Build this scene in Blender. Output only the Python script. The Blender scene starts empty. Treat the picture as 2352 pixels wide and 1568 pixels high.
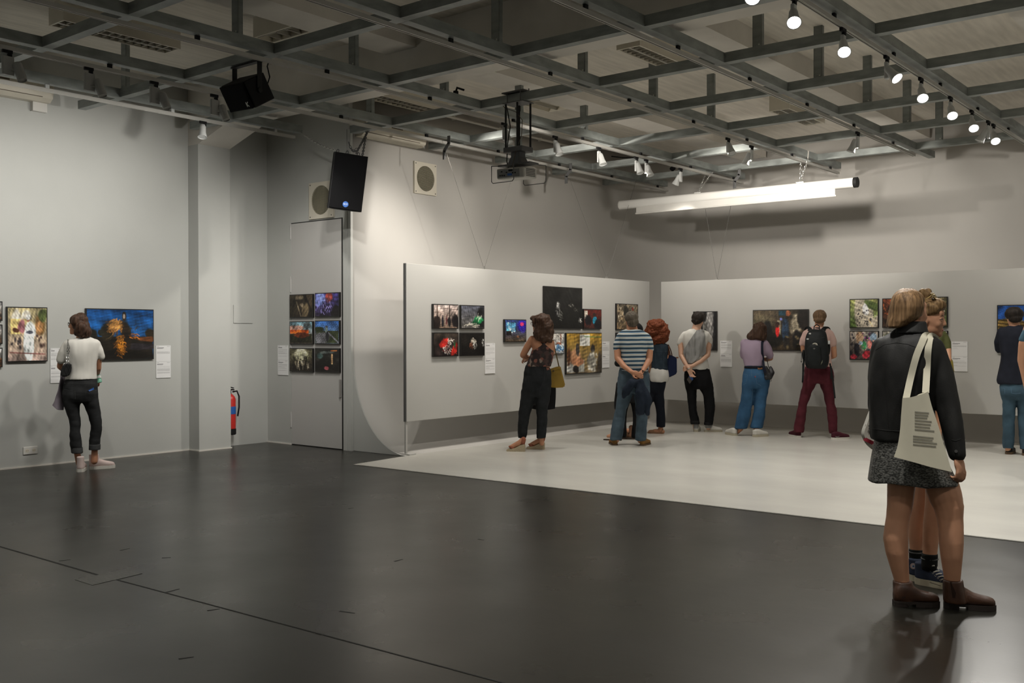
import bpy, bmesh, math, random
import numpy as np
from mathutils import Vector, Matrix

random.seed(7); np.random.seed(7)
SC = bpy.context.scene
COL = SC.collection

# ------------------------------------------------------------------ camera
F_PX, YAW, PITCH, ROLL, EYE = 2293.8, math.radians(-38.97), math.radians(-0.472), math.radians(-0.084), 1.48
_cy, _sy = math.cos(YAW), math.sin(YAW)
FWD = Vector((_sy*math.cos(PITCH), _cy*math.cos(PITCH), math.sin(PITCH)))
_r0 = Vector((_cy, -_sy, 0)); _u0 = _r0.cross(FWD)
RGT = _r0*math.cos(ROLL) + _u0*math.sin(ROLL)
UPV = -_r0*math.sin(ROLL) + _u0*math.cos(ROLL)
CAM = Vector((0, 0, EYE))
cam_data = bpy.data.cameras.new('camera'); cam = bpy.data.objects.new('camera', cam_data); COL.objects.link(cam)
cam_data.sensor_width = 36.0; cam_data.lens = 36.0*F_PX/2352.0; cam_data.clip_start = 0.05; cam_data.clip_end = 100
cam.matrix_world = Matrix(((RGT.x, UPV.x, -FWD.x, 0), (RGT.y, UPV.y, -FWD.y, 0), (RGT.z, UPV.z, -FWD.z, EYE), (0, 0, 0, 1)))
SC.camera = cam

# ------------------------------------------------------------------ world, exposure
SC.view_settings.view_transform = 'Standard'; SC.view_settings.look = 'None'
SC.view_settings.gamma = 1.0; SC.view_settings.use_curve_mapping = False
SC.view_settings.exposure = 0.92
SC.cycles.max_bounces = 7; SC.cycles.diffuse_bounces = 5; SC.cycles.glossy_bounces = 3
SC.cycles.transmission_bounces = 3; SC.cycles.use_denoising = True
SC.cycles.sample_clamp_indirect = 6.0
SC.cycles.caustics_reflective = False; SC.cycles.caustics_refractive = False
world = bpy.data.worlds.new('world'); SC.world = world; world.use_nodes = True
world.node_tree.nodes['Background'].inputs[0].default_value = (0.9, 0.95, 1.0, 1)
world.node_tree.nodes['Background'].inputs[1].default_value = 0.02

# ------------------------------------------------------------------ room lamps (gallery track spotlights, plus added fill lamps)
WARM = (1.0, 0.935, 0.845); NEUT = (1.0, 0.965, 0.90)
def spot(name, loc, aim, watts, angle=70, blend=0.6, color=NEUT, radius=0.05):
    l = bpy.data.lights.new(name, 'SPOT'); l.energy = watts; l.spot_size = math.radians(angle); l.spot_blend = blend
    l.color = color; l.shadow_soft_size = radius
    o = bpy.data.objects.new(name, l); COL.objects.link(o); o.location = loc
    o.rotation_euler = (Vector(aim)-Vector(loc)).to_track_quat('-Z', 'Y').to_euler()
    return o
GZ = 3.80
# lit heads on the right-hand track, aimed to the right and towards the viewer
for y in (7.0, 7.6, 8.5, 9.4, 10.4, 11.5, 12.4, 13.4):
    spot('track_or_fill_lamp', (-2.93, y-0.12, GZ-0.24), (-2.93+0.75, y-0.12-1.3, GZ-0.24-1.6), 45, 80, 0.9, NEUT)
# cylinder heads on the second track, washing the left wall and the column
for y in (2.2, 3.4, 4.55, 5.3, 6.1, 6.75):
    spot('track_or_fill_lamp', (-8.60, y, GZ-0.26), (-11.2, y-0.35, 2.0), 50, 112, 0.9, NEUT)
for x, y, w in ((-7.3, 6.5, 80), (-8.6, 7.0, 45)):  # fill lamps added to brighten the door
    spot('track_or_fill_lamp', (x, y, GZ-0.16), (-10.2, 8.5, 1.5), w, 74, 0.9, NEUT)
spot('track_or_fill_lamp', (-5.74, 5.0, GZ-0.1), (-9.9, 8.5, 1.9), 120, 46, 0.9, NEUT)  # one more added lamp for the door wall
# heads on the third track, washing the hanging panel on the left
for y, w in ((9.9, 26), (11.1, 26), (12.3, 26), (13.4, 24)):
    spot('track_or_fill_lamp', (-7.42, y, GZ-0.2), (-8.75, y+0.1, 1.0), w, 105, 0.8, WARM)
for y in (9.3, 11.0, 12.7):  # additional fill for the panel, not tied to modelled heads
    spot('track_or_fill_lamp', (-5.74, y, GZ-0.1), (-8.6, y+0.3, 1.5), 36, 54, 0.9, WARM)
spot('track_or_fill_lamp', (-7.62, 9.0, GZ-0.2), (-9.4, 8.9, 1.6), 95, 100, 0.8, WARM)
spot('track_or_fill_lamp', (-5.74, 9.3, GZ-0.1), (-9.5, 9.7, 3.1), 150, 44, 0.9, WARM)  # added lamp, lifts the wall above the panel
spot('track_or_fill_lamp', (-5.74, 10.0, GZ-0.1), (-9.5, 12.2, 2.9), 110, 60, 0.9, WARM)  # second added lamp, further along the same wall
# heads in front of the back panel
for x in (-7.33, -5.75, -4.35, -2.97, -1.4):
    spot('track_or_fill_lamp', (x, 12.0, GZ-0.1), (x+0.35, 14.05, 1.1), 42, 92, 0.9, WARM)
for x, y, ax in ((-4.6, 12.3, -5.6), (-6.2, 11.9, -6.8), (-1.6, 12.0, -1.8)):
    spot('track_or_fill_lamp', (x, y, GZ-0.08), (ax, 15.6, 3.0), 92, 92, 0.9, WARM, 0.06)
spot('track_or_fill_lamp', (-8.6, 9.0, GZ-0.1), (-6.0, 15.6, 3.1), 150, 60, 0.9, WARM, 0.06)  # added fill from the left, softens the screen shadow on the back wall
# wide downlights added to brighten the stage floor and the hall floor
for x, y, w in ((-7.33, 10.2, 50), (-5.75, 11.3, 70), (-5.75, 9.2, 72), (-4.35, 9.6, 75), (-4.35, 11.6, 68), (-2.97, 10.6, 78), (-1.6, 9.2, 85), (-1.6, 12.0, 75),
                (-5.75, 7.3, 85), (-4.35, 6.3, 80), (-7.33, 5.0, 70), (-1.6, 4.6, 120), (-1.0, 7.5, 85)):
    spot('track_or_fill_lamp', (x, y, GZ-0.1), (x+0.15, y+0.25, 0), w, 100, 1.0, NEUT, 0.08)
# unseen lamps added for ambient bounce off the right and rear walls
for x, y, tx, ty, w in ((1.4, 9.5, 6.0, 10.0, 260), (1.4, 5.5, 6.0, 5.0, 240), (1.4, 13.0, 6.0, 13.5, 200), (-3.0, -1.0, -3.5, -5.0, 240), (-7.0, -1.0, -8.0, -5.0, 220), (2.0, -1.0, 3.0, -5.0, 220)):
    spot('track_or_fill_lamp', (x, y, GZ-0.1), (tx, ty, 2.4), w, 100, 0.9, NEUT, 0.08)
# unseen fill lamps added overhead, outside the view
for x, y, w in ((-2.97, 2.0, 60), (0.5, 3.0, 70), (1.5, 8.0, 110), (-5.75, 2.2, 70)):
    spot('track_or_fill_lamp', (x, y, GZ-0.1), (x-0.4, y+0.8, 0.0), w, 120, 1.0, NEUT, 0.08)

# ------------------------------------------------------------------ pixel helpers (the frame is 2352 x 1568)
def ray(px, py):
    return FWD + RGT*((px-1176)/F_PX) - UPV*((py-784)/F_PX)
def on_x(px, py, X): d = ray(px, py); return CAM + d*(X/d.x)
def on_y(px, py, Y): d = ray(px, py); return CAM + d*(Y/d.y)
def on_z(px, py, Z): d = ray(px, py); return CAM + d*((Z-EYE)/d.z)

# ------------------------------------------------------------------ materials
def new_mat(name):
    m = bpy.data.materials.new(name); m.use_nodes = True
    nt = m.node_tree; return m, nt, nt.nodes['Principled BSDF']
def mat(name, col, rough=0.6, metal=0.0, var=0.06, scale=6.0, bump=0.0, bscale=80.0, spec=0.5, stretch=(1, 1, 1), col2=None, sheen=0.0, detail=3):
    m, nt, b = new_mat(name)
    tc = nt.nodes.new('ShaderNodeTexCoord'); mp = nt.nodes.new('ShaderNodeMapping')
    mp.inputs['Scale'].default_value = stretch
    nt.links.new(tc.outputs['Object'], mp.inputs['Vector'])
    n = nt.nodes.new('ShaderNodeTexNoise'); n.inputs['Scale'].default_value = scale; n.inputs['Detail'].default_value = detail
    nt.links.new(mp.outputs[0], n.inputs['Vector'])
    cr = nt.nodes.new('ShaderNodeValToRGB')
    c2 = col2 if col2 else tuple(min(1, c*(1+var)) for c in col)
    c1 = col if col2 else tuple(c*(1-var) for c in col)
    cr.color_ramp.elements[0].position = 0.3; cr.color_ramp.elements[1].position = 0.7
    cr.color_ramp.elements[0].color = (*c1, 1); cr.color_ramp.elements[1].color = (*c2, 1)
    nt.links.new(n.outputs['Fac'], cr.inputs[0]); nt.links.new(cr.outputs[0], b.inputs['Base Color'])
    b.inputs['Roughness'].default_value = rough; b.inputs['Metallic'].default_value = metal
    b.inputs['Specular IOR Level'].default_value = spec
    if sheen: b.inputs['Sheen Weight'].default_value = sheen
    if bump:
        n2 = nt.nodes.new('ShaderNodeTexNoise'); n2.inputs['Scale'].default_value = bscale; n2.inputs['Detail'].default_value = 2
        nt.links.new(mp.outputs[0], n2.inputs['Vector'])
        bp = nt.nodes.new('ShaderNodeBump'); bp.inputs['Strength'].default_value = bump; bp.inputs['Distance'].default_value = 0.004
        nt.links.new(n2.outputs['Fac'], bp.inputs['Height']); nt.links.new(bp.outputs[0], b.inputs['Normal'])
    return m
def s2l(c):
    return tuple((x/12.92 if x <= 0.04045 else ((x+0.055)/1.055)**2.4) for x in c)
def rgb(r, g, b): return s2l((r/255, g/255, b/255))
def emit(name, col, strength):
    m, nt, b = new_mat(name); b.inputs['Base Color'].default_value = (*col, 1)
    b.inputs['Emission Color'].default_value = (*col, 1); b.inputs['Emission Strength'].default_value = strength
    return m

M = {}
M['wall'] = mat('grey_wall_paint', (0.445, 0.45, 0.43), 0.75, var=0.035, scale=1.2, bump=0.15, bscale=160, spec=0.25)
M['cyc'] = mat('grey_cyclorama_paint', (0.47, 0.455, 0.43), 0.72, var=0.03, scale=0.9, bump=0.1, bscale=120, spec=0.25)
M['panel'] = mat('grey_panel_paint', (0.45, 0.445, 0.425), 0.7, var=0.02, scale=1.0, bump=0.06, bscale=200, spec=0.3)
M['conc'] = mat('off_white_concrete', (0.64, 0.61, 0.56), 0.85, var=0.08, scale=2.0, bump=0.3, bscale=40, spec=0.2)
M['ceil'] = mat('board_marked_ceiling', (0.66, 0.62, 0.55), 0.9, var=0.10, scale=3.0, bump=0.3, bscale=30, spec=0.2, stretch=(6, 0.6, 1))
M['door'] = mat('grey_door_paint', (0.46, 0.45, 0.435), 0.6, var=0.02, scale=1.0, spec=0.3)
M['galv'] = mat('galvanised_steel', (0.24, 0.26, 0.25), 0.5, 0.25, var=0.22, scale=5.0, bump=0.05, bscale=30, stretch=(1, 1, 3), detail=6)
M['track'] = mat('grey_track', (0.46, 0.45, 0.42), 0.45, 0.25, var=0.05)
M['white'] = mat('white_enamel', (0.60, 0.585, 0.55), 0.4, var=0.02)
M['cream'] = mat('aged_white_plastic', (0.60, 0.56, 0.47), 0.45, var=0.03)
M['headgrey'] = mat('dull_grey_plastic', (0.36, 0.36, 0.345), 0.5, var=0.03)
M['grayplastic'] = mat('light_grey_plastic', (0.50, 0.51, 0.50), 0.45, var=0.03)
M['black'] = mat('black_plastic', (0.007, 0.007, 0.0075), 0.7, var=0.1, spec=0.25)
M['blackmetal'] = mat('black_metal', (0.012, 0.012, 0.012), 0.6, 0.0, var=0.1, spec=0.3)
M['grille'] = mat('black_speaker_cloth', (0.005, 0.005, 0.0055), 0.9, var=0.2, scale=200, bump=0.3, bscale=400, spec=0.1)
M['steel'] = mat('bright_steel', (0.55, 0.55, 0.53), 0.3, 0.9, var=0.08)
M['darksteel'] = mat('dark_steel', (0.10, 0.10, 0.10), 0.5, 0.2, var=0.1)
M['striped_edge'] = mat('dark_grey_edge', (0.10, 0.10, 0.098), 0.6, var=0.05)
M['handle'] = mat('grey_pull', (0.20, 0.19, 0.18), 0.5, var=0.05)
M['frame'] = mat('black_frame', (0.012, 0.011, 0.010), 0.35, var=0.1)
M['red'] = mat('red_paint', (0.45, 0.02, 0.015), 0.35, var=0.04)
M['blue'] = mat('blue_print', (0.02, 0.10, 0.36), 0.4, var=0.03)
M['whitepaint'] = mat('white_print', (0.75, 0.75, 0.73), 0.5, var=0.01)
M['gap'] = mat('dark_gap', (0.015, 0.014, 0.013), 0.9, var=0.1)
M['seam'] = mat('dark_floor_joint', (0.012, 0.012, 0.011), 0.7, var=0.2)
M['louvre'] = mat('louvre_metal', (0.42, 0.40, 0.35), 0.4, 0.2, var=0.06)
M['wire'] = mat('thin_wire', (0.13, 0.125, 0.115), 0.6, 0.1, var=0.05)
M['lampon'] = emit('lit_lamp_face', (1.0, 0.97, 0.95), 14.0)
M['lampdim'] = emit('lit_lamp_edge', (0.75, 0.92, 1.0), 5.0)

def floor_mat():
    m, nt, b = new_mat('worn_dark_floor'); L = nt.links.new
    tc = nt.nodes.new('ShaderNodeTexCoord')
    def noise(scale, detail, stretch=(1, 1, 1), rot=0.0):
        mp = nt.nodes.new('ShaderNodeMapping'); mp.inputs['Scale'].default_value = stretch; mp.inputs['Rotation'].default_value = (0, 0, rot)
        L(tc.outputs['Object'], mp.inputs[0]); n = nt.nodes.new('ShaderNodeTexNoise')
        n.inputs['Scale'].default_value = scale; n.inputs['Detail'].default_value = detail; L(mp.outputs[0], n.inputs['Vector']); return n
    n1 = noise(0.9, 6); n2 = noise(14, 6, (0.7, 1.4, 1), 0.35); n3 = noise(1.6, 4)
    cr = nt.nodes.new('ShaderNodeValToRGB'); e = cr.color_ramp.elements
    e[0].position, e[1].position = 0.32, 0.72; e[0].color = (0.013, 0.0125, 0.0098, 1); e[1].color = (0.025, 0.0238, 0.0188, 1)
    L(n1.outputs['Fac'], cr.inputs[0])
    sp = nt.nodes.new('ShaderNodeValToRGB'); s = sp.color_ramp.elements; s[0].position, s[1].position = 0.30, 0.36
    s[0].color = (0.5, 0.5, 0.5, 1); s[1].color = (1, 1, 1, 1); L(n2.outputs['Fac'], sp.inputs[0])
    mx = nt.nodes.new('ShaderNodeMix'); mx.data_type = 'RGBA'; mx.blend_type = 'MULTIPLY'; mx.inputs['Factor'].default_value = 0.4
    L(cr.outputs[0], mx.inputs['A']); L(sp.outputs[0], mx.inputs['B']); L(mx.outputs['Result'], b.inputs['Base Color'])
    mr = nt.nodes.new('ShaderNodeMapRange'); mr.inputs['To Min'].default_value = 0.22; mr.inputs['To Max'].default_value = 0.36
    L(n3.outputs['Fac'], mr.inputs['Value']); L(mr.outputs[0], b.inputs['Roughness'])
    bp = nt.nodes.new('ShaderNodeBump'); bp.inputs['Strength'].default_value = 0.12; bp.inputs['Distance'].default_value = 0.002
    L(n2.outputs['Fac'], bp.inputs['Height']); L(bp.outputs[0], b.inputs['Normal'])
    return m
M['floor'] = floor_mat()
M['vinyl'] = mat('white_stage_vinyl', (0.56, 0.545, 0.50), 0.26, var=0.06, scale=1.3, bump=0.12, bscale=9, stretch=(0.8, 1.4, 1), detail=6)

# ------------------------------------------------------------------ mesh helpers
def bm_box(bm, c, s, rot=None, bevel=0.0, seg=1):
    g = bmesh.ops.create_cube(bm, size=1.0)
    vs = g['verts']
    for v in vs: v.co = Vector((v.co.x*s[0], v.co.y*s[1], v.co.z*s[2]))
    if bevel > 0:
        es = list({e for v in vs for e in v.link_edges})
        r = bmesh.ops.bevel(bm, geom=es, offset=bevel, segments=seg, affect='EDGES', profile=0.5)
        vs = list({v for f in r['faces'] for v in f.verts} | {v for v in vs if v.is_valid})
    for v in vs:
        co = v.co.copy()
        if rot is not None: co = rot @ co
        v.co = co + Vector(c)
    return vs
def bm_cyl(bm, p0, p1, r0, r1=None, n=16, caps=True):
    r1 = r0 if r1 is None else r1
    p0, p1 = Vector(p0), Vector(p1); ax = (p1-p0)
    q = ax.to_track_quat('Z', 'Y').to_matrix()
    a, b = [], []
    for i in range(n):
        t = 2*math.pi*i/n; d = q @ Vector((math.cos(t), math.sin(t), 0))
        a.append(bm.verts.new(p0+d*r0)); b.append(bm.verts.new(p1+d*r1))
    for i in range(n):
        j = (i+1) % n; bm.faces.new((a[i], a[j], b[j], b[i]))
    if caps:
        bm.faces.new(a[::-1]); bm.faces.new(b)
def bm_tube(bm, pts, r, n=8):
    pts = [Vector(p) for p in pts]; rings = []
    prev = None
    for k, p in enumerate(pts):
        if k == 0: t = pts[1]-pts[0]
        elif k == len(pts)-1: t = pts[-1]-pts[-2]
        else: t = (pts[k+1]-pts[k]).normalized() + (pts[k]-pts[k-1]).normalized()
        if t.length < 1e-9: t = Vector((0, 0, 1))
        t.normalize()
        if prev is None:
            a = Vector((0, 0, 1)) if abs(t.z) < 0.9 else Vector((1, 0, 0))
            u = t.cross(a).normalized()
        else:
            u = (prev - t*prev.dot(t))
            if u.length < 1e-6: u = t.cross(Vector((0.3, 0.5, 0.8)))
            u.normalize()
        prev = u; w = t.cross(u)
        rr = r[k] if hasattr(r, '__len__') else r
        rings.append([bm.verts.new(p+(u*math.cos(2*math.pi*i/n)+w*math.sin(2*math.pi*i/n))*rr) for i in range(n)])
    for a, b in zip(rings, rings[1:]):
        for i in range(n):
            j = (i+1) % n; bm.faces.new((a[i], a[j], b[j], b[i]))
    bm.faces.new(rings[0][::-1]); bm.faces.new(rings[-1])
def bm_prism(bm, poly, d):
    """poly: list of 3-D points (planar); d: extrusion vector"""
    d = Vector(d); a = [bm.verts.new(Vector(p)) for p in poly]; b = [bm.verts.new(Vector(p)+d) for p in poly]
    n = len(a); bm.faces.new(a[::-1]); bm.faces.new(b)
    for i in range(n):
        j = (i+1) % n; bm.faces.new((a[i], a[j], b[j], b[i]))
def bm_torus(bm, c, R, r, q, sx=1.0, sy=1.0, nu=14, nv=6):
    rings = []
    for i in range(nu):
        t = 2*math.pi*i/nu; d = Vector((math.cos(t)*sx, math.sin(t)*sy, 0)); nd = Vector((math.cos(t), math.sin(t), 0))
        rings.append([bm.verts.new(Vector(c)+q @ (d*R + nd*r*math.cos(2*math.pi*k/nv) + Vector((0, 0, r*math.sin(2*math.pi*k/nv))))) for k in range(nv)])
    for i in range(nu):
        a, b = rings[i], rings[(i+1) % nu]
        for k in range(nv):
            l = (k+1) % nv; bm.faces.new((a[k], b[k], b[l], a[l]))
def bm_sphere(bm, c, r, q=None, nu=14, nv=9):
    r = Vector(r) if hasattr(r, '__len__') else Vector((r, r, r)); c = Vector(c)
    def P(x, y, z):
        v = Vector((x*r.x, y*r.y, z*r.z)); return bm.verts.new(c + (q @ v if q is not None else v))
    rows = []
    for j in range(1, nv):
        t = math.pi*j/nv; rows.append([P(math.sin(t)*math.cos(2*math.pi*i/nu), math.sin(t)*math.sin(2*math.pi*i/nu), math.cos(t)) for i in range(nu)])
    top, bot = P(0, 0, 1), P(0, 0, -1)
    for i in range(nu):
        k = (i+1) % nu; bm.faces.new((top, rows[0][i], rows[0][k])); bm.faces.new((bot, rows[-1][k], rows[-1][i]))
        for x, y in zip(rows, rows[1:]): bm.faces.new((x[i], y[i], y[k], x[k]))
def link(o, parent=None):
    COL.objects.link(o)
    if parent is not None: o.parent = parent
    return o
def wloc(o):
    v = Vector((0, 0, 0))
    while o is not None: v = v + o.location; o = o.parent
    return v
def obj(name, bm, m, parent=None, smooth=False, loc=None):
    """bm in world coordinates; the object's origin goes to loc (or its parent's origin)"""
    bmesh.ops.recalc_face_normals(bm, faces=bm.faces)
    off = wloc(parent) if parent is not None else (Vector(loc) if loc is not None else Vector((0, 0, 0)))
    if off.length > 0: bmesh.ops.translate(bm, verts=bm.verts, vec=-off)
    me = bpy.data.meshes.new(name); bm.to_mesh(me); bm.free()
    if smooth:
        for p in me.polygons: p.use_smooth = True
        me.set_sharp_from_angle(angle=math.radians(50))
    mm = m if isinstance(m, (list, tuple)) else [m]
    for x in mm: me.materials.append(x)
    o = bpy.data.objects.new(name, me)
    if parent is None and loc is not None: o.location = loc
    return link(o, parent)
def tag(o, label, cat, group=None):
    o['label'] = label; o['category'] = cat
    if group: o['group'] = group
    return o
def thing(name, label, cat, loc, group=None):
    o = bpy.data.objects.new(name, None); o.location = loc; o.empty_display_size = 0.1
    COL.objects.link(o); return tag(o, label, cat, group)
def struct(name, bm, m, parent=None, smooth=False):
    o = obj(name, bm, m, parent, smooth)
    if parent is None: o['kind'] = 'structure'
    return o
def dup(root, loc, rotz=0.0, label=None, group=None):
    r = root.copy(); COL.objects.link(r); r.location = loc; r.rotation_euler = (0, 0, rotz)
    if label: r['label'] = label
    if group: r['group'] = group
    for ch in list(root.children):
        c = ch.copy(); COL.objects.link(c); c.parent = r
        for g in list(ch.children):
            d = g.copy(); COL.objects.link(d); d.parent = c
    return r
def B(): return bmesh.new()
def boxes(*args):
    bm = B()
    for a in args: bm_box(bm, *a)
    return bm
def rng(x0, x1, y0, y1, z0, z1): return (((x0+x1)/2, (y0+y1)/2, (z0+z1)/2), (x1-x0, y1-y0, z1-z0))
# ================================================================== THE ROOM
WX, DY, CX, BY, ZC = -11.17, 8.50, -9.50, 15.60, 4.60
RX, RY = 6.0, -5.0                       # right and rear walls, out of view
struct('floor', boxes(rng(-12.6, RX+0.2, RY-0.2, 16.4, -0.2, 0.0)), M['floor'])
struct('ceiling', boxes(rng(-12.0, RX+0.2, RY-0.2, 16.2, ZC, ZC+0.15)), M['ceil'])
struct('wall_left', boxes(rng(WX-0.3, WX, RY, DY+0.3, 0, ZC)), M['wall'])
struct('wall_right', boxes(rng(RX, RX+0.2, RY, 16.2, 0, ZC)), M['wall'])
struct('wall_rear', boxes(rng(-12, RX, RY-0.2, RY, 0, ZC)), M['wall'])
# wall with the tall door (opening left for the leaf)
dx0, dx1, dz1 = -10.66, -9.63, 2.95
struct('wall_door_side', boxes(rng(WX, dx0, DY, DY+0.2, 0, ZC), rng(dx0, dx1, DY, DY+0.2, dz1, ZC), rng(dx1, CX-0.01, DY, DY+0.2, 0, ZC),
                               rng(dx0, dx1, DY+0.15, DY+0.2, 0, dz1)), M['wall'])
# cyclorama: wall and floor joined by a cove, swept round the corner
def cyc():
    bm = B(); prof = []
    a, b = 0.95, 1.22
    for i in range(15):
        t = math.pi/2*i/14; prof.append((a*(1-math.sin(t)), b*(1-math.cos(t))))
    prof = prof + [(0, 2.2), (0, 3.4), (0, ZC)]
    path = []
    R = 1.45
    for y in np.linspace(8.56, BY-R, 12): path.append((CX, y, 1, 0))
    for i in range(1, 13):
        t = math.pi/2*i/12
        path.append((CX+R-R*math.cos(t), BY-R+R*math.sin(t), math.cos(t), -math.sin(t)))
    for x in np.linspace(CX+R, RX, 12)[1:]: path.append((x, BY, 0, -1))
    rows = [[bm.verts.new((x+nx*o, y+ny*o, z+0.003)) for o, z in prof] for x, y, nx, ny in path]
    for p, q in zip(rows, rows[1:]):
        for i in range(len(prof)-1): bm.faces.new((p[i], q[i], q[i+1], p[i+1]))
    return bm, prof
bm, PROF = cyc()
w = struct('wall_back', bm, M['cyc'], smooth=True)
sm = w.modifiers.new('thick', 'SOLIDIFY'); sm.thickness = 0.05; sm.offset = 1
# flat cheek that closes the cove end
bm = B(); poly = [(CX-0.0, 8.535, 0.003)] + [(CX+o, 8.535, z+0.003) for o, z in PROF[:15]]
bm_prism(bm, [(x+0.012, y, z) for x, y, z in poly], (0, 0.02, 0)); struct('trim_1', bm, M['wall'])
# pale upright trim between the door and the cyclorama wall
struct('trim_2', boxes(rng(-9.575, -9.545, DY-0.008, DY, 0, 4.05), rng(-9.505, -9.475, DY-0.008, DY+0.03, 0, 4.05)), M['wall'])
# column with the sloped haunch and the concrete beam it carries
cb = B(); bm_box(cb, *rng(WX-0.02, -10.95, 7.28, 7.75, 0, 3.86)); struct('column', cb, M['wall'])
cb = B(); zb = 4.12
pol = [(WX-0.02, 7.28, 3.86), (-10.95, 7.28, 3.86), (-10.1, 7.28, zb), (RX, 7.28, zb), (RX, 7.28, ZC), (WX-0.02, 7.28, ZC)]
bm_prism(cb, pol, (0, 0.47, 0)); o = struct('ceiling_beam', cb, M['conc']); 
# ribs of the ceiling
for k, x in enumerate((-7.35, -4.75, -2.0)):
    struct('ceiling_rib', boxes(rng(x-0.22, x+0.22, RY, 7.28, 4.38, ZC), rng(x-0.22, x+0.22, 7.75, 15.5, 4.38, ZC)), M['conc'])
# conduit along the top of the cyclorama wall
cb = B(); bm_tube(cb, [(CX+0.05, 8.6, 4.50), (CX+0.05, 11.0, 4.50), (CX+0.05, 13.6, 4.50)], 0.018); 
for y in (9.4, 10.4, 11.4, 12.4): bm_box(cb, (CX+0.035, y, 4.50), (0.05, 0.03, 0.05))
tag(obj('conduit', cb, M['conc']), 'thin painted conduit running along the top of the wall above the round vent', 'conduit')
# baseboards: pale line at the foot of the walls
struct('baseboard_left', boxes(rng(WX, WX+0.012, RY, 7.28, 0, 0.016)), M['conc'])
struct('baseboard_door', boxes(rng(WX, dx0, DY-0.012, DY, 0, 0.014)), M['conc'])
struct('baseboard_column', boxes(rng(-10.95, -10.938, 7.27, 7.76, 0, 0.014), rng(WX, -10.938, 7.268, 7.28, 0, 0.014)), M['conc'])
# access hatch in the recess
struct('trim_3', boxes(rng(WX, WX+0.012, 7.95, 8.25, 1.62, 1.86, ), ), M['wall'])
# door
d = B(); bm_box(d, *rng(dx0+0.006, dx1-0.027, DY+0.0, DY+0.05, 0.012, dz1-0.012))
door = struct('door_1', d, M['door'])
g = B(); bm_box(g, *rng(dx1-0.026, dx1-0.003, DY-0.001, DY+0.04, 0.0, dz1)); obj('door_gap', g, M['gap'], door)
g = B(); bm_box(g, *rng(dx0, dx1-0.027, DY+0.005, DY+0.04, 0.0, 0.012)); obj('threshold_gap', g, M['gap'], door)
g = B(); bm_box(g, *rng(dx0, dx1-0.027, DY+0.005, DY+0.04, dz1-0.012, dz1)); obj('head_gap', g, M['gap'], door)
for z in (0.25, 1.25, 2.05, 2.75):
    g = B(); bm_box(g, *rng(dx0-0.012, dx0+0.008, DY-0.008, DY+0.01, z, z+0.16)); 
    bm_cyl(g, (dx0, DY-0.008, z-0.02), (dx0, DY-0.008, z+0.19), 0.007, n=8); obj('hinge', g, M['door'], door)
g = B(); bm_box(g, *rng(dx1-0.055, dx1-0.03, DY-0.03, DY, 0.66, 0.90), None, 0.008); obj('door_handle', g, M['handle'], door)

# white stage floor, floor joint and hatch
bm = B()
bm_prism(bm, [(-8.47, 7.62, 0.0005), (RX, 7.86, 0.0005), (RX, 14.68, 0.0005), (-7.9, 14.68, 0.0005), (-8.38, 14.45, 0.0005), (-8.58, 14.05, 0.0005), (-8.60, 9.0, 0.0005)], (0, 0, 0.004))
tag(obj('stage_floor', bm, M['vinyl']), 'white vinyl stage floor laid over the dark floor under the crowd', 'floor covering')
tag(obj('edge_tape', boxes(((-1.2, 7.745, 0.0035), (14.4, 0.018, 0.002), Matrix.Rotation(math.atan2(0.24, 14.47), 3, 'Z'))), M['vinyl']), 'pale tape strip along the near edge of the white stage floor', 'tape')
p0, p1 = on_z(-200, 1197, 0), on_z(225, 1320, 0); p2, p3 = on_z(268, 1331, 0), on_z(1500, 1660, 0)
def joint(a, b, wd=0.014):
    bm = B(); dvec = (b-a).normalized(); n = Vector((-dvec.y, dvec.x, 0))*wd/2
    bm_prism(bm, [a-n+Vector((0, 0, .0004)), b-n+Vector((0, 0, .0004)), b+n+Vector((0, 0, .0004)), a+n+Vector((0, 0, .0004))], (0, 0, 0.0012)); return bm
struct('trim_4', joint(p0, p1), M['seam']); struct('trim_5', joint(p2, p3, 0.009), M['seam'])
q = [on_z(172, 1331, 0), on_z(290, 1307, 0), on_z(322, 1318, 0), on_z(212, 1344, 0)]
bm = B(); bm_prism(bm, [p+Vector((0, 0, 0.0005)) for p in q], (0, 0, 0.0012))
h = tag(obj('floor_hatch', bm, mat('scuffed_hatch', (0.042, 0.041, 0.034), 0.32, var=0.35, scale=40, bump=0.4, bscale=60), loc=q[0]), 'flat scuffed hatch cover set into the dark floor joint', 'hatch')
h['kind'] = 'structure'
bm = joint(on_z(268, 1331, 0), on_z(326, 1317, 0), 0.008); obj('hatch_edge', bm, M['seam'], h)
# scuff marks
bm = B()
for (a, b) in (((1098, 1238), (1112, 1240)), ((372, 1281), (392, 1280)), ((800, 1168), (812, 1166)), ((382, 1360), (412, 1352)), ((136, 1288), (162, 1285)),
               ((410, 1513), (445, 1508)), ((906, 1289), (925, 1284)), ((276, 1264), (298, 1259)), ((476, 1402), (505, 1398)), ((780, 1403), (815, 1408))):
    p, r_ = on_z(*a, 0), on_z(*b, 0); dv = (r_-p).normalized(); n = Vector((-dv.y, dv.x, 0))*0.008
    bm_prism(bm, [p-n+Vector((0, 0, .0003)), r_-n*0.4+Vector((0, 0, .0003)), r_+n*0.4+Vector((0, 0, .0003)), p+n+Vector((0, 0, .0003))], (0, 0, 0.0007))
o = obj('scuff_marks', bm, M['seam']); o['kind'] = 'stuff'; tag(o, 'dark scuff marks scattered over the dark floor', 'scuff marks')

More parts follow.
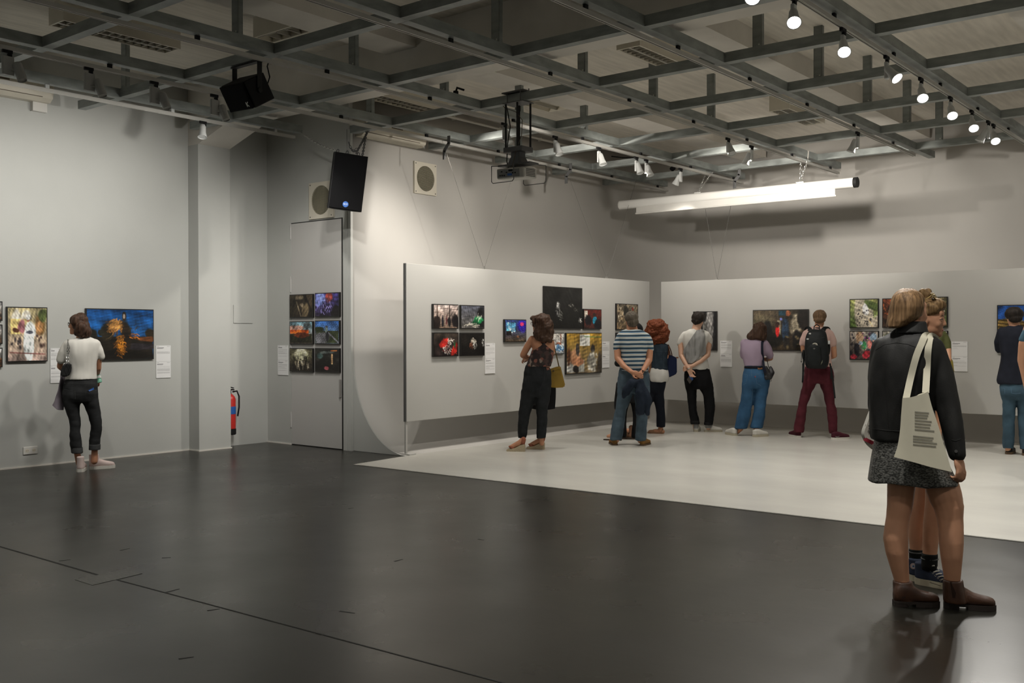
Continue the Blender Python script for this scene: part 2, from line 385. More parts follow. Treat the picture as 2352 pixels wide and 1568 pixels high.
# ------------------------------------------------------------------ hanging panels
def panel(name, label, x0, x1, y0, y1, z0, z1):
    t = thing(name, label, 'panel', ((x0+x1)/2, (y0+y1)/2, z0))
    bm = B(); bm_box(bm, *rng(x0, x1, y0, y1, z0, z1), None, 0.003); obj('board', bm, M['panel'], t)
    return t
P1X, P2Y = -8.60, 14.05
pn1 = panel('hanging_panel', 'long grey hanging wall panel on the left side of the white floor', P1X-0.04, P1X, 8.60, 14.24, 0.41, 2.33)
pn2 = panel('hanging_panel', 'long grey hanging wall panel across the back of the white floor', -8.27, 1.5, P2Y, P2Y+0.06, 0.41, 2.305)
o = obj('end_strip', boxes(rng(P1X-0.041, P1X-0.003, 8.588, 8.60, 0.41, 2.33)), M['striped_edge'], pn1); o['label'] = 'dark grey end strip'
o = obj('stand_post', boxes(rng(P1X-0.04, P1X-0.015, 8.60, 8.625, 0.0, 0.41), rng(P1X-0.10, P1X+0.06, 8.59, 8.70, 0.0, 0.02)), M['panel'], pn1)
# hanging wires and clamps
def wires(pts_top, foot, label, w_name='suspension_wire'):
    t = thing(w_name, label, 'wire', foot, 'wires holding the hanging panels')
    for p in pts_top:
        bm = B(); bm_tube(bm, [p, foot], 0.0022, 6); obj('strand', bm, M['wire'], t)
    bm = B(); bm_torus(bm, Vector(foot)+Vector((0, 0, 0.015)), 0.018, 0.005, Matrix.Rotation(math.pi/2, 3, 'Y')); bm_box(bm, Vector(foot)+Vector((0, 0, 0.004)), (0.03, 0.03, 0.015)); obj('eye_bolt', bm, M['steel'], t)
f1 = on_x(1112, 613, P1X-0.02); f1.z = 2.33; f2 = on_x(1393, 638, P1X-0.02); f2.z = 2.33; f3 = on_y(1647, 642, P2Y+0.03); f3.z = 2.305
wires([on_x(1026, 352, P1X-0.04), on_x(1172, 420, P1X-0.03)], f1, 'pair of thin wires rising from the panel behind the floral-top woman')
wires([on_x(1309, 412, P1X-0.04), on_x(1468, 392, P1X-0.03)], f2, 'pair of thin wires rising from the far end of the side panel')
wires([on_y(1620, 480, P2Y+0.03), on_y(1690, 410, P2Y+0.03)], f3, 'pair of thin wires rising from the back panel below the screen case')
# ================================================================== STEEL GRID
H = 2.5; GB = EYE+H; GT = GB+0.092; W = 0.09
AX = [u*H for u in (-3.9476, -3.4675, -2.907, -2.2712, -1.7165, -1.1621)] + [-1.52, 0.0]      # +X faces of the beams running away
BYS = [v*H for v in (1.122, 1.6844, 2.2471, 2.8125, 3.374, 3.9382, 4.5017, 5.0627, 5.6307)]       # -Y faces of the cross beams
AEND = [3.2215*H, 5.981*H, 6.006*H, 5.999*H, 5.974*H, 5.98*H, 5.98*H, 5.98*H]
A0Y = 0.2
names = ['nearest the left wall', 'second from the left wall', 'third from the left wall', 'fourth from the left wall',
         'fifth from the left wall', 'carrying the lit spotlights', 'seventh from the left wall', 'eighth from the left wall']
def ubeam(bm, r):       # C-section: outer box with an inward shadow lip on top
    bm_box(bm, *r)
GAL = M['galv']
for i, x in enumerate(AX):
    bm = B(); bm_box(bm, *rng(x-W, x, A0Y, AEND[i], GB, GT))
    for y in np.arange(2.9, AEND[i]-0.3, 2.81): bm_box(bm, *rng(x-W-0.001, x+0.002, y, y+0.004, GB-0.001, GT+0.001))
    t = obj('grid_beam', bm, GAL, loc=(x-W/2, A0Y, GB))
    tag(t, 'long galvanised grid beam %s' % names[i], 'beam', 'long grid beams')
ordn = ['nearest the viewer', 'second from the viewer', 'third from the viewer', 'fourth from the viewer', 'fifth from the viewer', 'sixth from the viewer', 'third from the back wall', 'second from the back wall', 'nearest the back wall']
for j, y in enumerate(BYS):
    bm = B(); x0 = -10.75 if y < 7.1 else -9.42
    edges = [x0] + [v for x in AX if x > x0 for v in (x-W-0.001, x+0.001)] + [0.9]
    for a, b in zip(edges[0::2], edges[1::2]):
        if b-a > 0.05: bm_box(bm, *rng(a, b, y, y+W, GB+0.0005, GT-0.0005))
    t = obj('cross_beam', bm, GAL, loc=(x0, y, GB))
    tag(t, 'galvanised steel cross beam of the ceiling grid, %s' % ordn[j], 'beam', 'cross grid beams')
# uprights from grid to ceiling
ups = [('a', 0, 288), ('a', 2, 545), ('a', 2, 812), ('a', 2, 1020), ('a', 2, 1192), ('a', 2, 1341), ('a', 3, 1141), ('a', 3, 1338), ('a', 3, 1500), ('a', 3, 1633),
       ('b', 4, 1741), ('b', 5, 1880), ('b', 6, 1992), ('b', 7, 2083), ('b', 8, 2157), ('a', 1, 850), ('a', 1, 1190)]
first = None
for n, (k, i, px) in enumerate(ups):
    d = ray(px, 300)
    if k == 'a':
        X = AX[i]-W/2; Y = X*d.y/d.x
    else:
        Y = BYS[i]+W/2; X = Y*d.x/d.y
    z0, z1 = GT, ZC
    where = ('on the %s long beam' % ['first', 'second', 'third', 'fourth', 'fifth'][i]) if k == 'a' else ('on the cross beam %s' % ordn[i])
    same = [u for u in ups if u[0] == k and u[1] == i]
    if len(same) > 1: where += ', %s along it' % ['first', 'second', 'third', 'fourth', 'fifth'][sorted(u[2] for u in same).index(px)]
    lab = 'upright stud %s' % where
    if first is None:
        bm = B(); bm_box(bm, *rng(X-0.045, X+0.045, Y-0.02, Y-0.014, z0, z1)); bm_box(bm, *rng(X-0.045, X-0.039, Y-0.02, Y+0.03, z0, z1)); bm_box(bm, *rng(X+0.039, X+0.045, Y-0.02, Y+0.03, z0, z1))
        first = tag(obj('stud', bm, GAL, loc=(X, Y, z0)), lab, 'stud', 'uprights carrying the grid')
        bm = B(); bm_cyl(bm, (X+0.02, Y-0.026, z0+0.02), (X+0.02, Y-0.02, z0+0.02), 0.008, n=8); obj('bolt', bm, M['steel'], first)
    else: dup(first, (X, Y, z0), 0, lab)
# lighting tracks below the long beams
TZ0, TZ1 = GB-0.075, GB-0.04
tnames = ['under the long beam nearest the left wall', 'under the second long beam from the left wall', 'under the third long beam from the left wall',
          'under the fourth long beam from the left wall', 'under the fifth long beam from the left wall', 'carrying the lit spotlights']
TX = []
TEND = [7.98, 15.05, 15.05, 15.05, 14.2, 14.6]
for i in range(6):
    x = AX[i]-0.062; TX.append(x)
    t = thing('lighting_track', 'long grey lighting track %s' % tnames[i], 'track', (x, A0Y, TZ0), 'lighting tracks')
    bm = B(); y0, y1 = A0Y, TEND[i]
    for a, b in ((-0.018, -0.012), (0.012, 0.018)): bm_box(bm, *rng(x+a, x+b, y0, y1, TZ0, TZ1))
    bm_box(bm, *rng(x-0.012, x+0.012, y0, y1, TZ0+0.02, TZ1)); bm_box(bm, *rng(x-0.003, x+0.003, y0, y1, TZ0+0.004, TZ0+0.02))
    obj('profile', bm, M['track'], t)
    for y in np.arange(BYS[0]-0.75, y1-0.1, 1.4075):
        if y > y0+0.3:
            bm = B(); bm_box(bm, *rng(x-0.012, x+0.012, y-0.02, y+0.02, TZ1, GB-0.001)); obj('spacer', bm, M['black'] if i else M['grayplastic'], t)
# ------------------------------------------------------------------ track lights
def track_light(x, y, label, lit, yaw, tilt, drop=0.17, style='flared', k=1.0):
    """adaptor block, driver box, and a flared or plain head; yaw = direction the head points to, tilt below level"""
    t = thing('track_light', label, 'spotlight', (x, y, TZ0), 'track spotlights')
    pl = M['headgrey'] if style == 'plain' else M['grayplastic']; bw = 0.10 if style == 'plain' else 0.055
    bm = B(); bm_box(bm, (x, y, TZ0-0.012), (0.03, 0.085, 0.03), None, 0.003); bm_box(bm, (x, y+0.02, TZ0-0.04), (0.026, 0.035, 0.03), None, 0.003); obj('adaptor', bm, M['black'], t)
    bm = B(); bm_box(bm, (x, y+0.005, TZ0-0.05-drop/2), (0.03, bw, drop), None, 0.006); obj('driver_box', bm, pl, t)
    dr = Vector((math.cos(yaw)*math.cos(tilt), math.sin(yaw)*math.cos(tilt), -math.sin(tilt)))
    side = Vector((math.cos(yaw), math.sin(yaw), 0))*0.05
    if style == 'plain': side = Vector((0.035, bw*0.85, 0))
    c = Vector((x, y, TZ0-0.05-drop+0.045)) + side
    bm = B(); bm_cyl(bm, Vector((x, y, c.z)), c, 0.012, n=10); obj('pivot', bm, pl, t)
    a = c-dr*0.07*k
    prof = [(0.0, 0.026), (0.02, 0.032), (0.085, 0.036), (0.13, 0.046), (0.155, 0.053), (0.155, 0.047), (0.135, 0.044)] if style == 'flared' else [(0.0, 0.030), (0.012, 0.040), (0.165, 0.040), (0.165, 0.036), (0.14, 0.035)]
    bm = B(); n = 20; q = dr.to_track_quat('Z', 'Y').to_matrix(); rings = []
    for h_, r_ in prof: rings.append([bm.verts.new(a + q @ Vector((math.cos(2*math.pi*i/n)*r_*k, math.sin(2*math.pi*i/n)*r_*k, h_*k))) for i in range(n)])
    for p, s in zip(rings, rings[1:]):
        for i in range(n): bm.faces.new((p[i], p[(i+1) % n], s[(i+1) % n], s[i]))
    bm.faces.new(rings[0][::-1]); bm.faces.new(rings[-1])
    hd = obj('lamp_head', bm, pl, t)
    h0 = prof[-1][0]*k; r0 = prof[-1][1]*k
    bm = B(); bm_cyl(bm, a+dr*(h0+0.001), a+dr*(h0+0.014), r0*0.99, r0*1.02, n=n); obj('lamp_lens', bm, M['lampon'] if lit == 1 else (M['lampdim'] if lit == 2 else pl), hd)
    return t
def along_track(i, px): d = ray(px, 200); return TX[i]*d.y/d.x
R_ = math.radians
track1 = [(17, 'at the left edge of the picture'), (204, 'second from the left'), (354, 'third from the left'), (492, 'fourth from the left, behind the boxy speaker')]
for px, w in track1: track_light(TX[1], along_track(1, px), 'unlit grey cylinder spotlight near the left wall, %s' % w, False, R_(20), R_(68), 0.16, 'plain')
track_light(TX[0], along_track(0, 466), 'small white flared spotlight hanging below the track end above the column', False, R_(-40), R_(72), 0.11)
for px, w in ((1158, 'behind the projector rods'), (1275, 'first to the right of the projector'), (1375, 'second to the right of the projector'), (1461, 'left of the close pair'), (1484, 'right of the close pair')):
    track_light(TX[2], along_track(2, px), 'unlit white spotlight on the third track, %s' % w, False, R_(-10), R_(70), 0.15)
track_light(TX[2], along_track(2, 1563), 'white spotlight with a thin lit rim above the left end of the screen case', 2, R_(175), R_(60), 0.15)
track_light(TX[3], along_track(3, 1672), 'unlit grey spotlight on the fourth track nearest the viewer', False, R_(-30), R_(62), 0.13)
track_light(TX[3], along_track(3, 1726), 'pale unlit spotlight on the fourth track above the screen case', False, R_(-160), R_(70), 0.15)
track_light(TX[4], along_track(4, 1970), 'pale unlit spotlight on the fifth track above the right end of the screen case', False, R_(-160), R_(70), 0.15)
track_light(TX[5], along_track(5, 2270), 'unlit grey spotlight between the last two lit ones', False, R_(-160), R_(60), 0.15)
lits = [(1728, 'cut by the top edge of the picture'), (1822, 'largest and nearest of the lit row in full view'), (1936, 'second of the lit row in full view'), (2036, 'third of the lit row, turned sideways'),
        (2115, 'fourth of the lit row'), (2183, 'fifth of the lit row'), (2232, 'sixth of the lit row'), (2282, 'last of the lit row, nearest the back wall')]
for n, (px, w) in enumerate(lits):
    yaw = R_(-64) if n != 3 else R_(-18)
    track_light(TX[5], along_track(5, px), 'glowing spotlight on the right-hand track, %s' % w, 1, yaw, R_(47), 0.15, 'flared', 1.02)

# ------------------------------------------------------------------ ceiling luminaires with louvres
def luminaire(name, label, x0, x1, y0, y1, z0, z1, along='y'):
    t = thing(name, label, 'ceiling light', ((x0+x1)/2, (y0+y1)/2, z0), 'louvred ceiling lights')
    bm = B(); bm_box(bm, *rng(x0, x1, y0, y1, z0+0.05, z1))
    for a in (x0, x1-0.02): bm_box(bm, *rng(a, a+0.02, y0, y1, z0, z0+0.05))
    for a in (y0, y1-0.02): bm_box(bm, *rng(x0+0.02, x1-0.02, a, a+0.02, z0, z0+0.05))
    obj('housing', bm, M['cream'], t)
    bm = B(); xm = (x0+x1)/2
    if along == 'y':
        bm_box(bm, *rng(xm-0.012, xm+0.012, y0+0.02, y1-0.02, z0+0.002, z0+0.048))
        for y in np.arange(y0+0.09, y1-0.05, 0.085):
            bm_box(bm, *rng(x0+0.02, xm-0.012, y, y+0.008, z0+0.004, z0+0.046)); bm_box(bm, *rng(xm+0.012, x1-0.02, y, y+0.008, z0+0.004, z0+0.046))
    else:
        bm_box(bm, *rng(x0+0.02, x1-0.02, y0+0.04, y0+0.048, z0+0.004, z0+0.046))
        for x in np.arange(x0+0.15, x1-0.05, 0.15): bm_box(bm, *rng(x, x+0.01, y0+0.02, y1-0.02, z0+0.004, z0+0.046))
    obj('louvre', bm, M['louvre'], t)
    return t
luminaire('ceiling_light', 'louvred ceiling light above the left end of the hall near the wall unit', -9.38, -9.10, 4.62, 5.85, 4.40, ZC)
luminaire('ceiling_light', 'louvred ceiling light just behind the concrete beam above the round vents', -9.25, -8.97, 8.55, 9.75, 4.40, ZC)
luminaire('ceiling_light', 'louvred ceiling light in the middle bay above the projector, right of it', -5.66, -5.38, 8.72, 9.95, 4.40, ZC)
luminaire('ceiling_light', 'louvred ceiling light above the screen case', -5.66, -5.38, 12.4, 13.6, 4.40, ZC)
luminaire('ceiling_light', 'short louvred ceiling strip above the boxy speaker', -8.2, -7.6, 6.08, 6.32, 4.40, ZC, 'x')
luminaire('ceiling_light', 'short louvred ceiling strip behind the projector rods', -7.95, -7.62, 10.0, 10.6, 4.40, ZC, 'x')
# ================================================================== WALL AND CEILING EQUIPMENT
def vent(label, c, u, n, s=0.44):
    """square vent with a round mesh; c centre on wall, u horizontal direction, n outward normal"""
    c, u, n = Vector(c), Vector(u), Vector(n); up = Vector((0, 0, 1)); rot = Matrix((u, n, up)).transposed()
    t = thing('wall_vent', label, 'vent', c, 'round wall vents')
    bm = B(); N = 32; r = s*0.40; h = s/2; fr = 0.03
    outer, inner = [], []
    for k in range(N):
        a = 2*math.pi*k/N; ca, sa = math.cos(a), math.sin(a); m_ = h/max(abs(ca), abs(sa))
        outer.append((ca*m_, sa*m_)); inner.append((ca*r, sa*r))
    P = lambda p, d: bm.verts.new(c+u*p[0]+up*p[1]+n*d)
    of = [P(p, fr) for p in outer]; ob = [P(p, 0) for p in outer]; inf = [P(p, fr) for p in inner]; inb = [P(p, 0.008) for p in inner]
    for k in range(N):
        l = (k+1) % N
        bm.faces.new((of[k], of[l], inf[l], inf[k])); bm.faces.new((ob[k], ob[l], of[l], of[k])); bm.faces.new((inf[k], inf[l], inb[l], inb[k]))
    obj('frame', bm, M['cream'], t)
    bm = B(); bm_cyl(bm, c+n*0.004, c+n*0.010, r*0.999, n=N); obj('duct', bm, M['darkduct'], t)
    bm = B()
    for v in np.arange(-r+0.014, r, 0.014):
        w_ = math.sqrt(max(0, r*r-v*v)); bm_box(bm, c+up*v+n*0.024, (2*w_, 0.003, 0.004), rot); bm_box(bm, c+u*v+n*0.021, (0.004, 0.003, 2*w_), rot)
    obj('mesh_grille', bm, M['ventgrille'], t)
    for a, b in ((1, 1), (1, -1), (-1, 1), (-1, -1)):
        bm = B(); bm_cyl(bm, c+u*a*s*.44+up*b*s*.44+n*fr, c+u*a*s*.44+up*b*s*.44+n*(fr+0.004), 0.008, n=8); obj('screw', bm, M['darksteel'], t)
M['darkduct'] = mat('vent_duct', (0.06, 0.055, 0.04), 0.9); M['ventgrille'] = mat('vent_mesh', (0.26, 0.24, 0.17), 0.6)
vent('square white vent with round mesh above the tall door, half behind the hanging speaker', (-10.02, DY, 3.20), (1, 0, 0), (0, -1, 0), 0.47)
vent('square white vent with round mesh on the pale wall right of the hanging speaker', (CX, 9.845, 3.585), (0, 1, 0), (1, 0, 0), 0.43)

def aircon(label, x, y0, y1, z0, z1, extra=False):
    t = thing('air_conditioner', label, 'air conditioner', (x, (y0+y1)/2, z0), 'wall air conditioners')
    d = 0.20; h = z1-z0; pr = [(0, 0), (0.55, 0.0), (0.85, 0.13), (1.0, 0.42), (1.0, 0.75), (0.9, 1.0), (0, 1.0)]
    bm = B(); bm_prism(bm, [(x+p*d, y0, z0+q*h) for p, q in pr], (0, y1-y0, 0)); obj('housing', bm, M['cream'], t)
    def strip(q0, q1, ya, yb, m, nm, push=0.004):
        def pt(q):
            for (pa, qa), (pb, qb) in zip(pr[1:], pr[2:]):
                if qa <= q <= qb: f = (q-qa)/(qb-qa+1e-9); return x+(pa+(pb-pa)*f)*d+push
        bm = B(); a, b = pt(q0), pt(q1)
        bm_prism(bm, [(a, ya, z0+q0*h), (b, ya, z0+q1*h), (b-0.006, ya, z0+q1*h), (a-0.006, ya, z0+q0*h)], (0, yb-ya, 0)); obj(nm, bm, m, t)
    L = y1-y0
    strip(0.44, 0.465, y0+0.04*L, y1-0.08*L, M['seamline'], 'panel_seam'); strip(0.14, 0.165, y0+0.04*L, y1-0.1*L, M['seamline'], 'panel_seam')
    strip(0.54, 0.60, y0+0.40*L, y0+0.58*L, M['seamline'], 'badge_plate', 0.005)
    if extra:
        bm = B(); bm_box(bm, *rng(x, x+0.06, y1-0.17, y1-0.01, z0-0.10, z0-0.0)); obj('drain_box', bm, M['white'], t)
M['seamline'] = mat('brown_seam', (0.10, 0.075, 0.05), 0.7)
aircon('cream wall air conditioner high on the left wall at the picture edge', WX, 4.30, 5.46, 4.06, 4.34, True)
aircon('cream wall air conditioner above the hanging speaker, by the round vent', CX, 8.60, 9.70, 3.97, 4.25)

# socket on the left wall
c = on_x(69, 1034, WX); t = thing('wall_socket', 'white double wall socket low on the left wall', 'socket', c)
bm = B(); bm_box(bm, c+Vector((0.006, 0, 0)), (0.012, 0.16, 0.086), None, 0.004); obj('plate', bm, M['white'], t)
for s in (-0.038, 0.038):
    bm = B(); bm_cyl(bm, c+Vector((0.0125, s, 0)), c+Vector((0.0135, s, 0)), 0.021, n=20); sk = obj('socket_well', bm, M['cream'], t)
    bm = B()
    for q_ in (-0.009, 0.009): bm_cyl(bm, c+Vector((0.0136, s+q_, 0)), c+Vector((0.0142, s+q_, 0)), 0.0035, n=8)
    obj('pin_holes', bm, M['gap'], sk)

# fire extinguisher behind the column
e = Vector((WX+0.085, 7.832, 0.16)); t = thing('fire_extinguisher', 'red fire extinguisher hanging on the recess wall behind the column', 'fire extinguisher', e)
bm = B(); bm_tube(bm, [e+Vector((0, 0, z)) for z in (0.07, 0.08, 0.46, 0.50, 0.535)], [0.06, 0.075, 0.075, 0.06, 0.025], 18); obj('cylinder', bm, M['red'], t, True)
bm = B(); bm_tube(bm, [e+Vector((0, 0, z)) for z in (0.0, 0.01, 0.075)], [0.07, 0.079, 0.079], 18); obj('foot_ring', bm, M['black'], t)
bm = B(); bm_cyl(bm, e+Vector((0, 0, 0.53)), e+Vector((0, 0, 0.58)), 0.02, n=10); bm_box(bm, e+Vector((0.02, 0.0, 0.59)), (0.13, 0.022, 0.016)); bm_box(bm, e+Vector((0.02, 0, 0.62)), (0.12, 0.02, 0.01), Matrix.Rotation(0.15, 3, 'Y')); obj('valve_handle', bm, M['black'], t)
bm = B(); bm_tube(bm, [e+Vector(p) for p in ((0.03, 0.02, 0.56), (0.07, 0.06, 0.57), (0.08, 0.085, 0.50), (0.08, 0.085, 0.36), (0.07, 0.07, 0.24))], 0.011, 8); obj('hose', bm, M['black'], t, True)
bm = B(); bm_tube(bm, [e+Vector((0, 0, z)) for z in (0.27, 0.28, 0.36, 0.37)], [0.0755, 0.0765, 0.0765, 0.0755], 18); obj('band_label', bm, M['blue'], t)

# ---- chains
def chain(name, label, pts, parent=None, link_len=0.05, r=0.0045, m=None):
    pts = [Vector(p) for p in pts]; bm = B(); k = 0
    for a, b in zip(pts, pts[1:]):
        L = (b-a).length; n = max(1, round(L/(link_len*0.74))); d = (b-a).normalized()
        q0 = d.to_track_quat('X', 'Z').to_matrix()
        for i in range(n):
            q = q0 @ Matrix.Rotation(math.pi/2*(k % 2), 3, 'X'); k += 1
            bm_torus(bm, a+(b-a)*((i+0.5)/n), link_len*0.30, r, q, 1.65, 0.85, 10, 5)
    o = obj(name, bm, m or M['steel'], parent, True, None if parent else pts[0])
    if label: tag(o, label, 'chain')
    return o
def sag(a, b, s, n=6):
    a, b = Vector(a), Vector(b); return [a+(b-a)*(i/n)+Vector((0, 0, -s*4*(i/n)*(1-i/n))) for i in range(n+1)]

# ---- text helper (letters as thin meshes)
def text_obj(name, body, loc, u, up, size, m, parent, depth=0.001, align='CENTER'):
    cu = bpy.data.curves.new(name, 'FONT'); cu.body = body; cu.size = size; cu.extrude = depth; cu.align_x = align; cu.align_y = 'CENTER'; cu.resolution_u = 3
    tmp = bpy.data.objects.new('tmp', cu); COL.objects.link(tmp); dg = bpy.context.evaluated_depsgraph_get()
    me = bpy.data.meshes.new_from_object(tmp.evaluated_get(dg)); bpy.data.objects.remove(tmp); bpy.data.curves.remove(cu)
    u, up = Vector(u).normalized(), Vector(up).normalized(); n = u.cross(up)
    me.transform(Matrix.Translation(Vector(loc)-wloc(parent)) @ Matrix((u, up, n)).transposed().to_4x4())
    me.materials.clear(); me.materials.append(m); me.name = name
    o = bpy.data.objects.new(name, me); return link(o, parent)

# ---- hanging loudspeaker with the round blue badge
ctr = on_y(800, 418, 7.95); vd = Vector((ctr.x, ctr.y, 0)).normalized()
def on_v(px, py): d = ray(px, py); return CAM + d*((ctr-CAM).dot(vd)/d.dot(vd))
tl, tr, br, bl = on_v(770, 350), on_v(848, 360), on_v(834, 487), on_v(758, 477)
u = ((tr-tl)+(br-bl))/2; up = ((tl-bl)+(tr-br))/2; wd, ht = u.length, up.length
u = (u.normalized() + vd*0.14).normalized(); up = up.normalized() + vd*-0.10; up = (up-u*up.dot(u)).normalized(); n = u.cross(up); n = n if n.dot(vd) < 0 else -n
sp = thing('loudspeaker', 'tall black hanging loudspeaker with a round blue badge in front of the round vent', 'loudspeaker', ctr, )
rot = Matrix((u, -n, up)).transposed()
bm = B(); dp = 0.40
fx = [(-wd/2, 0.0), (wd/2, 0.0), (wd/2, 0.16), (wd*0.28, dp), (-wd*0.28, dp), (-wd/2, 0.16)]
bm_prism(bm, [ctr+u*a-n*b-up*ht/2 for a, b in fx], up*ht); obj('cabinet', bm, M['black'], sp)
bm = B(); bm_box(bm, ctr+n*0.008, (wd*0.97, 0.018, ht*0.985), rot, 0.006); obj('grille', bm, M['grille'], sp)
bc = ctr-up*ht*0.40+n*0.018-u*wd*0.01+u*0.0
bm = B(); bm_cyl(bm, bc, bc+n*0.004, 0.034, n=24); bd = obj('badge', bm, M['blue'], sp); 
text_obj('badge_letters', 'RCF', bc+n*0.0045, u, up, 0.028, M['whitepaint'], bd)
for s, nm in ((-0.75, 'eye_bolt'), (-0.18, 'eye_bolt'), (0.5, 'eye_bolt')):
    bm = B(); p = ctr+up*(ht/2+0.022)+u*wd/2*s-n*0.15; bm_torus(bm, p, 0.02, 0.006, Matrix.Rotation(math.pi/2, 3, 'X')); bm_cyl(bm, p-up*0.035, p-up*0.015, 0.006, n=8); obj(nm, bm, M['darksteel'], sp)
top = ctr+up*(ht/2+0.03)-n*0.15
end0 = Vector((AX[0]-W/2, AEND[0]-0.01, GB+0.03))
chain('support_chain', 'bright chain slanting from the end of the track beam to the hanging speaker', sag(end0, top-u*wd/2*0.75, 0.04))
gp = on_y(846, 300, BYS[4]+0.045); gp.z = GB
chain('support_chain', 'chain dropping from the cross beam to the right of the hanging speaker', sag(gp, top+u*wd/2*0.35, 0.0, 4), m=M['darksteel'])
chain('support_chain', 'second chain dropping from the cross beam beside the first one', sag(gp+Vector((-0.03, 0, 0)), top+u*wd/2*0.75-up*0.03, 0.0, 4), m=M['darksteel'])
chain('support_chain', 'slack chain sagging across the top of the hanging speaker', sag(top-u*wd/2*0.18+up*0.12, top+u*wd/2*0.35+up*0.05, 0.06), m=M['darksteel'])

# ---- boxy loudspeaker under the grid
c = Vector((-7.729, 5.66, 3.708)); f = Vector((-0.0973, -0.8527, -0.5132)).normalized(); u = Vector((0.9952, -0.0792, -0.0570)).normalized(); up = Vector((0.008, -0.5163, 0.8563)); up = (up-u*up.dot(u)).normalized(); f = u.cross(up); f = f if f.y < 0 else -f
wd, ht, dp = 0.40, 0.25, 0.25
sp = thing('loudspeaker', 'boxy black loudspeaker tilted down in a U bracket under the ceiling grid', 'loudspeaker', c)
rot = Matrix((u, -f, up)).transposed()
bm = B(); bm_box(bm, c-f*0.01, (wd, dp-0.02, ht), rot, 0.006); obj('cabinet', bm, M['black'], sp)
bm = B(); bm_box(bm, c+f*(dp/2), (wd*0.97, 0.018, ht*0.97), rot, 0.006); obj('grille', bm, M['grille'], sp)
p = c+f*(dp/2+0.0095)+u*wd*0.36-up*ht*0.30
bm = B()
for a, b_ in (((-0.016, 0.022), (-0.016, -0.022)), ((-0.012, 0.0), (0.016, 0.022)), ((-0.012, 0.0), (0.016, -0.022))):
    bm_cyl(bm, p+u*a[0]+up*a[1], p+u*b_[0]+up*b_[1], 0.005, n=6)
obj('maker_mark', bm, M['whitepaint'], sp)
bm = B(); zt = GB-0.012
for s in (-1, 1):
    a = c+u*s*(wd/2+0.012)+f*0.0; a2 = Vector((a.x, a.y, zt)); bm_box(bm, (a+a2)/2, (0.008, 0.05, (a2-a).length), None)
    bm_cyl(bm, a-u*s*0.012, a+u*s*0.015, 0.022, n=12)
bm_box(bm, (c.x, c.y, zt), (wd+0.034, 0.05, 0.012)); obj('bracket', bm, M['blackmetal'], sp)
bm = B(); b0 = c-f*dp/2+u*0.1; bm_tube(bm, [b0, b0-f*0.05, b0-f*0.08+Vector((0, 0, 0.06)), b0-f*0.05+Vector((0, 0, 0.17)), Vector((b0.x+0.05, b0.y+0.02, GB))], 0.006, 8); obj('cable', bm, M['black'], sp, True)

# ---- video projector on its drop frame
YP = BYS[4]+0.045
def pj(px, py, dy=0.0): return on_y(px, py, YP+dy)
a = pj(1190, 300); pr = thing('projector', 'white ceiling projector hanging on four black rods inside a wire cage', 'projector', (a.x, YP, pj(1190, 398).z))
xc = a.x
sc_ = (pj(1230, 300).x-pj(1160, 300).x)/70.0
bm = B(); bm_box(bm, (xc, YP, GT+0.012), (0.30, 0.20, 0.012)); bm_box(bm, (xc, YP, GB-0.010), (0.28, 0.20, 0.010))
for s in (-0.09, 0.09):
    for q in (-0.075, 0.075): bm_cyl(bm, (xc+s, YP+q, GB-0.01), (xc+s, YP+q, GT+0.06 if q > 0 else GT+0.02), 0.006, n=8)
obj('clamp_plate', bm, M['darksteel'], pr)
zt = GB-0.01; zpl = pj(1190, 345).z
for dx, dyy in ((-0.115, -0.07), (-0.04, 0.07), (0.045, -0.07), (0.115, 0.07)):
    bm = B(); bm_cyl(bm, (xc+dx, YP+dyy, zpl), (xc+dx, YP+dyy, zt), 0.011, n=10); obj('rod', bm, M['blackmetal'], pr)
bm = B(); bm_box(bm, (xc, YP, zpl), (0.26, 0.20, 0.055), None, 0.006); obj('lower_plate', bm, M['darksteel'], pr)
z2 = pj(1190, 377).z
bm = B(); bm_box(bm, (xc, YP, (zpl+z2)/2-0.01), (0.12, 0.12, zpl-z2), None, 0.01); bm_box(bm, (xc-0.01, YP-0.061, zpl-0.07), (0.06, 0.004, 0.05)); obj('swivel', bm, mat('swivel_paint', (0.10, 0.105, 0.11), 0.5), pr)
bm = B(); bm_prism(bm, [(xc-0.10, YP-0.06, z2+0.0), (xc+0.10, YP-0.06, z2+0.0), (xc+0.06, YP-0.06, z2+0.07), (xc-0.06, YP-0.06, z2+0.07)], (0, 0.12, 0)); obj('tilt_bracket', bm, M['darksteel'], pr)
bm = B(); bm_box(bm, (xc, YP, z2-0.01), (0.44, 0.16, 0.018)); obj('cage_plate', bm, M['darksteel'], pr)
q = Matrix.Rotation(math.radians(10), 3, 'Z') @ Matrix.Rotation(math.radians(4), 3, 'X'); zc_ = pj(1190, 399).z
def L(x, y, z): return Vector((xc-0.02, YP+0.0, zc_)) + q @ Vector((x, y, z))
bm = B(); bm_box(bm, L(0, 0, 0), (0.34, 0.30, 0.115), q, 0.02, 3); obj('body', bm, mat('projector_shell', (.42, .41, .38), .5), pr, False)
bm = B(); bm_box(bm, L(-0.02, -0.151, 0.0), (0.27, 0.006, 0.085), q, 0.002); io = obj('socket_panel', bm, mat('socket_panel', (0.20, 0.20, 0.195), 0.5), pr)
bm = B()
for x, z, w_, h_ in ((-0.10, -0.02, 0.014, 0.014), (-0.075, -0.02, 0.014, 0.014), (-0.05, -0.022, 0.014, 0.014), (-0.08, 0.02, 0.018, 0.012), (0.03, 0.028, 0.05, 0.02), (-0.02, 0.01, 0.016, 0.012), (0.055, 0.0, 0.016, 0.012), (0.085, 0.0, 0.016, 0.012)):
    bm_box(bm, L(x-0.02, -0.155, z), (w_, 0.006, h_), q)
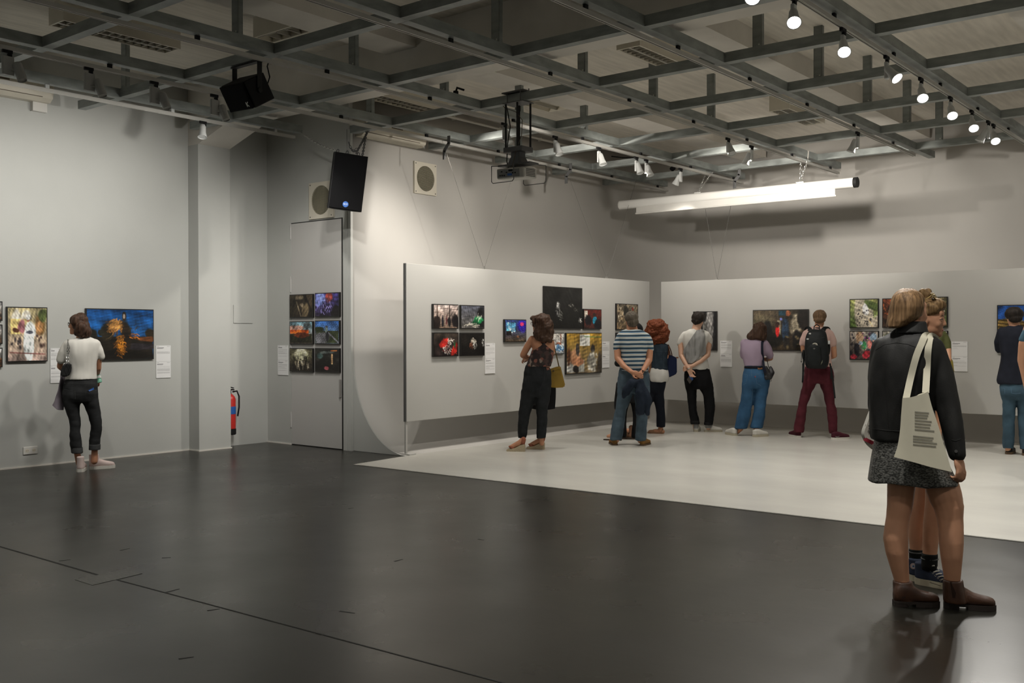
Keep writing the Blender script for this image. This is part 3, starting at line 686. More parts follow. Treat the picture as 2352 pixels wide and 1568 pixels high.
obj('sockets', bm, M['black'], io)
bm = B(); bm_box(bm, L(0.0, -0.160, -0.015), (0.05, 0.02, 0.022), q, 0.003); obj('blue_plug', bm, M['blue'], io)
bm = B()
for k in range(7):
    for r_ in range(5): bm_box(bm, L(0.171, -0.09+k*0.03, -0.035+r_*0.017), (0.006, 0.016, 0.007), q)
obj('air_slots', bm, M['gap'], pr)
bm = B(); bm_cyl(bm, L(0.08, 0.15, 0), L(0.08, 0.185, 0), 0.04, n=20); obj('lens', bm, M['black'], pr)
zb_ = z2-0.02; zl = pj(1190, 421).z
for ya, x0, x1, dz in ((-0.17, -0.235, 0.075, 0.0), (0.17, -0.06, 0.25, 0.0)):
    bm = B(); r_ = 0.02
    pts = [(xc+x0, YP+ya, zb_), (xc+x0, YP+ya, zl+r_), (xc+x0+r_, YP+ya, zl), (xc+x1-r_, YP+ya, zl), (xc+x1, YP+ya, zl+r_), (xc+x1, YP+ya, zb_)]
    bm_tube(bm, pts, 0.0045, 8); bm_tube(bm, [pts[0], (xc+x0*0.5, YP, z2-0.01)], 0.0045, 6); bm_tube(bm, [pts[-1], (xc+x1*0.5, YP, z2-0.01)], 0.0045, 6); obj('cage_wire', bm, M['darksteel'], pr, True)
bm = B(); bm_tube(bm, [pj(1190, 215), pj(1158, 222), pj(1166, 255), pj(1172, 290), pj(1166, 330), pj(1164, 370), pj(1168, 388)], 0.006, 8); obj('power_cable', bm, M['black'], pr, True)
bm = B(); bm_tube(bm, [pj(1150, 222, .02), pj(1149, 236, .02), pj(1160, 248, .02), pj(1185, 257, .02), pj(1200, 276, .02), pj(1198, 310, .02), pj(1184, 350, -.08), pj(1176, 385, -.12)], 0.004, 6); obj('signal_cable', bm, M['seamline'], pr, True)

# ---- roll-up projection screen
YSC = 13.70
l, r = on_y(1425, 470.5, YSC), on_y(1970, 419, YSC); zs = (l.z+r.z)/2
x0, x1 = l.x, r.x
s = thing('screen_case', 'long white roll-up projection screen case hanging from chains below the grid', 'projection screen', ((x0+x1)/2, YSC, zs))
bm = B(); n = 20; rr = 0.072
rings = [[bm.verts.new((x, YSC+max(-.055, min(.06, math.cos(2*math.pi*k/n)*rr)), zs+math.sin(2*math.pi*k/n)*rr)) for k in range(n)] for x in (x0, x1-0.05)]
for k in range(n): bm.faces.new((rings[0][k], rings[1][k], rings[1][(k+1) % n], rings[0][(k+1) % n]))
bm.faces.new(rings[0]); bm.faces.new(rings[1][::-1]); obj('case', bm, mat('glossy_white', (0.74, 0.73, 0.70), 0.22, var=0.01), s, True)
for nm, xa, xb, m_ in (('end_cap', x1-0.05, x1, M['blackmetal']), ('end_cap', x0-0.006, x0, M['white'])):
    bm = B(); bm_cyl(bm, (xa, YSC, zs), (xb, YSC, zs), rr*1.0, n=20); obj(nm, bm, m_, s)
xa, xb = on_y(1464, 480, YSC).x, on_y(1920, 440, YSC).x
bm = B(); bm_box(bm, *rng(xa, xb, YSC-0.035, YSC-0.032, zs-0.155, zs-0.05)); obj('screen_cloth', bm, M['white'], s)
bm = B(); bm_box(bm, *rng(xa-0.015, xb+0.015, YSC-0.045, YSC-0.022, zs-0.175, zs-0.15), None, 0.006); obj('bottom_bar', bm, M['white'], s)
for px in (1603, 1838):
    xx = on_y(px, 440, YSC).x
    bm = B(); bm_box(bm, (xx, YSC, zs+rr+0.004), (0.11, 0.03, 0.012)); obj('hanger_plate', bm, M['steel'], s)
    pt = Vector((xx, YSC, zs+rr+0.01)); q_ = M['steel']
    nmx = 'left' if px < 1700 else 'right'
    if px < 1700: tops = [Vector((xx-0.03, BYS[8]-0.01, GB+0.05)), Vector((xx+0.10, BYS[8]-0.01, GB+0.05))]
    else: tops = [Vector((AX[3]-W-0.008, YSC+0.02, GB-0.02)), Vector((AX[3]+0.008, YSC+0.02, GB-0.02))]
    for kk, tp in enumerate(tops): chain('support_chain', '%s chain of the pair holding the %s end of the screen case' % (('left', 'right')[kk], nmx), [tp, pt], link_len=0.045, r=0.004)
bm = B(); tp = Vector((AX[3], YSC+0.02, GB)); bm_tube(bm, [tp+Vector((-0.0, 0, -0.02)), tp+Vector((0.01, 0, 0.08)), tp+Vector((-0.03, 0, 0.10)), tp+Vector((-W, 0, 0.10)), tp+Vector((-W-0.01, 0, 0.0))], 0.008, 8); tag(obj('sling', bm, M['conc'], None, True, tp), 'pale rope sling looped over the beam above the right end of the screen case', 'sling')

# ---- Z-shaped wire brackets, small clamp on the grid
def zbr(c, label, k=1.0):
    bm = B(); c = Vector(c)
    for a, b_ in (((0.06, 0.12), (0.06, 0.03)), ((0.06, 0.03), (-0.02, -0.06)), ((-0.02, -0.06), (-0.02, -0.16))):
        A, B_ = c+Vector((a[0]*k, 0, a[1]*k)), c+Vector((b_[0]*k, 0, b_[1]*k)); d = B_-A
        bm_box(bm, (A+B_)/2, (0.05, 0.006, d.length+0.012), Matrix.Rotation(math.atan2(d.x, d.z), 3, 'Y'))
    tag(obj('wire_bracket', bm, M['darksteel'], None, False, c), label, 'bracket', 'Z-shaped brackets of the panel wires')
c = on_x(1023, 356, P1X-0.06); zbr((c.x, c.y, GB-0.12), 'Z-shaped steel bracket under the grid left of the projector')
c = on_x(1303, 412, P1X-0.06); zbr((c.x, c.y, GB-0.12), 'Z-shaped steel bracket under the grid right of the projector')
c = on_y(1690, 410, P2Y); zbr((c.x, c.y, GB-0.12), 'Z-shaped steel bracket hidden half behind the screen case')
c = on_x(1047, 212, AX[2]-W/2); c.z = GT+0.03
bm = B(); bm_box(bm, c-Vector((0, 0, 0.012)), (0.04, 0.05, 0.05), None, 0.005); bm_tube(bm, [c+Vector((0, 0, 0)), c+Vector((0, 0.02, 0.05)), c+Vector((0.03, 0.10, 0.035))], 0.012, 8); tag(obj('pipe_clamp', bm, M['black'], None, False, c), 'small black clamp with a lever sitting on the third long beam', 'clamp')
c = on_y(1545, 338, BYS[8]+0.045); c.z = GT+0.05
bm = B(); bm_sphere(bm, c, (0.05, 0.05, 0.035)); bm_cyl(bm, c-Vector((0, 0, 0.06)), c, 0.02, n=10); tag(obj('cable_bundle', bm, M['black'], None, True, c), 'small dark round fitting sitting on the grid above the screen case', 'fitting')
bm = B(); bm_tube(bm, [on_y(1405, 359, 13.6), on_y(1430, 362, 13.4), on_y(1457, 362, 13.3)], 0.009, 8); tag(obj('black_rod', bm, M['black'], None, True, on_y(1405, 359, 13.6)), 'thin black cable stub beside the close pair of spotlights', 'cable')
# ================================================================== PRINTS AND TEXT BOARDS
def vmat(name, rough=0.35, gain=1.25):
    m, nt, b = new_mat(name); a = nt.nodes.new('ShaderNodeAttribute'); a.attribute_name = 'print'
    nt.links.new(a.outputs['Color'], b.inputs['Base Color']); b.inputs['Roughness'].default_value = rough; b.inputs['Specular IOR Level'].default_value = 0.35
    return m
M['print'] = vmat('photo_print', 0.4); M['paper'] = vmat('printed_board', 0.6)
def fbm(x, y, seed, oct=4):
    r = np.random.RandomState(seed); z = 0; a = 1.0
    for o in range(oct):
        for _ in range(4):
            fx, fy = r.normal(0, 1, 2)*2.2*2**o; z = z + a*np.sin(fx*x+fy*y+r.uniform(0, 6.3))*0.35
        a *= 0.6
    return z
def paint(nx, ny, ops, seed=0):
    """small colour field; x to the right, y downwards, both 0..1 over the print"""
    y, x = np.meshgrid(np.linspace(0, 1, ny), np.linspace(0, 1, nx), indexing='ij'); img = np.zeros((ny, nx, 3))
    for k, op in enumerate(ops):
        t = op[0]; w = None
        if t == 'bg':
            c = np.array(op[1])/255, np.array(op[2])/255; img = c[0]*(1-y[..., None]) + c[1]*y[..., None]; continue
        if t == 'n':            # mottled variation: amount, scale seed
            img = img*(1+op[1]*fbm(x*op[2], y*op[2], seed*17+k)[..., None]); continue
        c = np.array(op[1])/255
        if t == 'e':            # ellipse cx cy rx ry angle soft
            cx, cy, rx, ry = op[2:6]; an = op[6] if len(op) > 6 else 0; so = op[7] if len(op) > 7 else 0.32; ro = op[8] if len(op) > 8 else 0.22
            dx, dy = x-cx, y-cy; u_ = dx*math.cos(an)+dy*math.sin(an); v_ = -dx*math.sin(an)+dy*math.cos(an)
            d = np.sqrt((u_/rx)**2+(v_/ry)**2) + ro*fbm(x*3, y*3, seed*31+k, 4); w = np.clip((1-d)/so+0.5, 0, 1)
        elif t == 'r':          # rectangle x0 y0 x1 y1
            x0, y0, x1, y1 = op[2:6]; s = 0.012; w = np.clip((x-x0)/s, 0, 1)*np.clip((x1-x)/s, 0, 1)*np.clip((y-y0)/s, 0, 1)*np.clip((y1-y)/s, 0, 1)
        elif t == 'l':          # stroke x0 y0 x1 y1 width
            x0, y0, x1, y1, wd = op[2:7]; L2 = (x1-x0)**2+(y1-y0)**2; tt = np.clip(((x-x0)*(x1-x0)+(y-y0)*(y1-y0))/L2, 0, 1)
            d = np.hypot(x-x0-tt*(x1-x0), y-y0-tt*(y1-y0)); w = np.clip((wd-d)/0.012+0.5, 0, 1)
        elif t == 'k':          # many short strokes: count, length, width, angle, spread, (cx, cy, rx, ry)
            n_, ln, wd, an, sp, (cx, cy, rx, ry) = op[2:8]; r = np.random.RandomState(seed*5+k); w = np.zeros_like(x); sh = np.ones_like(x)
            for _ in range(n_):
                ra, th = math.sqrt(r.uniform(0, 1)), r.uniform(0, 6.283); px, py = cx+rx*ra*math.cos(th), cy+ry*ra*math.sin(th); a_ = an+r.normal(0, sp); dx, dy = math.cos(a_)*ln*r.uniform(.5, 1.2), math.sin(a_)*ln*r.uniform(.5, 1.2)
                tt = np.clip(((x-px)*dx+(y-py)*dy)/(dx*dx+dy*dy), 0, 1); d = np.hypot(x-px-tt*dx, y-py-tt*dy); m_ = np.clip((wd-d)/(wd*.8)+.3, 0, 1); sh = sh*(1-m_)+m_*r.uniform(.55, 1.2); w = np.maximum(w, m_)
            img = img*(1-w[..., None]) + c*sh[..., None]*w[..., None]; continue
        elif t == 's':          # speckle: count, size, region
            cnt, sz, (x0, y0, x1, y1) = op[2:5]; r = np.random.RandomState(seed*7+k); w = np.zeros_like(x)
            for _ in range(cnt):
                cx, cy = r.uniform(x0, x1), r.uniform(y0, y1); w = np.maximum(w, np.clip(1.4-np.hypot((x-cx)/(sz*r.uniform(.5, 1.4)), (y-cy)/(sz*r.uniform(.5, 1.8))), 0, 1))
        img = img*(1-w[..., None]) + c*w[..., None]
    img = img*(1+.20*fbm(x*5, y*5, seed+900, 4)[..., None]+.22*fbm(x*16, y*16, seed+970, 3)[..., None]) + .03*fbm(x*7, y*7, seed+950, 3)[..., None]*img.mean()
    img = np.clip(img, 0, 1); return np.where(img <= 0.04045, img/12.92, ((img+0.055)/1.055)**2.4)
def sheet_mesh(name, p0, u, v, img, m, parent, gain=1.2, border=0):
    ny, nx = img.shape[:2]; o3 = Vector(p0)-wloc(parent)
    iu, iv = np.meshgrid(np.linspace(0, 1, nx), np.linspace(0, 1, ny))
    co = np.array(o3)[None, None]+iu[..., None]*np.array(u)+iv[..., None]*np.array(v)
    me = bpy.data.meshes.new(name)
    idx = np.arange(nx*ny).reshape(ny, nx)
    f = np.stack([idx[:-1, :-1], idx[1:, :-1], idx[1:, 1:], idx[:-1, 1:]], -1).reshape(-1, 4)
    me.from_pydata(co.reshape(-1, 3).tolist(), [], f.tolist())
    at = me.color_attributes.new('print', 'FLOAT_COLOR', 'POINT')
    c4 = np.ones((nx*ny, 4), np.float32); c4[:, :3] = np.clip(img.reshape(-1, 3)*gain, 0, 0.9); at.data.foreach_set('color', c4.ravel())
    me.materials.append(m); return link(bpy.data.objects.new(name, me), parent)
def wall_rect(plane, val, xl, xr, yt, yb, side='l'):
    """print edges measured on one side of the print: left and right pixel columns, top and bottom rows on that side"""
    f = on_x if plane == 'x' else on_y; px = xl if side == 'l' else xr
    z1, z0 = f(px, yt, val).z, f(px, yb, val).z
    a, b = f(xl, yt, val), f(xr, yt, val)
    return a, b, z0, z1
DEP = 0.028
def artwork(label, group, plane, val, xl, xr, yt, yb, ops, side='l', seed=1, res=110):
    a, b, z0, z1 = wall_rect(plane, val, xl, xr, yt, yb, side)
    if plane == 'x': u = Vector((0, b.y-a.y, 0)); n = Vector((1, 0, 0)); base = Vector((val, a.y, z0))
    else: u = Vector((b.x-a.x, 0, 0)); n = Vector((0, -1, 0)); base = Vector((a.x, val, z0))
    h = z1-z0; t = thing('framed_photo', label, 'framed photograph', base+u/2, group)
    un = u.normalized(); c = base+u/2+Vector((0, 0, h/2))+n*(DEP/2+0.003); rot = Matrix((un, -n, Vector((0, 0, 1)))).transposed()
    bm = B(); bm_box(bm, c, (u.length, DEP, h), rot, 0.002); obj('frame', bm, M['frame'], t)
    e = 0.012; w_ = u.length-2*e; hh = h-2*e
    r = res; nx = int(r*min(1, w_/hh))+2; ny = int(r*min(1, hh/w_))+2
    sheet_mesh('print', base+un*e+Vector((0, 0, h-e))+n*(DEP+0.0045), un*w_, Vector((0, 0, -hh)), paint(nx, ny, ops, seed), M['print'], t)
def text_board(label, plane, val, xl, xr, yt, yb, side='l', seed=1, halves=2):
    a, b, z0, z1 = wall_rect(plane, val, xl, xr, yt, yb, side)
    if plane == 'x': u = Vector((0, b.y-a.y, 0)); n = Vector((1, 0, 0)); base = Vector((val, a.y, z0))
    else: u = Vector((b.x-a.x, 0, 0)); n = Vector((0, -1, 0)); base = Vector((a.x, val, z0))
    h = z1-z0; t = thing('text_board', label, 'text board', base+u/2, 'white text boards beside the photographs')
    un = u.normalized(); rot = Matrix((un, -n, Vector((0, 0, 1)))).transposed()
    bm = B(); bm_box(bm, base+u/2+Vector((0, 0, h/2))+n*0.006, (u.length, 0.006, h), rot); obj('board', bm, M['whitepaint'], t)
    nx, ny = 60, 170; img = np.ones((ny, nx, 3))*0.72; r = np.random.RandomState(seed)
    for k in range(halves):
        y0 = int(ny*k/halves)+4; y1 = int(ny*(k+1)/halves)
        if k: img[y0-5:y0-4] = 0.35
        img[y0:y0+2, 4:12] = 0.35; img[y0:y0+2, 44:56] = 0.4
        img[y0+7:y0+10, 4:4+r.randint(18, 30)] = 0.12; img[y0+12:y0+14, 4:4+r.randint(14, 26)] = 0.35
        y = y0+20
        while y < y1-r.randint(8, 30):
            gap = r.rand() < 0.22
            if not gap: e = 56 if r.rand() < .85 else r.randint(20, 50); img[y:y+1, 4:e] = r.uniform(.34, .46, (1, e-4, 1))
            y += 2 if not gap else 4
    sheet_mesh('printed_text', base+Vector((0, 0, h))+n*0.0095, u, Vector((0, 0, -h)), img, M['paper'], t, 1.0)
G1, G2, G3, G4 = 'photographs on the side panel', 'photographs on the back panel', 'photographs on the left wall', 'photographs on the tall door'
PX = P1X; PY = P2Y
# side panel
artwork('photo of dark figures against a pale hazy street, top left of the four', G1, 'x', PX, 990.5, 1049, 697.6, 755,
        [('bg', (185, 170, 165), (120, 100, 85)), ('n', .12, 3), ('r', (70, 55, 45), .12, 0, .16, .8), ('r', (40, 30, 28), .62, 0, .67, .9), ('e', (25, 22, 24), .88, .72, .16, .32), ('e', (30, 24, 22), .12, .75, .16, .3), ('e', (28, 28, 34), .36, .66, .05, .25), ('e', (90, 45, 50), .52, .66, .04, .22), ('e', (25, 25, 28), .64, .76, .06, .2), ('r', (90, 70, 60), 0, .3, .3, .33), ('l', (60, 45, 40), .3, .15, 1, .18, .01)], 'l', 1)
artwork('photo of a green heap on a grey floor, top right of the four', G1, 'x', PX, 1054, 1108.7, 700, 755,
        [('bg', (70, 72, 82), (95, 92, 88)), ('n', .15, 2), ('l', (50, 50, 54), 0, .52, .55, .42, .012), ('e', (30, 30, 32), .9, .55, .2, .5), ('e', (25, 110, 62), .72, .66, .24, .16, -.4), ('e', (20, 80, 50), .6, .78, .12, .12), ('k', (190, 185, 170), 30, .14, .012, -.2, .5, (.4, .88, .3, .08)), ('k', (40, 130, 76), 22, .1, .014, -.8, .4, (.72, .66, .18, .14)), ('k', (170, 168, 156), 10, .2, .010, -1.2, .3, (.75, .6, .12, .1))], 'l', 2)
artwork('photo with red and white cloth shapes, bottom left of the four', G1, 'x', PX, 991, 1049.4, 763.5, 819.5,
        [('bg', (60, 52, 46), (28, 22, 22)), ('n', .2, 3), ('e', (170, 40, 34), .42, .45, .18, .3, .5), ('e', (160, 38, 30), .85, .7, .1, .3, .3), ('k', (206, 198, 190), 60, .07, .012, .8, 1.2, (.52, .72, .17, .2)), ('k', (196, 182, 172), 26, .08, .012, .4, .8, (.66, .38, .12, .14)), ('k', (120, 30, 28), 24, .06, .012, 1.0, 1., (.5, .7, .2, .22)), ('k', (160, 36, 30), 16, .16, .016, 1.2, .3, (.85, .65, .08, .25)), ('e', (45, 80, 50), .85, .5, .04, .14)], 'l', 3)
artwork('very dark photo with one pale upright shape, bottom right of the four', G1, 'x', PX, 1054, 1109, 764, 818,
        [('bg', (24, 22, 20), (16, 15, 14)), ('n', .2, 3), ('k', (170, 160, 146), 26, .12, .014, 1.4, .3, (.52, .3, .11, .12)), ('k', (120, 72, 52), 20, .12, .014, 1.5, .3, (.42, .5, .07, .14)), ('k', (140, 138, 132), 24, .14, .012, 1.5, .25, (.58, .45, .07, .16)), ('k', (120, 120, 118), 16, .1, .012, 1.5, .3, (.95, .4, .06, .16))], 'l', 4)
artwork('small square photo with blue, violet and red light', G1, 'x', PX, 1155, 1205, 733, 786,
        [('bg', (50, 70, 130), (70, 58, 44)), ('n', .15, 3), ('r', (85, 150, 190), .05, .1, .5, .55), ('s', (205, 225, 230), 14, .035, (.05, .1, .45, .6)), ('e', (45, 30, 150), .8, .25, .22, .3), ('e', (225, 50, 120), .8, .18, .09, .09), ('e', (230, 80, 90), .78, .2, .04, .04), ('r', (25, 22, 24), .05, .5, .3, .72), ('e', (60, 52, 50), .5, .82, .2, .05, -.3), ('e', (120, 84, 64), .6, .78, .07, .05)], 'l', 5)
artwork('largest square photo, almost black with faint silver glints', G1, 'x', PX, 1246, 1333.8, 656.5, 755,
        [('bg', (24, 24, 23), (18, 18, 17)), ('n', .15, 3), ('k', (110, 110, 108), 34, .07, .006, 1.5, .35, (.345, .50, .055, .20)), ('k', (190, 190, 188), 14, .04, .005, 1.4, .4, (.335, .42, .03, .07)), ('k', (84, 84, 80), 16, .06, .006, 1.2, .5, (.40, .68, .05, .12)), ('k', (120, 118, 112), 22, .03, .004, .6, .7, (.70, .42, .07, .05)), ('k', (100, 98, 92), 14, .03, .004, .7, .6, (.82, .52, .06, .05)), ('k', (176, 174, 170), 14, .05, .006, 1.2, .5, (.93, .78, .03, .06))], 'l', 6)
artwork('small photo with a turquoise shape before a dark red wall', G1, 'x', PX, 1337, 1378, 709, 755.5,
        [('bg', (92, 32, 26), (52, 30, 26)), ('n', .15, 3), ('r', (180, 172, 160), .0, .05, .2, .5), ('e', (35, 130, 160), .62, .58, .13, .2), ('e', (45, 32, 28), .58, .25, .09, .1), ('e', (20, 18, 22), .2, .6, .2, .3), ('e', (24, 22, 26), .8, .8, .2, .25)], 'l', 7)
artwork('photo with pale blue folds, half hidden behind the floral-top woman', G1, 'x', PX, 1248, 1292, 764, 814,
        [('bg', (190, 184, 176), (150, 155, 160)), ('n', .06, 2), ('r', (120, 80, 62), .8, .0, .86, .55), ('e', (140, 90, 70), .7, .52, .14, .08), ('e', (90, 130, 165), .7, .72, .35, .16), ('s', (225, 232, 236), 16, .035, (.35, .58, .98, .9)), ('s', (40, 70, 105), 14, .025, (.35, .58, .98, .9))], 'l', 8)
artwork('wide photo of tan and silver shapes against a mustard curtain', G1, 'x', PX, 1296.5, 1378.4, 764, 860,
        [('bg', (150, 118, 46), (110, 96, 74)), ('n', .1, 3), ('r', (205, 205, 198), .36, .02, .66, .32), ('l', (70, 105, 60), .5, .08, .98, .09, .012), ('r', (160, 160, 152), .0, .66, .5, .98), ('e', (200, 200, 195), .1, .88, .12, .1), ('e', (178, 132, 98), .26, .6, .16, .2), ('e', (160, 112, 82), .3, .7, .2, .1), ('e', (26, 22, 20), .26, .9, .09, .1), ('e', (60, 56, 52), .30, .42, .05, .16), ('e', (40, 36, 34), .74, .38, .07, .1), ('e', (118, 116, 108), .74, .72, .15, .26), ('s', (185, 182, 172), 16, .03, (.62, .5, .86, .95)), ('e', (70, 62, 52), .95, .75, .08, .35), ('e', (96, 62, 42), .06, .6, .06, .2)], 'l', 9)
artwork('photo of mottled woodland colours above the striped-shirt man', G1, 'x', PX, 1412.5, 1462, 696.7, 757,
        [('bg', (120, 110, 92), (110, 92, 68)), ('n', .3, 5), ('s', (190, 180, 160), 20, .03, (0, .1, 1, .95)), ('s', (60, 50, 40), 26, .035, (0, 0, 1, 1)), ('e', (44, 42, 36), .42, .3, .1, .22), ('e', (160, 44, 36), .75, .18, .05, .09), ('e', (150, 84, 60), .45, .6, .08, .06)], 'l', 10)
artwork('photo hidden behind the striped-shirt man, below the woodland one', G1, 'x', PX, 1412.5, 1462, 764, 824, [('bg', (40, 40, 44), (30, 28, 28)), ('n', .3, 4), ('e', (120, 110, 100), .5, .5, .2, .2)], 'l', 11)
text_board('white text board between the group of four and the small blue-lit photo', 'x', PX, 1113, 1136, 788, 858, 'l', 1)
text_board('white text board on the side panel beside the striped-shirt man', 'x', PX, 1382, 1398.5, 784, 844.5, 'l', 2)
# back panel
artwork('dark upright photo behind the man in the grey shawl', G2, 'y', PY, 1594, 1648.3, 714.5, 804.5,
        [('bg', (22, 22, 24), (26, 26, 27)), ('n', .12, 3), ('e', (105, 104, 102), .72, .45, .17, .6), ('e', (130, 128, 126), .7, .25, .1, .3), ('e', (120, 118, 114), .5, .38, .1, .14), ('e', (60, 60, 60), .5, .55, .12, .1)], 'r', 12)
artwork('wide dark photo with a small red figure between taller dark shapes', G2, 'y', PY, 1731, 1858.6, 709.8, 805.8,
        [('bg', (64, 56, 44), (46, 38, 28)), ('n', .2, 3), ('e', (88, 80, 62), .12, .4, .2, .3), ('r', (150, 140, 116), .44, .25, .52, .62), ('e', (20, 19, 18), .25, .55, .1, .3), ('e', (24, 22, 18), .37, .75, .18, .18, -.3), ('e', (42, 60, 82), .6, .48, .07, .3), ('e', (150, 140, 120), .8, .35, .11, .26), ('e', (24, 22, 20), .82, .72, .09, .2), ('e', (30, 28, 26), .62, .8, .06, .18), ('e', (190, 36, 36), .455, .52, .04, .14), ('e', (50, 32, 26), .455, .36, .035, .07), ('e', (150, 96, 74), .485, .40, .015, .04), ('r', (24, 50, 62), .47, 0, .62, .14), ('e', (150, 88, 58), .65, .08, .05, .08), ('e', (110, 120, 190), .52, .22, .03, .04), ('e', (24, 20, 17), .93, .2, .1, .3), ('s', (96, 84, 60), 10, .03, (.5, .65, 1, .95))], 'r', 13, 130)
artwork('photo of a pale truck on a grey road between green verges', G2, 'y', PY, 1953, 2019.6, 685.4, 753,
        [('bg', (120, 122, 74), (88, 112, 60)), ('n', .2, 4), ('e', (158, 150, 134), .5, .55, .34, .9, -.12, .2, .03), ('e', (164, 155, 140), .8, .9, .5, .3), ('e', (72, 86, 46), .78, .22, .3, .14, .5), ('e', (190, 190, 192), .56, .35, .1, .2, -.3), ('e', (214, 216, 220), .62, .42, .06, .1), ('e', (70, 72, 78), .6, .4, .03, .04), ('s', (44, 42, 44), 34, .022, (.25, .35, .7, .95)), ('s', (38, 38, 42), 4, .03, (.7, .5, .9, .85)), ('l', (186, 164, 116), .68, .72, .82, .98, .012)], 'r', 14)
artwork('rust-brown photo half hidden behind the bob-haired woman, upper row', G2, 'y', PY, 2027.8, 2096.5, 684, 752.5,
        [('bg', (92, 48, 30), (48, 36, 28)), ('n', .35, 5), ('s', (150, 80, 44), 26, .035, (0, 0, 1, .7)), ('s', (30, 24, 20), 20, .05, (0, .3, 1, 1))], 'r', 15)
artwork('leafy photo half hidden behind the women, right end of the upper row', G2, 'y', PY, 2106, 2178.3, 681, 752,
        [('bg', (90, 82, 60), (52, 62, 34)), ('n', .35, 5), ('s', (190, 184, 160), 16, .03, (0, 0, 1, .5)), ('s', (40, 44, 26), 22, .05, (0, .3, 1, 1)), ('s', (60, 40, 34), 10, .04, (0, .5, 1, 1))], 'r', 16)
artwork('photo of a dense colourful crowd, left end of the lower row', G2, 'y', PY, 1953, 2019.6, 759.5, 827,
        [('bg', (158, 150, 140), (60, 52, 50)), ('n', .2, 4), ('s', (40, 40, 48), 24, .06, (0, .05, 1, .9)), ('e', (176, 146, 118), .35, .2, .12, .3), ('e', (60, 130, 82), .5, .5, .09, .14), ('e', (178, 50, 62), .6, .8, .16, .16), ('e', (206, 118, 110), .72, .45, .09, .18), ('e', (120, 140, 160), .85, .2, .12, .15), ('e', (36, 36, 42), .25, .6, .1, .2), ('e', (150, 170, 190), .38, .42, .1, .08), ('s', (190, 140, 116), 10, .03, (.2, .1, .95, .8)), ('e', (150, 46, 58), .12, .92, .12, .1), ('s', (120, 50, 110), 4, .03, (.3, .05, .9, .25))], 'r', 17)
artwork('pale photo almost hidden behind the bob-haired woman, lower row', G2, 'y', PY, 2027.8, 2096.5, 759, 828, [('bg', (176, 172, 160), (120, 116, 96)), ('n', .15, 3), ('e', (80, 90, 56), .2, .2, .15, .12)], 'r', 18)
artwork('pale photo hidden behind the women, right end of the lower row', G2, 'y', PY, 2106, 2178.3, 759, 829, [('bg', (186, 184, 176), (120, 110, 100)), ('n', .2, 4)], 'r', 19)
artwork('wide photo of a slatted brown wall under a deep blue sky', G2, 'y', PY, 2291.3, 2440, 700.5, 810,
        [('bg', (34, 78, 150), (30, 60, 120)), ('e', (120, 98, 52), .2, 1.05, .55, .78, 0, .05, 0), ('e', (120, 98, 52), .75, 1.1, .6, .7, 0, .05, 0)] + [('l', (54, 42, 22), 0, .30+.075*k, 1, .44+.075*k, .014) for k in range(12)] + [('n', .1, 3)], 'l', 20, 150)
text_board('white text board beside the man in the grey shawl on the back panel', 'y', PY, 1655, 1682, 782, 842, 'l', 3)
text_board('white text board right of the two women in front', 'y', PY, 2186.2, 2222.7, 784, 853, 'r', 4)
# left wall
artwork('upright photo of a pale robed shape on a checked terrace', G3, 'x', WX, 12.2, 106, 704, 831.6,
        [('bg', (168, 156, 116), (150, 130, 122)), ('n', .07, 3), ('e', (206, 200, 186), .2, .2, .14, .15), ('e', (206, 200, 186), .48, .2, .14, .15), ('r', (206, 184, 120), .06, .2, .34, .5), ('r', (196, 176, 120), .36, .2, .62, .5), ('e', (110, 84, 48), .82, .3, .14, .22), ('e', (70, 80, 44), .9, .15, .1, .12), ('e', (140, 90, 96), .35, .36, .09, .14), ('e', (150, 110, 70), .8, .38, .09, .12), ('e', (80, 48, 34), .2, .42, .09, .04, .2), ('e', (210, 216, 214), .53, .66, .14, .34, 0, .15, .05), ('e', (206, 210, 210), .55, .4, .13, .16), ('e', (130, 84, 68), .52, .22, .04, .05), ('e', (220, 220, 216), .52, .17, .06, .05), ('e', (70, 72, 82), .55, .46, .09, .03), ('s', (50, 44, 46), 9, .03, (.06, .58, .35, .78)), ('s', (60, 44, 40), 6, .03, (.72, .52, .95, .78)), ('l', (110, 66, 62), .05, .84, .95, .88, .01)], 'l', 21, 130)
artwork('wide photo with deep blue sky and an orange straw-covered shape', G3, 'x', WX, 194, 350, 710.7, 824.3,
        [('bg', (14, 60, 112), (34, 88, 142)), ('r', (28, 24, 18), 0, .54, 1, 1), ('e', (32, 28, 20), .3, .48, .08, .18), ('e', (28, 26, 18), .05, .52, .1, .12), ('e', (28, 28, 22), .2, .46, .04, .06), ('e', (40, 34, 24), .95, .5, .08, .10), ('e', (88, 52, 28), .9, .6, .14, .05), ('e', (42, 38, 42), .8, .75, .25, .07), ('e', (18, 15, 11), .3, .95, .7, .12),
         ('e', (40, 32, 24), .56, .42, .10, .22), ('e', (36, 28, 20), .60, .6, .06, .3), ('e', (44, 36, 28), .55, .13, .035, .10, 0, .2, .05), ('e', (150, 140, 130), .548, .13, .014, .05),
         ('k', (150, 102, 50), 90, .12, .006, 2.2, .5, (.44, .30, .10, .12)), ('k', (196, 140, 74), 60, .10, .005, 2.4, .6, (.43, .27, .09, .10)), ('k', (120, 74, 26), 70, .07, .008, 1.5, .7, (.49, .72, .07, .22)), ('k', (190, 120, 36), 70, .06, .006, 1.4, .8, (.49, .70, .06, .20)), ('k', (170, 100, 36), 22, .05, .006, .6, .7, (.69, .53, .08, .06)), ('k', (96, 78, 52), 3, .14, .004, 2.5, .1, (.40, .5, .03, .03)), ('k', (60, 54, 40), 14, .08, .003, -.9, .6, (.68, .40, .1, .08))], 'r', 22, 170)
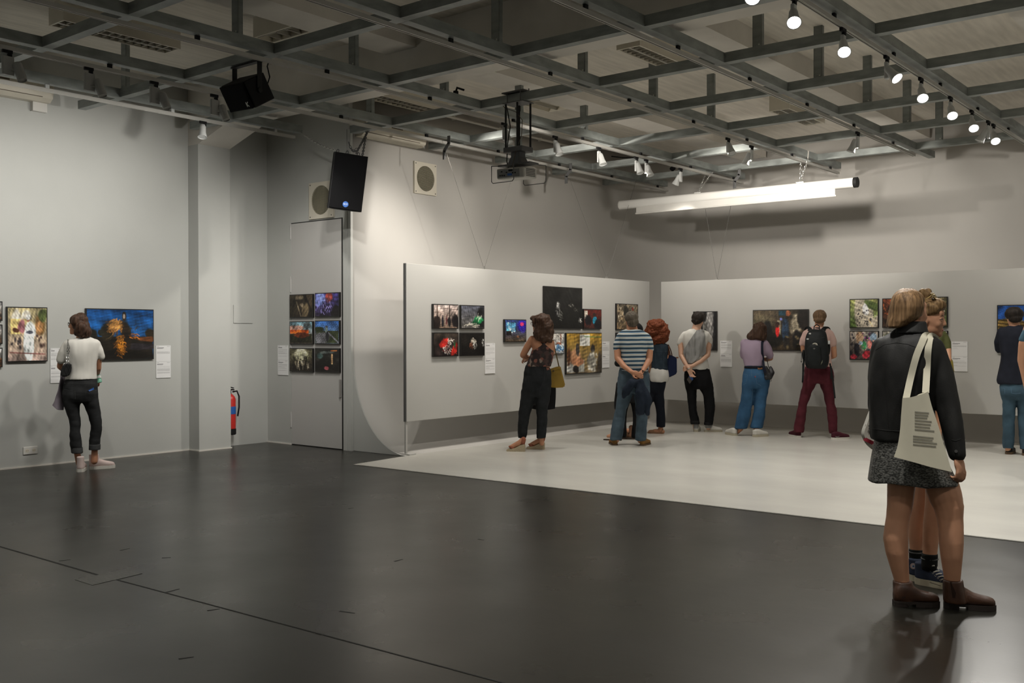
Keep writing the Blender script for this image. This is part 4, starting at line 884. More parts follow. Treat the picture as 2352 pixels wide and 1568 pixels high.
for k, (yt, yb, nm) in enumerate(((692, 737, 'uppermost'), (745, 790, 'middle'), (798, 843, 'lowest'))):
    artwork('photo cut by the left edge of the picture, %s of three' % nm, G3, 'x', WX, -58, 3, yt, yb, [('bg', (150, 150, 150), (70, 60, 50)), ('n', .25, 4), ('e', (60, 46, 36), .5, .8, .6, .3), ('s', (110, 70, 44), 16, .05, (0, .5, 1, 1))], 'r', 23+k)
text_board('white text board half hidden behind the woman in the white T-shirt', 'x', WX, 114.8, 138, 799.5, 879.7, 'l', 5)
text_board('white text board on the left wall right of the blue-sky photo', 'x', WX, 357.5, 391, 793, 866.8, 'r', 6)
# tall door
DD = DY
six = [('brown aerial photo, top left of the six on the door', [('bg', (62, 52, 40), (34, 28, 22)), ('n', .2, 3), ('e', (44, 38, 28), .1, .5, .25, .5), ('l', (120, 108, 88), .3, .3, .5, .98, .02), ('r', (110, 98, 78), .25, .05, .62, .2), ('l', (28, 22, 18), .65, 0, .95, .75, .06), ('e', (104, 90, 68), .68, .72, .16, .35), ('e', (124, 110, 90), .55, .45, .08, .1)]),
       ('violet photo, top right of the six on the door', [('bg', (70, 62, 130), (34, 28, 44)), ('n', .3, 4), ('e', (126, 140, 214), .2, .3, .22, .3), ('e', (150, 62, 52), .58, .15, .16, .18), ('k', (150, 140, 214), 40, .14, .012, 1.5, .25, (.35, .5, .4, .35)), ('k', (40, 30, 60), 40, .16, .014, 1.5, .3, (.6, .55, .4, .35)), ('k', (120, 70, 80), 14, .1, .01, 1.2, .6, (.6, .2, .2, .15)), ('e', (24, 20, 24), .9, .8, .25, .25)]),
       ('photo with a glowing orange band, middle left of the six on the door', [('bg', (110, 146, 160), (140, 120, 110)), ('e', (176, 134, 120), .25, .28, .35, .12), ('e', (70, 80, 84), .8, .2, .15, .2), ('r', (180, 72, 22), 0, .36, .85, .55), ('s', (226, 110, 34), 14, .04, (0, .4, .9, .52)), ('r', (34, 34, 22), 0, .55, 1, 1), ('e', (90, 40, 18), .5, .62, .35, .12), ('n', .2, 4)]),
       ('pale road under blue sky, photo middle right of the six on the door', [('bg', (50, 96, 168), (140, 160, 186)), ('r', (52, 60, 38), 0, .42, 1, 1), ('e', (36, 44, 26), .15, .36, .2, .12), ('e', (110, 110, 116), .3, .8, .35, .28), ('l', (130, 130, 140), .5, .45, 1, .98, .03), ('e', (140, 160, 160), .48, .4, .06, .14), ('e', (70, 60, 50), .49, .24, .06, .025), ('e', (40, 40, 46), .52, .68, .06, .2), ('n', .12, 3)]),
       ('photo of pale vertical trunks, bottom left of the six on the door', [('bg', (96, 92, 70), (34, 28, 24)), ('n', .3, 4), ('e', (190, 186, 160), .5, .22, .25, .3), ('k', (150, 150, 110), 40, .2, .008, 1.3, .35, (.5, .3, .45, .25)), ('k', (36, 30, 24), 40, .2, .02, 1.5, .2, (.5, .6, .5, .35)), ('k', (190, 178, 154), 18, .28, .012, 1.55, .08, (.55, .6, .35, .15))]),
       ('dark photo with one pale post, bottom right of the six on the door', [('bg', (36, 36, 32), (24, 20, 18)), ('n', .3, 4), ('e', (60, 80, 78), .2, .3, .14, .14), ('e', (92, 100, 98), .5, .15, .3, .06), ('l', (200, 160, 116), .72, .25, .72, .65, .035), ('l', (190, 110, 60), .68, .08, .92, .07, .02), ('e', (170, 84, 92), .48, .86, .1, .08), ('e', (20, 18, 16), .3, .65, .15, .2)])]
rows = ((676.7, 729.8), (737.9, 789.8), (798.7, 852.4))
for r_ in range(3):
    for c_ in range(2):
        lab, ops = six[r_*2+c_]; xl, xr = ((669, 722.5), (727.3, 783.6))[c_]; f_ = (xr-669)/100 if c_ else 0
        yt, yb = rows[r_]
        if c_: yt, yb = {0: (673, 728), 1: (736, 790), 2: (798.7, 853.3)}[r_]
        artwork(lab, G4, 'y', DD, xl, xr, yt, yb, ops, 'l', 31+r_*2+c_)
text_board('white text board beside the six photos, left of the tall door', 'y', DD, 639.2, 662.5, 792.7, 860.4, 'l', 7)
# ================================================================== PEOPLE: BUILDING TOOLS
def sines(co, amp, freq, seed, stretch=(1, 1, 1)):
    r = np.random.RandomState(seed); p = co*np.array(stretch); z = np.zeros(len(co))
    for o in range(3):
        for _ in range(3):
            k = r.normal(0, 1, 3); k = k/np.linalg.norm(k)*freq*(1.7**o)
            z += np.sin(p @ k + r.uniform(0, 6.3) + 0.8*np.sin(p @ (k[[1, 2, 0]]*0.6) + r.uniform(0, 6.3)))/(1.7**o)
    return amp*z/3
class Blob:
    """closed pieces that are fused into one continuous skin by a voxel remesh"""
    def __init__(s): s.bm = bmesh.new()
    def ball(s, c, r, q=None): bm_sphere(s.bm, c, r, q, 16, 11); return s
    def limb(s, pts, rs):
        pts = [Vector(p) for p in pts]
        for (a, ra), (b, rb) in zip(zip(pts, rs), list(zip(pts, rs))[1:]):
            bm_cyl(s.bm, a, b, ra, rb, 16); bm_sphere(s.bm, a, ra*0.995, None, 14, 9)
        bm_sphere(s.bm, pts[-1], rs[-1]*0.995, None, 14, 9); return s
    def loft(s, rings, ax, ay, n=28, p=2.3, extra=None):
        """rings: (centre, half width along ax, half depth along ay); densified with smooth interpolation"""
        R = [(Vector(c), a, b) for c, a, b in rings]; out = []
        for i in range(len(R)-1):
            p0, p1, p2, p3 = R[max(i-1, 0)], R[i], R[i+1], R[min(i+2, len(R)-1)]
            m = max(1, int((p2[0]-p1[0]).length/0.02))
            for k in range(m):
                t = k/m
                def cr(a, b, c, d): return 0.5*((2*b)+(-a+c)*t+(2*a-5*b+4*c-d)*t*t+(-a+3*b-3*c+d)*t**3)
                out.append((cr(p0[0], p1[0], p2[0], p3[0]), max(.002, cr(p0[1], p1[1], p2[1], p3[1])), max(.002, cr(p0[2], p1[2], p2[2], p3[2]))))
        out.append(R[-1]); ax, ay = Vector(ax), Vector(ay); vr = []
        for c, a, b in out:
            row = []
            for i in range(n):
                t = 2*math.pi*i/n; ct, st = math.cos(t), math.sin(t)
                row.append(s.bm.verts.new(c+ax*(a*math.copysign(abs(ct)**(2/p), ct))+ay*(b*math.copysign(abs(st)**(2/p), st))))
            vr.append(row)
        for x, y in zip(vr, vr[1:]):
            for i in range(n): j = (i+1) % n; s.bm.faces.new((x[i], x[j], y[j], y[i]))
        s.bm.faces.new(vr[0][::-1]); s.bm.faces.new(vr[-1]); return s
    def poly(s, pts, d): bm_prism(s.bm, pts, d); return s
    def done(s, name, m, parent, voxel=0.01, smooth=4, disp=None, label=None):
        bmesh.ops.recalc_face_normals(s.bm, faces=s.bm.faces)
        me = bpy.data.meshes.new('t'); s.bm.to_mesh(me); s.bm.free(); t = bpy.data.objects.new('t', me); COL.objects.link(t)
        r = t.modifiers.new('r', 'REMESH'); r.mode = 'VOXEL'; r.voxel_size = voxel; r.adaptivity = 0
        if smooth: k = t.modifiers.new('s', 'SMOOTH'); k.factor = 0.5; k.iterations = smooth
        dg = bpy.context.evaluated_depsgraph_get(); out = bpy.data.meshes.new_from_object(t.evaluated_get(dg))
        bpy.data.objects.remove(t); bpy.data.meshes.remove(me)
        n = len(out.vertices); co = np.empty(n*3); out.vertices.foreach_get('co', co); co = co.reshape(-1, 3)
        if disp is not None and n:
            no = np.empty(n*3); out.vertices.foreach_get('normal', no); no = no.reshape(-1, 3)
            for d in (disp if isinstance(disp, list) else [disp]): co = co + no*sines(co, *d)[:, None]
        off = np.array(wloc(parent)) if parent is not None else np.zeros(3)
        out.vertices.foreach_set('co', (co-off).ravel()); out.update()
        out.polygons.foreach_set('use_smooth', [True]*len(out.polygons))
        out.materials.clear(); out.materials.append(m); out.name = name
        o = bpy.data.objects.new(name, out); link(o, parent)
        if label: o['label'] = label
        return o
def cloth_sheet(name, m, parent, grid, thick=0.006, sub=6, disp=None, smooth=True, label=None):
    """a draped sheet through a grid of points (rows of equal length), given real thickness"""
    G = np.array([[list(p) for p in row] for row in grid]); nr, nc = G.shape[:2]
    def spl(A, n):
        m_ = len(A); t = np.linspace(0, m_-1, n); i = np.clip(t.astype(int), 0, m_-2); f = (t-i).reshape((-1,)+(1,)*(A.ndim-1))
        P = lambda k: A[np.clip(k, 0, m_-1)]
        a, b, c, d = P(i-1), P(i), P(i+1), P(i+2)
        return 0.5*((2*b)+(-a+c)*f+(2*a-5*b+4*c-d)*f*f+(-a+3*b-3*c+d)*f**3)
    G = spl(G, (nr-1)*sub+1); G = spl(G.swapaxes(0, 1), (nc-1)*sub+1).swapaxes(0, 1)
    h, w = G.shape[:2]; du = np.gradient(G, axis=1); dv = np.gradient(G, axis=0); no = np.cross(du, dv); no /= np.linalg.norm(no, axis=2, keepdims=True)+1e-9
    if disp is not None: G = G + no*sines(G.reshape(-1, 3), *disp).reshape(h, w)[..., None]
    bm = bmesh.new(); A = [[bm.verts.new(G[i, j]+no[i, j]*thick/2) for j in range(w)] for i in range(h)]; B_ = [[bm.verts.new(G[i, j]-no[i, j]*thick/2) for j in range(w)] for i in range(h)]
    for i in range(h-1):
        for j in range(w-1):
            bm.faces.new((A[i][j], A[i][j+1], A[i+1][j+1], A[i+1][j])); bm.faces.new((B_[i][j], B_[i+1][j], B_[i+1][j+1], B_[i][j+1]))
    for i in range(h-1):
        bm.faces.new((A[i][0], A[i+1][0], B_[i+1][0], B_[i][0])); bm.faces.new((A[i][-1], B_[i][-1], B_[i+1][-1], A[i+1][-1]))
    for j in range(w-1):
        bm.faces.new((A[0][j], B_[0][j], B_[0][j+1], A[0][j+1])); bm.faces.new((A[-1][j], A[-1][j+1], B_[-1][j+1], B_[-1][j]))
    o = obj(name, bm, m, parent, smooth, None if parent else Vector(G.reshape(-1, 3).mean(0)))
    if label: o['label'] = label
    return o

class Fig:
    """one person; z(…) turns a reading on an enlarged crop (origin ox, oy, factor k) into a point at the person's distance"""
    def __init__(s, label, foot, zoom=(0, 0, 1), group='visitors looking at the photographs'):
        s.ox, s.oy, s.k = zoom; s.base = on_z(foot[0], foot[1], 0); s.vd = Vector((s.base.x, s.base.y, 0)).normalized(); s.rt = Vector((s.vd.y, -s.vd.x, 0))
        s.dist = (s.base-CAM).dot(s.vd); s.root = thing('person', label, 'person', s.base, group)
        s.S = F_PX/((s.base-CAM).dot(FWD))*s.k        # crop units per metre
    def z(s, zx, zy, dd=0.0):
        d = ray(s.ox+zx/s.k, s.oy+zy/s.k); return CAM + d*((s.dist+dd)/d.dot(s.vd))
    def ring(s, zy, zl, zr, th, dd=0.0, grow=0.0):
        a, b = s.z(zl, zy, dd), s.z(zr, zy, dd); return ((a+b)/2, (b-a).length/2+grow, th+grow)
    def rings(s, rows, grow=0.0, ddo=0.0): return [s.ring(r[0], r[1], r[2], r[3], (r[4] if len(r) > 4 else 0)+ddo, grow) for r in rows]
    def pts(s, rows): return [s.z(r[0], r[1], r[3] if len(r) > 3 else 0.0) for r in rows]
    def rad(s, rows, grow=0.0): return [r[2]/s.S+grow for r in rows]
    def dirv(s, yaw, pitch=0.0):
        """yaw 0 = facing away from the viewer, +90 = to the right, -90 = to the left, 180 = towards the viewer"""
        y = math.radians(yaw); p = math.radians(pitch); return (s.vd*math.cos(y)+s.rt*math.sin(y))*math.cos(p)+Vector((0, 0, math.sin(p)))
def head_frame(F, c, yaw, pitch=0.0, roll=0.0):
    f = F.dirv(yaw, pitch); r = f.cross(Vector((0, 0, 1))).normalized(); u = r.cross(f).normalized()
    ro = math.radians(roll); r2 = r*math.cos(ro)+u*math.sin(ro); u2 = -r*math.sin(ro)+u*math.cos(ro)
    return Vector(c), Matrix((r2, f, u2)).transposed()
def add_head(bl, c, q, k=1.0, female=True):
    P = lambda x, y, z: c + q @ (Vector((x, y, z))*k)
    E = lambda x, y, z, r: bl.ball(P(x, y, z), (r[0]*k, r[1]*k, r[2]*k), q)
    E(0, -0.012, 0.035, (.073, .092, .086)); E(0, 0.020, -0.005, (.067, .070, .085)); E(0, 0.026, -0.050, (.058, .058, .058))
    E(0, 0.050, -0.080, (.032, .036, .030)); E(0, 0.066, -0.094, (.020, .020, .017)); E(0, 0.066, 0.038, (.047, .021, .030)); E(0, .056, -.058, (.034, .029, .028))
    for s in (-1, 1):
        E(s*.034, .050, -.026, (.026, .028, .030)); E(s*.074, -.010, -.010, (.009, .020, .032)); E(s*.078, -.016, .006, (.008, .016, .016)); E(s*.042, .014, -.056, (.020, .040, .036))
    bl.limb([P(0, .080, .014), P(0, .091, -.012), P(0, .097, -.028)], [.0075*k, .0085*k, .0095*k])
    for s in (-1, 1): E(s*.009, .086, -.032, (.0075, .010, .007))
    E(0, .078, -.060, (.020, .011, .007)); E(0, .077, -.070, (.017, .010, .007))
def add_hand(bl, wrist, d, palm_n, k=1.0, curl=0.5, spread=0.12, thumb=1):
    """wrist point, direction along the fingers, palm normal; five separate fingers with two bends each"""
    d = Vector(d).normalized(); n = Vector(palm_n); n = (n-d*n.dot(d)).normalized(); s = d.cross(n)*thumb
    P = lambda a, b, c=0: Vector(wrist)+d*a*k+s*b*k+n*c*k
    q = Matrix((s, d, n)).transposed()
    bl.ball(P(.045, 0), (.040*k, .052*k, .016*k), q); bl.limb([Vector(wrist)-d*0.02*k, P(.02, 0)], [.024*k, .025*k])
    for i, (b, L) in enumerate(((.030, .070), (.010, .078), (-.010, .072), (-.029, .056))):
        a0 = curl*(0.8+0.15*i); p = P(.088, b); pts = [P(.06, b*.8), p]; ang = 0
        for seg, fr in ((L*.45, .55), (L*.32, .9), (L*.23, .7)):
            ang += a0*fr; dd = d*math.cos(ang)+n*math.sin(ang)+s*(spread*(b/.03)); p = p+dd*seg*k; pts.append(p)
        bl.limb(pts, [.0105*k, .0100*k, .0090*k, .0082*k, .0072*k])
    t0 = P(.018, .022, .004); t1 = P(.048, .050, .016); t2 = P(.075, .052, .028); t3 = P(.094, .046, .034); bl.limb([t0, t1, t2, t3], [.013*k, .0115*k, .010*k, .008*k])
def add_foot(bl, ankle, yaw_v, L=0.24):
    f = Vector(yaw_v); a = Vector((ankle.x, ankle.y, 0.0)); r = f.cross(Vector((0, 0, 1)))
    bl.limb([a+f*-0.03+Vector((0, 0, .035)), a+f*.08+Vector((0, 0, .035)), a+f*.15+Vector((0, 0, .022))], [.032, .036, .022])
def shoe(F, name, heel, f, L, m_up, m_sole, top=0.09, w=0.045, sole=0.025, style='sneaker', label=None, zf=0.0):
    """heel: floor point under the heel; f: unit direction of the toe"""
    f = Vector(f); f.z = 0; f.normalize(); h = Vector((heel[0], heel[1], zf)); r = Vector((f.y, -f.x, 0)); up = Vector((0, 0, 1))
    bl = Blob(); k = L/0.27; ws_ = w/.045
    prof = [(0.004, .020, .050), (0.014, .030, .070), (0.04, .037, .082), (0.08, .038, .082), (0.12, .040, .074), (0.16, .044, .062), (0.20, .045, .053), (0.235, .040, .047), (0.258, .028, .038), (0.268, .012, .020)]
    bl.loft([(h+f*x*k+up*(sole*.6+hh*.59), ww*ws_, hh*.59) for x, ww, hh in prof], r, up, 24, 2.4)
    if top > 0.07: bl.loft([(h+f*.055*k+up*.04, w*.86, .062*k), (h+f*.05*k+up*(.04+(top-.04)*.5), w*.80, .056*k), (h+f*.045*k+up*top, w*.80, .052*k)], r, f, 20)
    o = bl.done(name, m_up, F.root, 0.006, 4)
    if label: o['label'] = label
    bm = B(); pts = []
    for x, ww in ((-0.003, .016), (0.006, .030), (0.04, .040), (0.09, .040), (0.15, .045), (0.20, .047), (0.24, .041), (0.262, .028), (0.272, .012)): pts.append((x, ww*w/.045))
    poly = [h+f*x*k+r*ww+up*0.001 for x, ww in pts]+[h+f*x*k-r*ww+up*0.001 for x, ww in pts[::-1]]
    if style == 'heel':
        bm_prism(bm, [h+f*x*k+r*ww+up*(sole*.7) for x, ww in pts]+[h+f*x*k-r*ww+up*(sole*.7) for x, ww in pts[::-1]], up*sole*.4)
        hp = [p for p in pts if p[0] < .06]; bm_prism(bm, [h+f*x*k+r*ww+up*.001 for x, ww in hp]+[h+f*x*k-r*ww+up*.001 for x, ww in hp[::-1]], up*sole*.75)
        tp = [p for p in pts if p[0] > .12]; bm_prism(bm, [h+f*x*k+r*ww+up*.001 for x, ww in tp]+[h+f*x*k-r*ww+up*.001 for x, ww in tp[::-1]], up*sole*.8)
    else: bm_prism(bm, poly, up*(sole*1.15))
    so = obj('sole', bm, m_sole, o)
    return o
def strap(F, name, m, parent, pts, w=0.02, t=0.004, face=None, label=None):
    """flat band through points, its flat side turned to 'face'"""
    pts = [Vector(p) for p in pts]; n = len(pts); fine = []
    for i in range(n-1):
        p0, p1, p2, p3 = pts[max(i-1, 0)], pts[i], pts[i+1], pts[min(i+2, n-1)]
        for k in range(10):
            u = k/10; fine.append(0.5*((2*p1)+(-p0+p2)*u+(2*p0-5*p1+4*p2-p3)*u*u+(-p0+3*p1-3*p2+p3)*u**3))
    fine.append(pts[-1]); bm = B(); rows = []; fc = Vector(face) if face is not None else -F.vd
    for i, p in enumerate(fine):
        tn = (fine[min(i+1, len(fine)-1)]-fine[max(i-1, 0)]).normalized(); s = tn.cross(fc).normalized(); nn = s.cross(tn).normalized()
        rows.append([bm.verts.new(p+s*a*w/2+nn*b*t/2) for a, b in ((-1, -1), (1, -1), (1, 1), (-1, 1))])
    for a, b in zip(rows, rows[1:]):
        for i in range(4): j = (i+1) % 4; bm.faces.new((a[i], a[j], b[j], b[i]))
    bm.faces.new(rows[0][::-1]); bm.faces.new(rows[-1]); o = obj(name, bm, m, parent, True, None if parent else fine[0])
    if label: o['label'] = label
    return o
def eyes(F, c, q, k=1.0):
    for s in (-1, 1):
        p = c + q @ (Vector((s*.030, .0690, .003))*k); bm = B(); bm_sphere(bm, p, .0112*k, q, 18, 12); e = obj('eye', bm, M['eyewhite'], F.root, True)
        bm = B(); bm_sphere(bm, p+q @ (Vector((0, .0066, -.0005))*k), .0058*k, q, 14, 10); obj('iris', bm, M['iris'], e, True)
        bm = B(); bm_tube(bm, [c+q @ (Vector((s*x, y, z))*k) for x, y, z in ((.013, .0845, .0215), (.028, .0835, .0265), (.046, .0715, .0215))], [.0018*k, .0022*k, .0010*k], 6); obj('eyebrow', bm, M['hair_brown'], F.root, True)
        for nm, zs, rr in (('upper_eyelid', (.003, .0085, .0105, .0095, .002), .0052), ('lower_eyelid', (.001, -.0035, -.0055, -.004, .001), .0040)):
            bm = B(); bm_tube(bm, [c+q @ (Vector((s*x, y, z))*k) for x, y, z in zip((.017, .022, .030, .039, .046), (.0735, .0770, .0775, .0735, .0650), zs)], [rr*k*.55, rr*k*.9, rr*k, rr*k, rr*k*.6], 8); obj(nm, bm, M['skin'], F.root, True)
        bm = B(); bm_tube(bm, [c+q @ (Vector((s*x, y, z))*k) for x, y, z in ((.019, .0785, .0035), (.024, .0812, .0065), (.031, .0818, .0072), (.040, .0765, .0055), (.047, .0680, .002))], .0013*k, 6); obj('lashes', bm, M['lash'], F.root, True)
def lips(F, c, q, k=1.0):
    bm = B(); bm_sphere(bm, c+q @ (Vector((0, .0825, -.0605))*k), (.018*k, .0085*k, .0038*k), q); bm_sphere(bm, c+q @ (Vector((0, .0818, -.0680))*k), (.0155*k, .0085*k, .0045*k), q); obj('lips', bm, M['lips'], F.root, True)
def glasses(F, c, q, k=1.0, zz=0.005, up=0.0, m=None, name='glasses', fill=None):
    bm = B(); P = lambda x, y, z: c + q @ (Vector((x, y, z+up))*k)
    for s in (-1, 1):
        bm_torus(bm, P(s*.033, .094, zz), .022*k, .0022*k, q @ Matrix.Rotation(math.pi/2, 3, 'X'), 1.1, .9, 20, 6)
        bm_tube(bm, [P(s*.056, .090, zz+.006), P(s*.073, .06, zz+.006), P(s*.076, 0.0, zz+.004), P(s*.077, -.012, zz-.012)], .0022*k, 6)
    bm_tube(bm, [P(-.010, .096, zz+.004), P(0, .099, zz+.007), P(.010, .096, zz+.004)], .002*k, 6)
    o = obj(name, bm, m or M['black'], F.root, True)
    if fill is not None:
        for s in (-1, 1): bm = B(); bm_cyl(bm, P(s*.033, .093, zz), P(s*.033, .0945, zz), .021*k, n=20); obj('lens', bm, fill, o)
    return o
def hair_mat(name, c1, c2, sc=60, rough=0.6, stretch=(1, 1, .06)):
    return mat(name, c1, rough, var=.2, scale=sc, col2=c2, bump=0.5, bscale=120, stretch=stretch, spec=0.22, detail=4)
M['skin'] = mat('skin', (0.56, 0.29, 0.175), 0.5, var=.05, scale=12, spec=.4)
M['skin_tan'] = mat('skin_tan', (0.47, 0.225, 0.13), 0.5, var=.05, scale=12, spec=.4)
M['skin_pale'] = mat('skin_pale', (0.60, 0.36, 0.25), 0.5, var=.05, scale=12, spec=.4)
M['lips'] = mat('lips', (0.36, 0.13, 0.095), 0.45); M['eyewhite'] = mat('eye_white', (0.62, 0.60, 0.57), 0.25); M['iris'] = mat('iris', (0.02, 0.025, 0.03), 0.15); M['lash'] = mat('eye_lash', (0.04, 0.025, 0.02), 0.6)
M['hair_brown'] = hair_mat('brown_hair', (0.030, 0.016, 0.010), (0.085, 0.045, 0.028)); M['hair_dark'] = hair_mat('dark_hair', (0.010, 0.008, 0.007), (0.030, 0.022, 0.017))
M['hair_red'] = mat('auburn_curls', (0.06, 0.014, 0.007), 0.65, scale=120, col2=(0.22, 0.062, 0.024), bump=.6, bscale=160, spec=.15); M['hair_grey'] = hair_mat('grey_brown_hair', (0.055, 0.045, 0.034), (0.15, 0.125, 0.095), 90)
M['hair_bob'] = hair_mat('dark_blond_hair', (0.085, 0.047, 0.021), (0.33, 0.20, 0.10), 75); M['hair_blond'] = hair_mat('blond_hair', (0.10, 0.055, 0.022), (0.34, 0.215, 0.10), 70)
M['hair_light'] = hair_mat('short_light_brown_hair', (0.075, 0.045, 0.024), (0.20, 0.125, 0.07), 90)
def cloth(name, c, rough=.85, var=.10, scale=14, bump=.06, bscale=350, **k): return mat(name, c, rough, var=var, scale=scale, bump=bump, bscale=bscale, spec=.2, **k)
# ================================================================== THE VISITORS
from mathutils.bvhtree import BVHTree
UP = Vector((0, 0, 1))
def eball(F, bl, zx, zy, dd, rx, rz, ry, rot=0.0):
    q = Matrix((F.rt, F.vd, UP)).transposed() @ Matrix.Rotation(rot, 3, 'Y'); bl.ball(F.z(zx, zy, dd), (rx/F.S, ry, rz/F.S), q)
def surf(F, o, zx, zy, lift=0.002, fallback=-0.12):
    """point on the side of a mesh that faces the room, at a crop reading"""
    me = o.data; off = wloc(o.parent)+o.location if o.parent else o.location
    if '_bvh' not in BV or BV['_bvh'][0] is not o: BV['_bvh'] = (o, BVHTree.FromPolygons([v.co+off for v in me.vertices], [tuple(p.vertices) for p in me.polygons]))
    d = ray(F.ox+zx/F.k, F.oy+zy/F.k).normalized(); h = BV['_bvh'][1].ray_cast(CAM, d)
    if h[0] is None: return F.z(zx, zy, fallback)
    return h[0]-d*lift
BV = {}
def band(F, name, m, o, zpts, w, t=0.004, lift=0.003, parent=None, label=None):
    return strap(F, name, m, parent if parent is not None else F.root, [surf(F, o, x, y, lift) for x, y in zpts], w, t, -F.vd, label)
def seam(F, name, m, o, zpts, r=0.0025, parent=None):
    bm = B(); pts = []
    for (a, b) in zip(zpts, zpts[1:]):
        for k in range(6): pts.append(surf(F, o, a[0]+(b[0]-a[0])*k/6, a[1]+(b[1]-a[1])*k/6, 0.0005))
    pts.append(surf(F, o, *zpts[-1], 0.0005)); bm_tube(bm, pts, r, 6); return obj(name, bm, m, parent if parent is not None else o, True)
def body(F, m, torso, neck, head, arms=(), legs=(), hands=(), feet=(), voxel=0.0065, shrink=-0.022, hk=1.0, smooth=3):
    """one continuous skin surface: head, neck, trunk, arms with hands, legs"""
    bl = Blob(); bl.loft(F.rings(torso, shrink), F.rt, F.vd)
    bl.limb(F.pts(neck), F.rad(neck)); c, q = head; add_head(bl, c, q, hk)
    for a in arms: bl.limb(F.pts(a), F.rad(a))
    for l in legs: bl.limb(F.pts(l), F.rad(l))
    for h in hands: add_hand(bl, *h)
    for f in feet: add_foot(bl, *f)
    return bl.done('body', m, F.root, voxel, smooth)
def inner(rows, tail=(), f=.55, skip=1):
    return [((r[1]+r[2])/2, r[0], (r[2]-r[1])/2*f, r[4] if len(r) > 4 else 0) for r in rows[skip:]]+list(tail)
def garment(F, name, m, lofts, limbs=(), grow=0.0, voxel=0.01, smooth=4, disp=None, label=None, cut=None):
    bl = Blob()
    for r in lofts: bl.loft(F.rings(r, grow), F.rt, F.vd)
    for l in limbs: bl.limb(F.pts(l), F.rad(l, grow))
    return bl.done(name, m, F.root, voxel, smooth, disp, label)
FOLD = lambda a=.004, f=26, s=1: (a*1.7, f*1.25, s, (1, 1, .40))

# ------------------------------------------------------------------ 1: woman in a white T-shirt by the left wall
F = Fig('person in a white T-shirt and rolled black jeans standing at the left wall', (190, 1081), (100, 704, 4))
TEE = [(288, 290, 425, .05), (305, 215, 490, .085), (330, 185, 515, .105), (370, 182, 510, .12), (420, 190, 500, .125), (480, 200, 494, .12), (540, 212, 490, .115), (600, 214, 489, .115), (645, 205, 490, .122), (668, 200, 492, .125)]
HIP = [(652, 210, 484, .105), (668, 198, 489, .112), (700, 178, 492, .12), (760, 170, 496, .135), (810, 168, 501, .14), (850, 172, 506, .13), (880, 185, 505, .11)]
LL = [(820, 172, 345, .10), (880, 180, 340, .10), (960, 205, 330, .088), (1060, 231, 335, .072), (1110, 234, 338, .068), (1150, 236, 337, .07), (1250, 243, 350, .062), (1345, 258, 360, .058)]
RL = [(820, 340, 503, .10), (880, 358, 512, .10), (960, 393, 524, .088), (1060, 430, 533, .072), (1100, 436, 533, .068), (1150, 430, 531, .07), (1250, 421, 522, .062), (1312, 420, 520, .058)]
hd = head_frame(F, F.z(318, 167, .02), -76, 2)
arms = [[(218, 346, 26, 0), (164, 470, 29, .02), (150, 550, 26, .05), (190, 590, 22, .20), (250, 590, 19, .27)], [(476, 346, 26, 0), (506, 480, 28, .02), (505, 565, 25, .06), (498, 610, 20, .18), (485, 640, 18, .22)]]
w = F.z(485, 640, .22)
body(F, M['skin_tan'], TEE+HIP[1:-2], [(360, 330, 60, 0), (350, 270, 46, .0), (335, 215, 44, .01)], hd, arms, [inner(LL, [(328, 1440, 29, .05)]), inner(RL, [(466, 1420, 30, 0)])],
     [(w, (UP*-.5+F.rt*.2+F.vd*.3), F.rt*-1, 1.0, .9), (F.z(250, 590, .27), F.rt, UP*-1, 1.0, .8)], hk=.96)
jeans = cloth('washed_black_denim', (0.022, 0.023, 0.024), var=.35, scale=9)
tr = garment(F, 'jeans', jeans, [HIP, LL, RL], grow=.002, disp=[FOLD(.0035, 30, 3), (.003, 60, 5, (.3, .3, 1))])
cf = cloth('denim_turn_up', (0.055, 0.057, 0.058))
for rows in ([(1290, 252, 360, .066), (1345, 255, 364, .068)], [(1262, 416, 526, .066), (1314, 414, 524, .068)]): garment(F, 'jeans_cuff', cf, [rows], voxel=.008, smooth=2, label='paler turned-up cuff')
white = cloth('white_jersey', (0.66, 0.64, 0.59), .8, var=.03)
tee = garment(F, 't_shirt', white, [TEE], [[(222, 345, 40, 0), (182, 420, 40, 0), (160, 490, 36, .01)], [(474, 345, 38, 0), (506, 410, 38, 0), (525, 458, 33, .01)]], grow=.005, disp=[FOLD(.006, 20, 7), (.003, 45, 9, (1, 1, .3))])
bl = Blob(); eball(F, bl, 330, 138, -.01, 80, 80, .105); bl.loft(F.rings([(110, 268, 400, .10, -.01), (160, 282, 424, .10, -.025), (210, 288, 440, .09, -.035), (250, 294, 446, .075, -.045), (280, 320, 436, .045, -.055)]), F.rt, F.vd)
bl.done('hair', M['hair_brown'], F.root, .0065, 3, [(.015, 38, 3, (1, 1, .6)), (.007, 90, 4, (1, 1, .5))])
glasses(F, *hd, .96)
z = lambda s, x, y: s.z(x, y)
a, b = on_z(100+334/4, 704+1522/4, 0), on_z(100+424/4, 704+1496/4, 0)
pk = cloth('pale_pink_canvas', (0.62, 0.50, 0.47), var=.05); ws = mat('white_rubber', (0.62, 0.60, 0.55), .5)
shoe(F, 'shoe', a, F.dirv(8), .25, pk, ws, .165, .046, .03, label='pink high-top shoe seen from the heel'); shoe(F, 'shoe', b, F.dirv(80), .262, pk, ws, .165, .046, .03, label='pink high-top shoe pointing right')
bm = B(); p = [surf(F, tr, x, y, .004) for x, y in ((410, 770), (460, 742), (466, 760), (420, 778))]; bm_prism(bm, p, -F.vd*.004); obj('phone_in_pocket', bm, M['blue'], F.root)
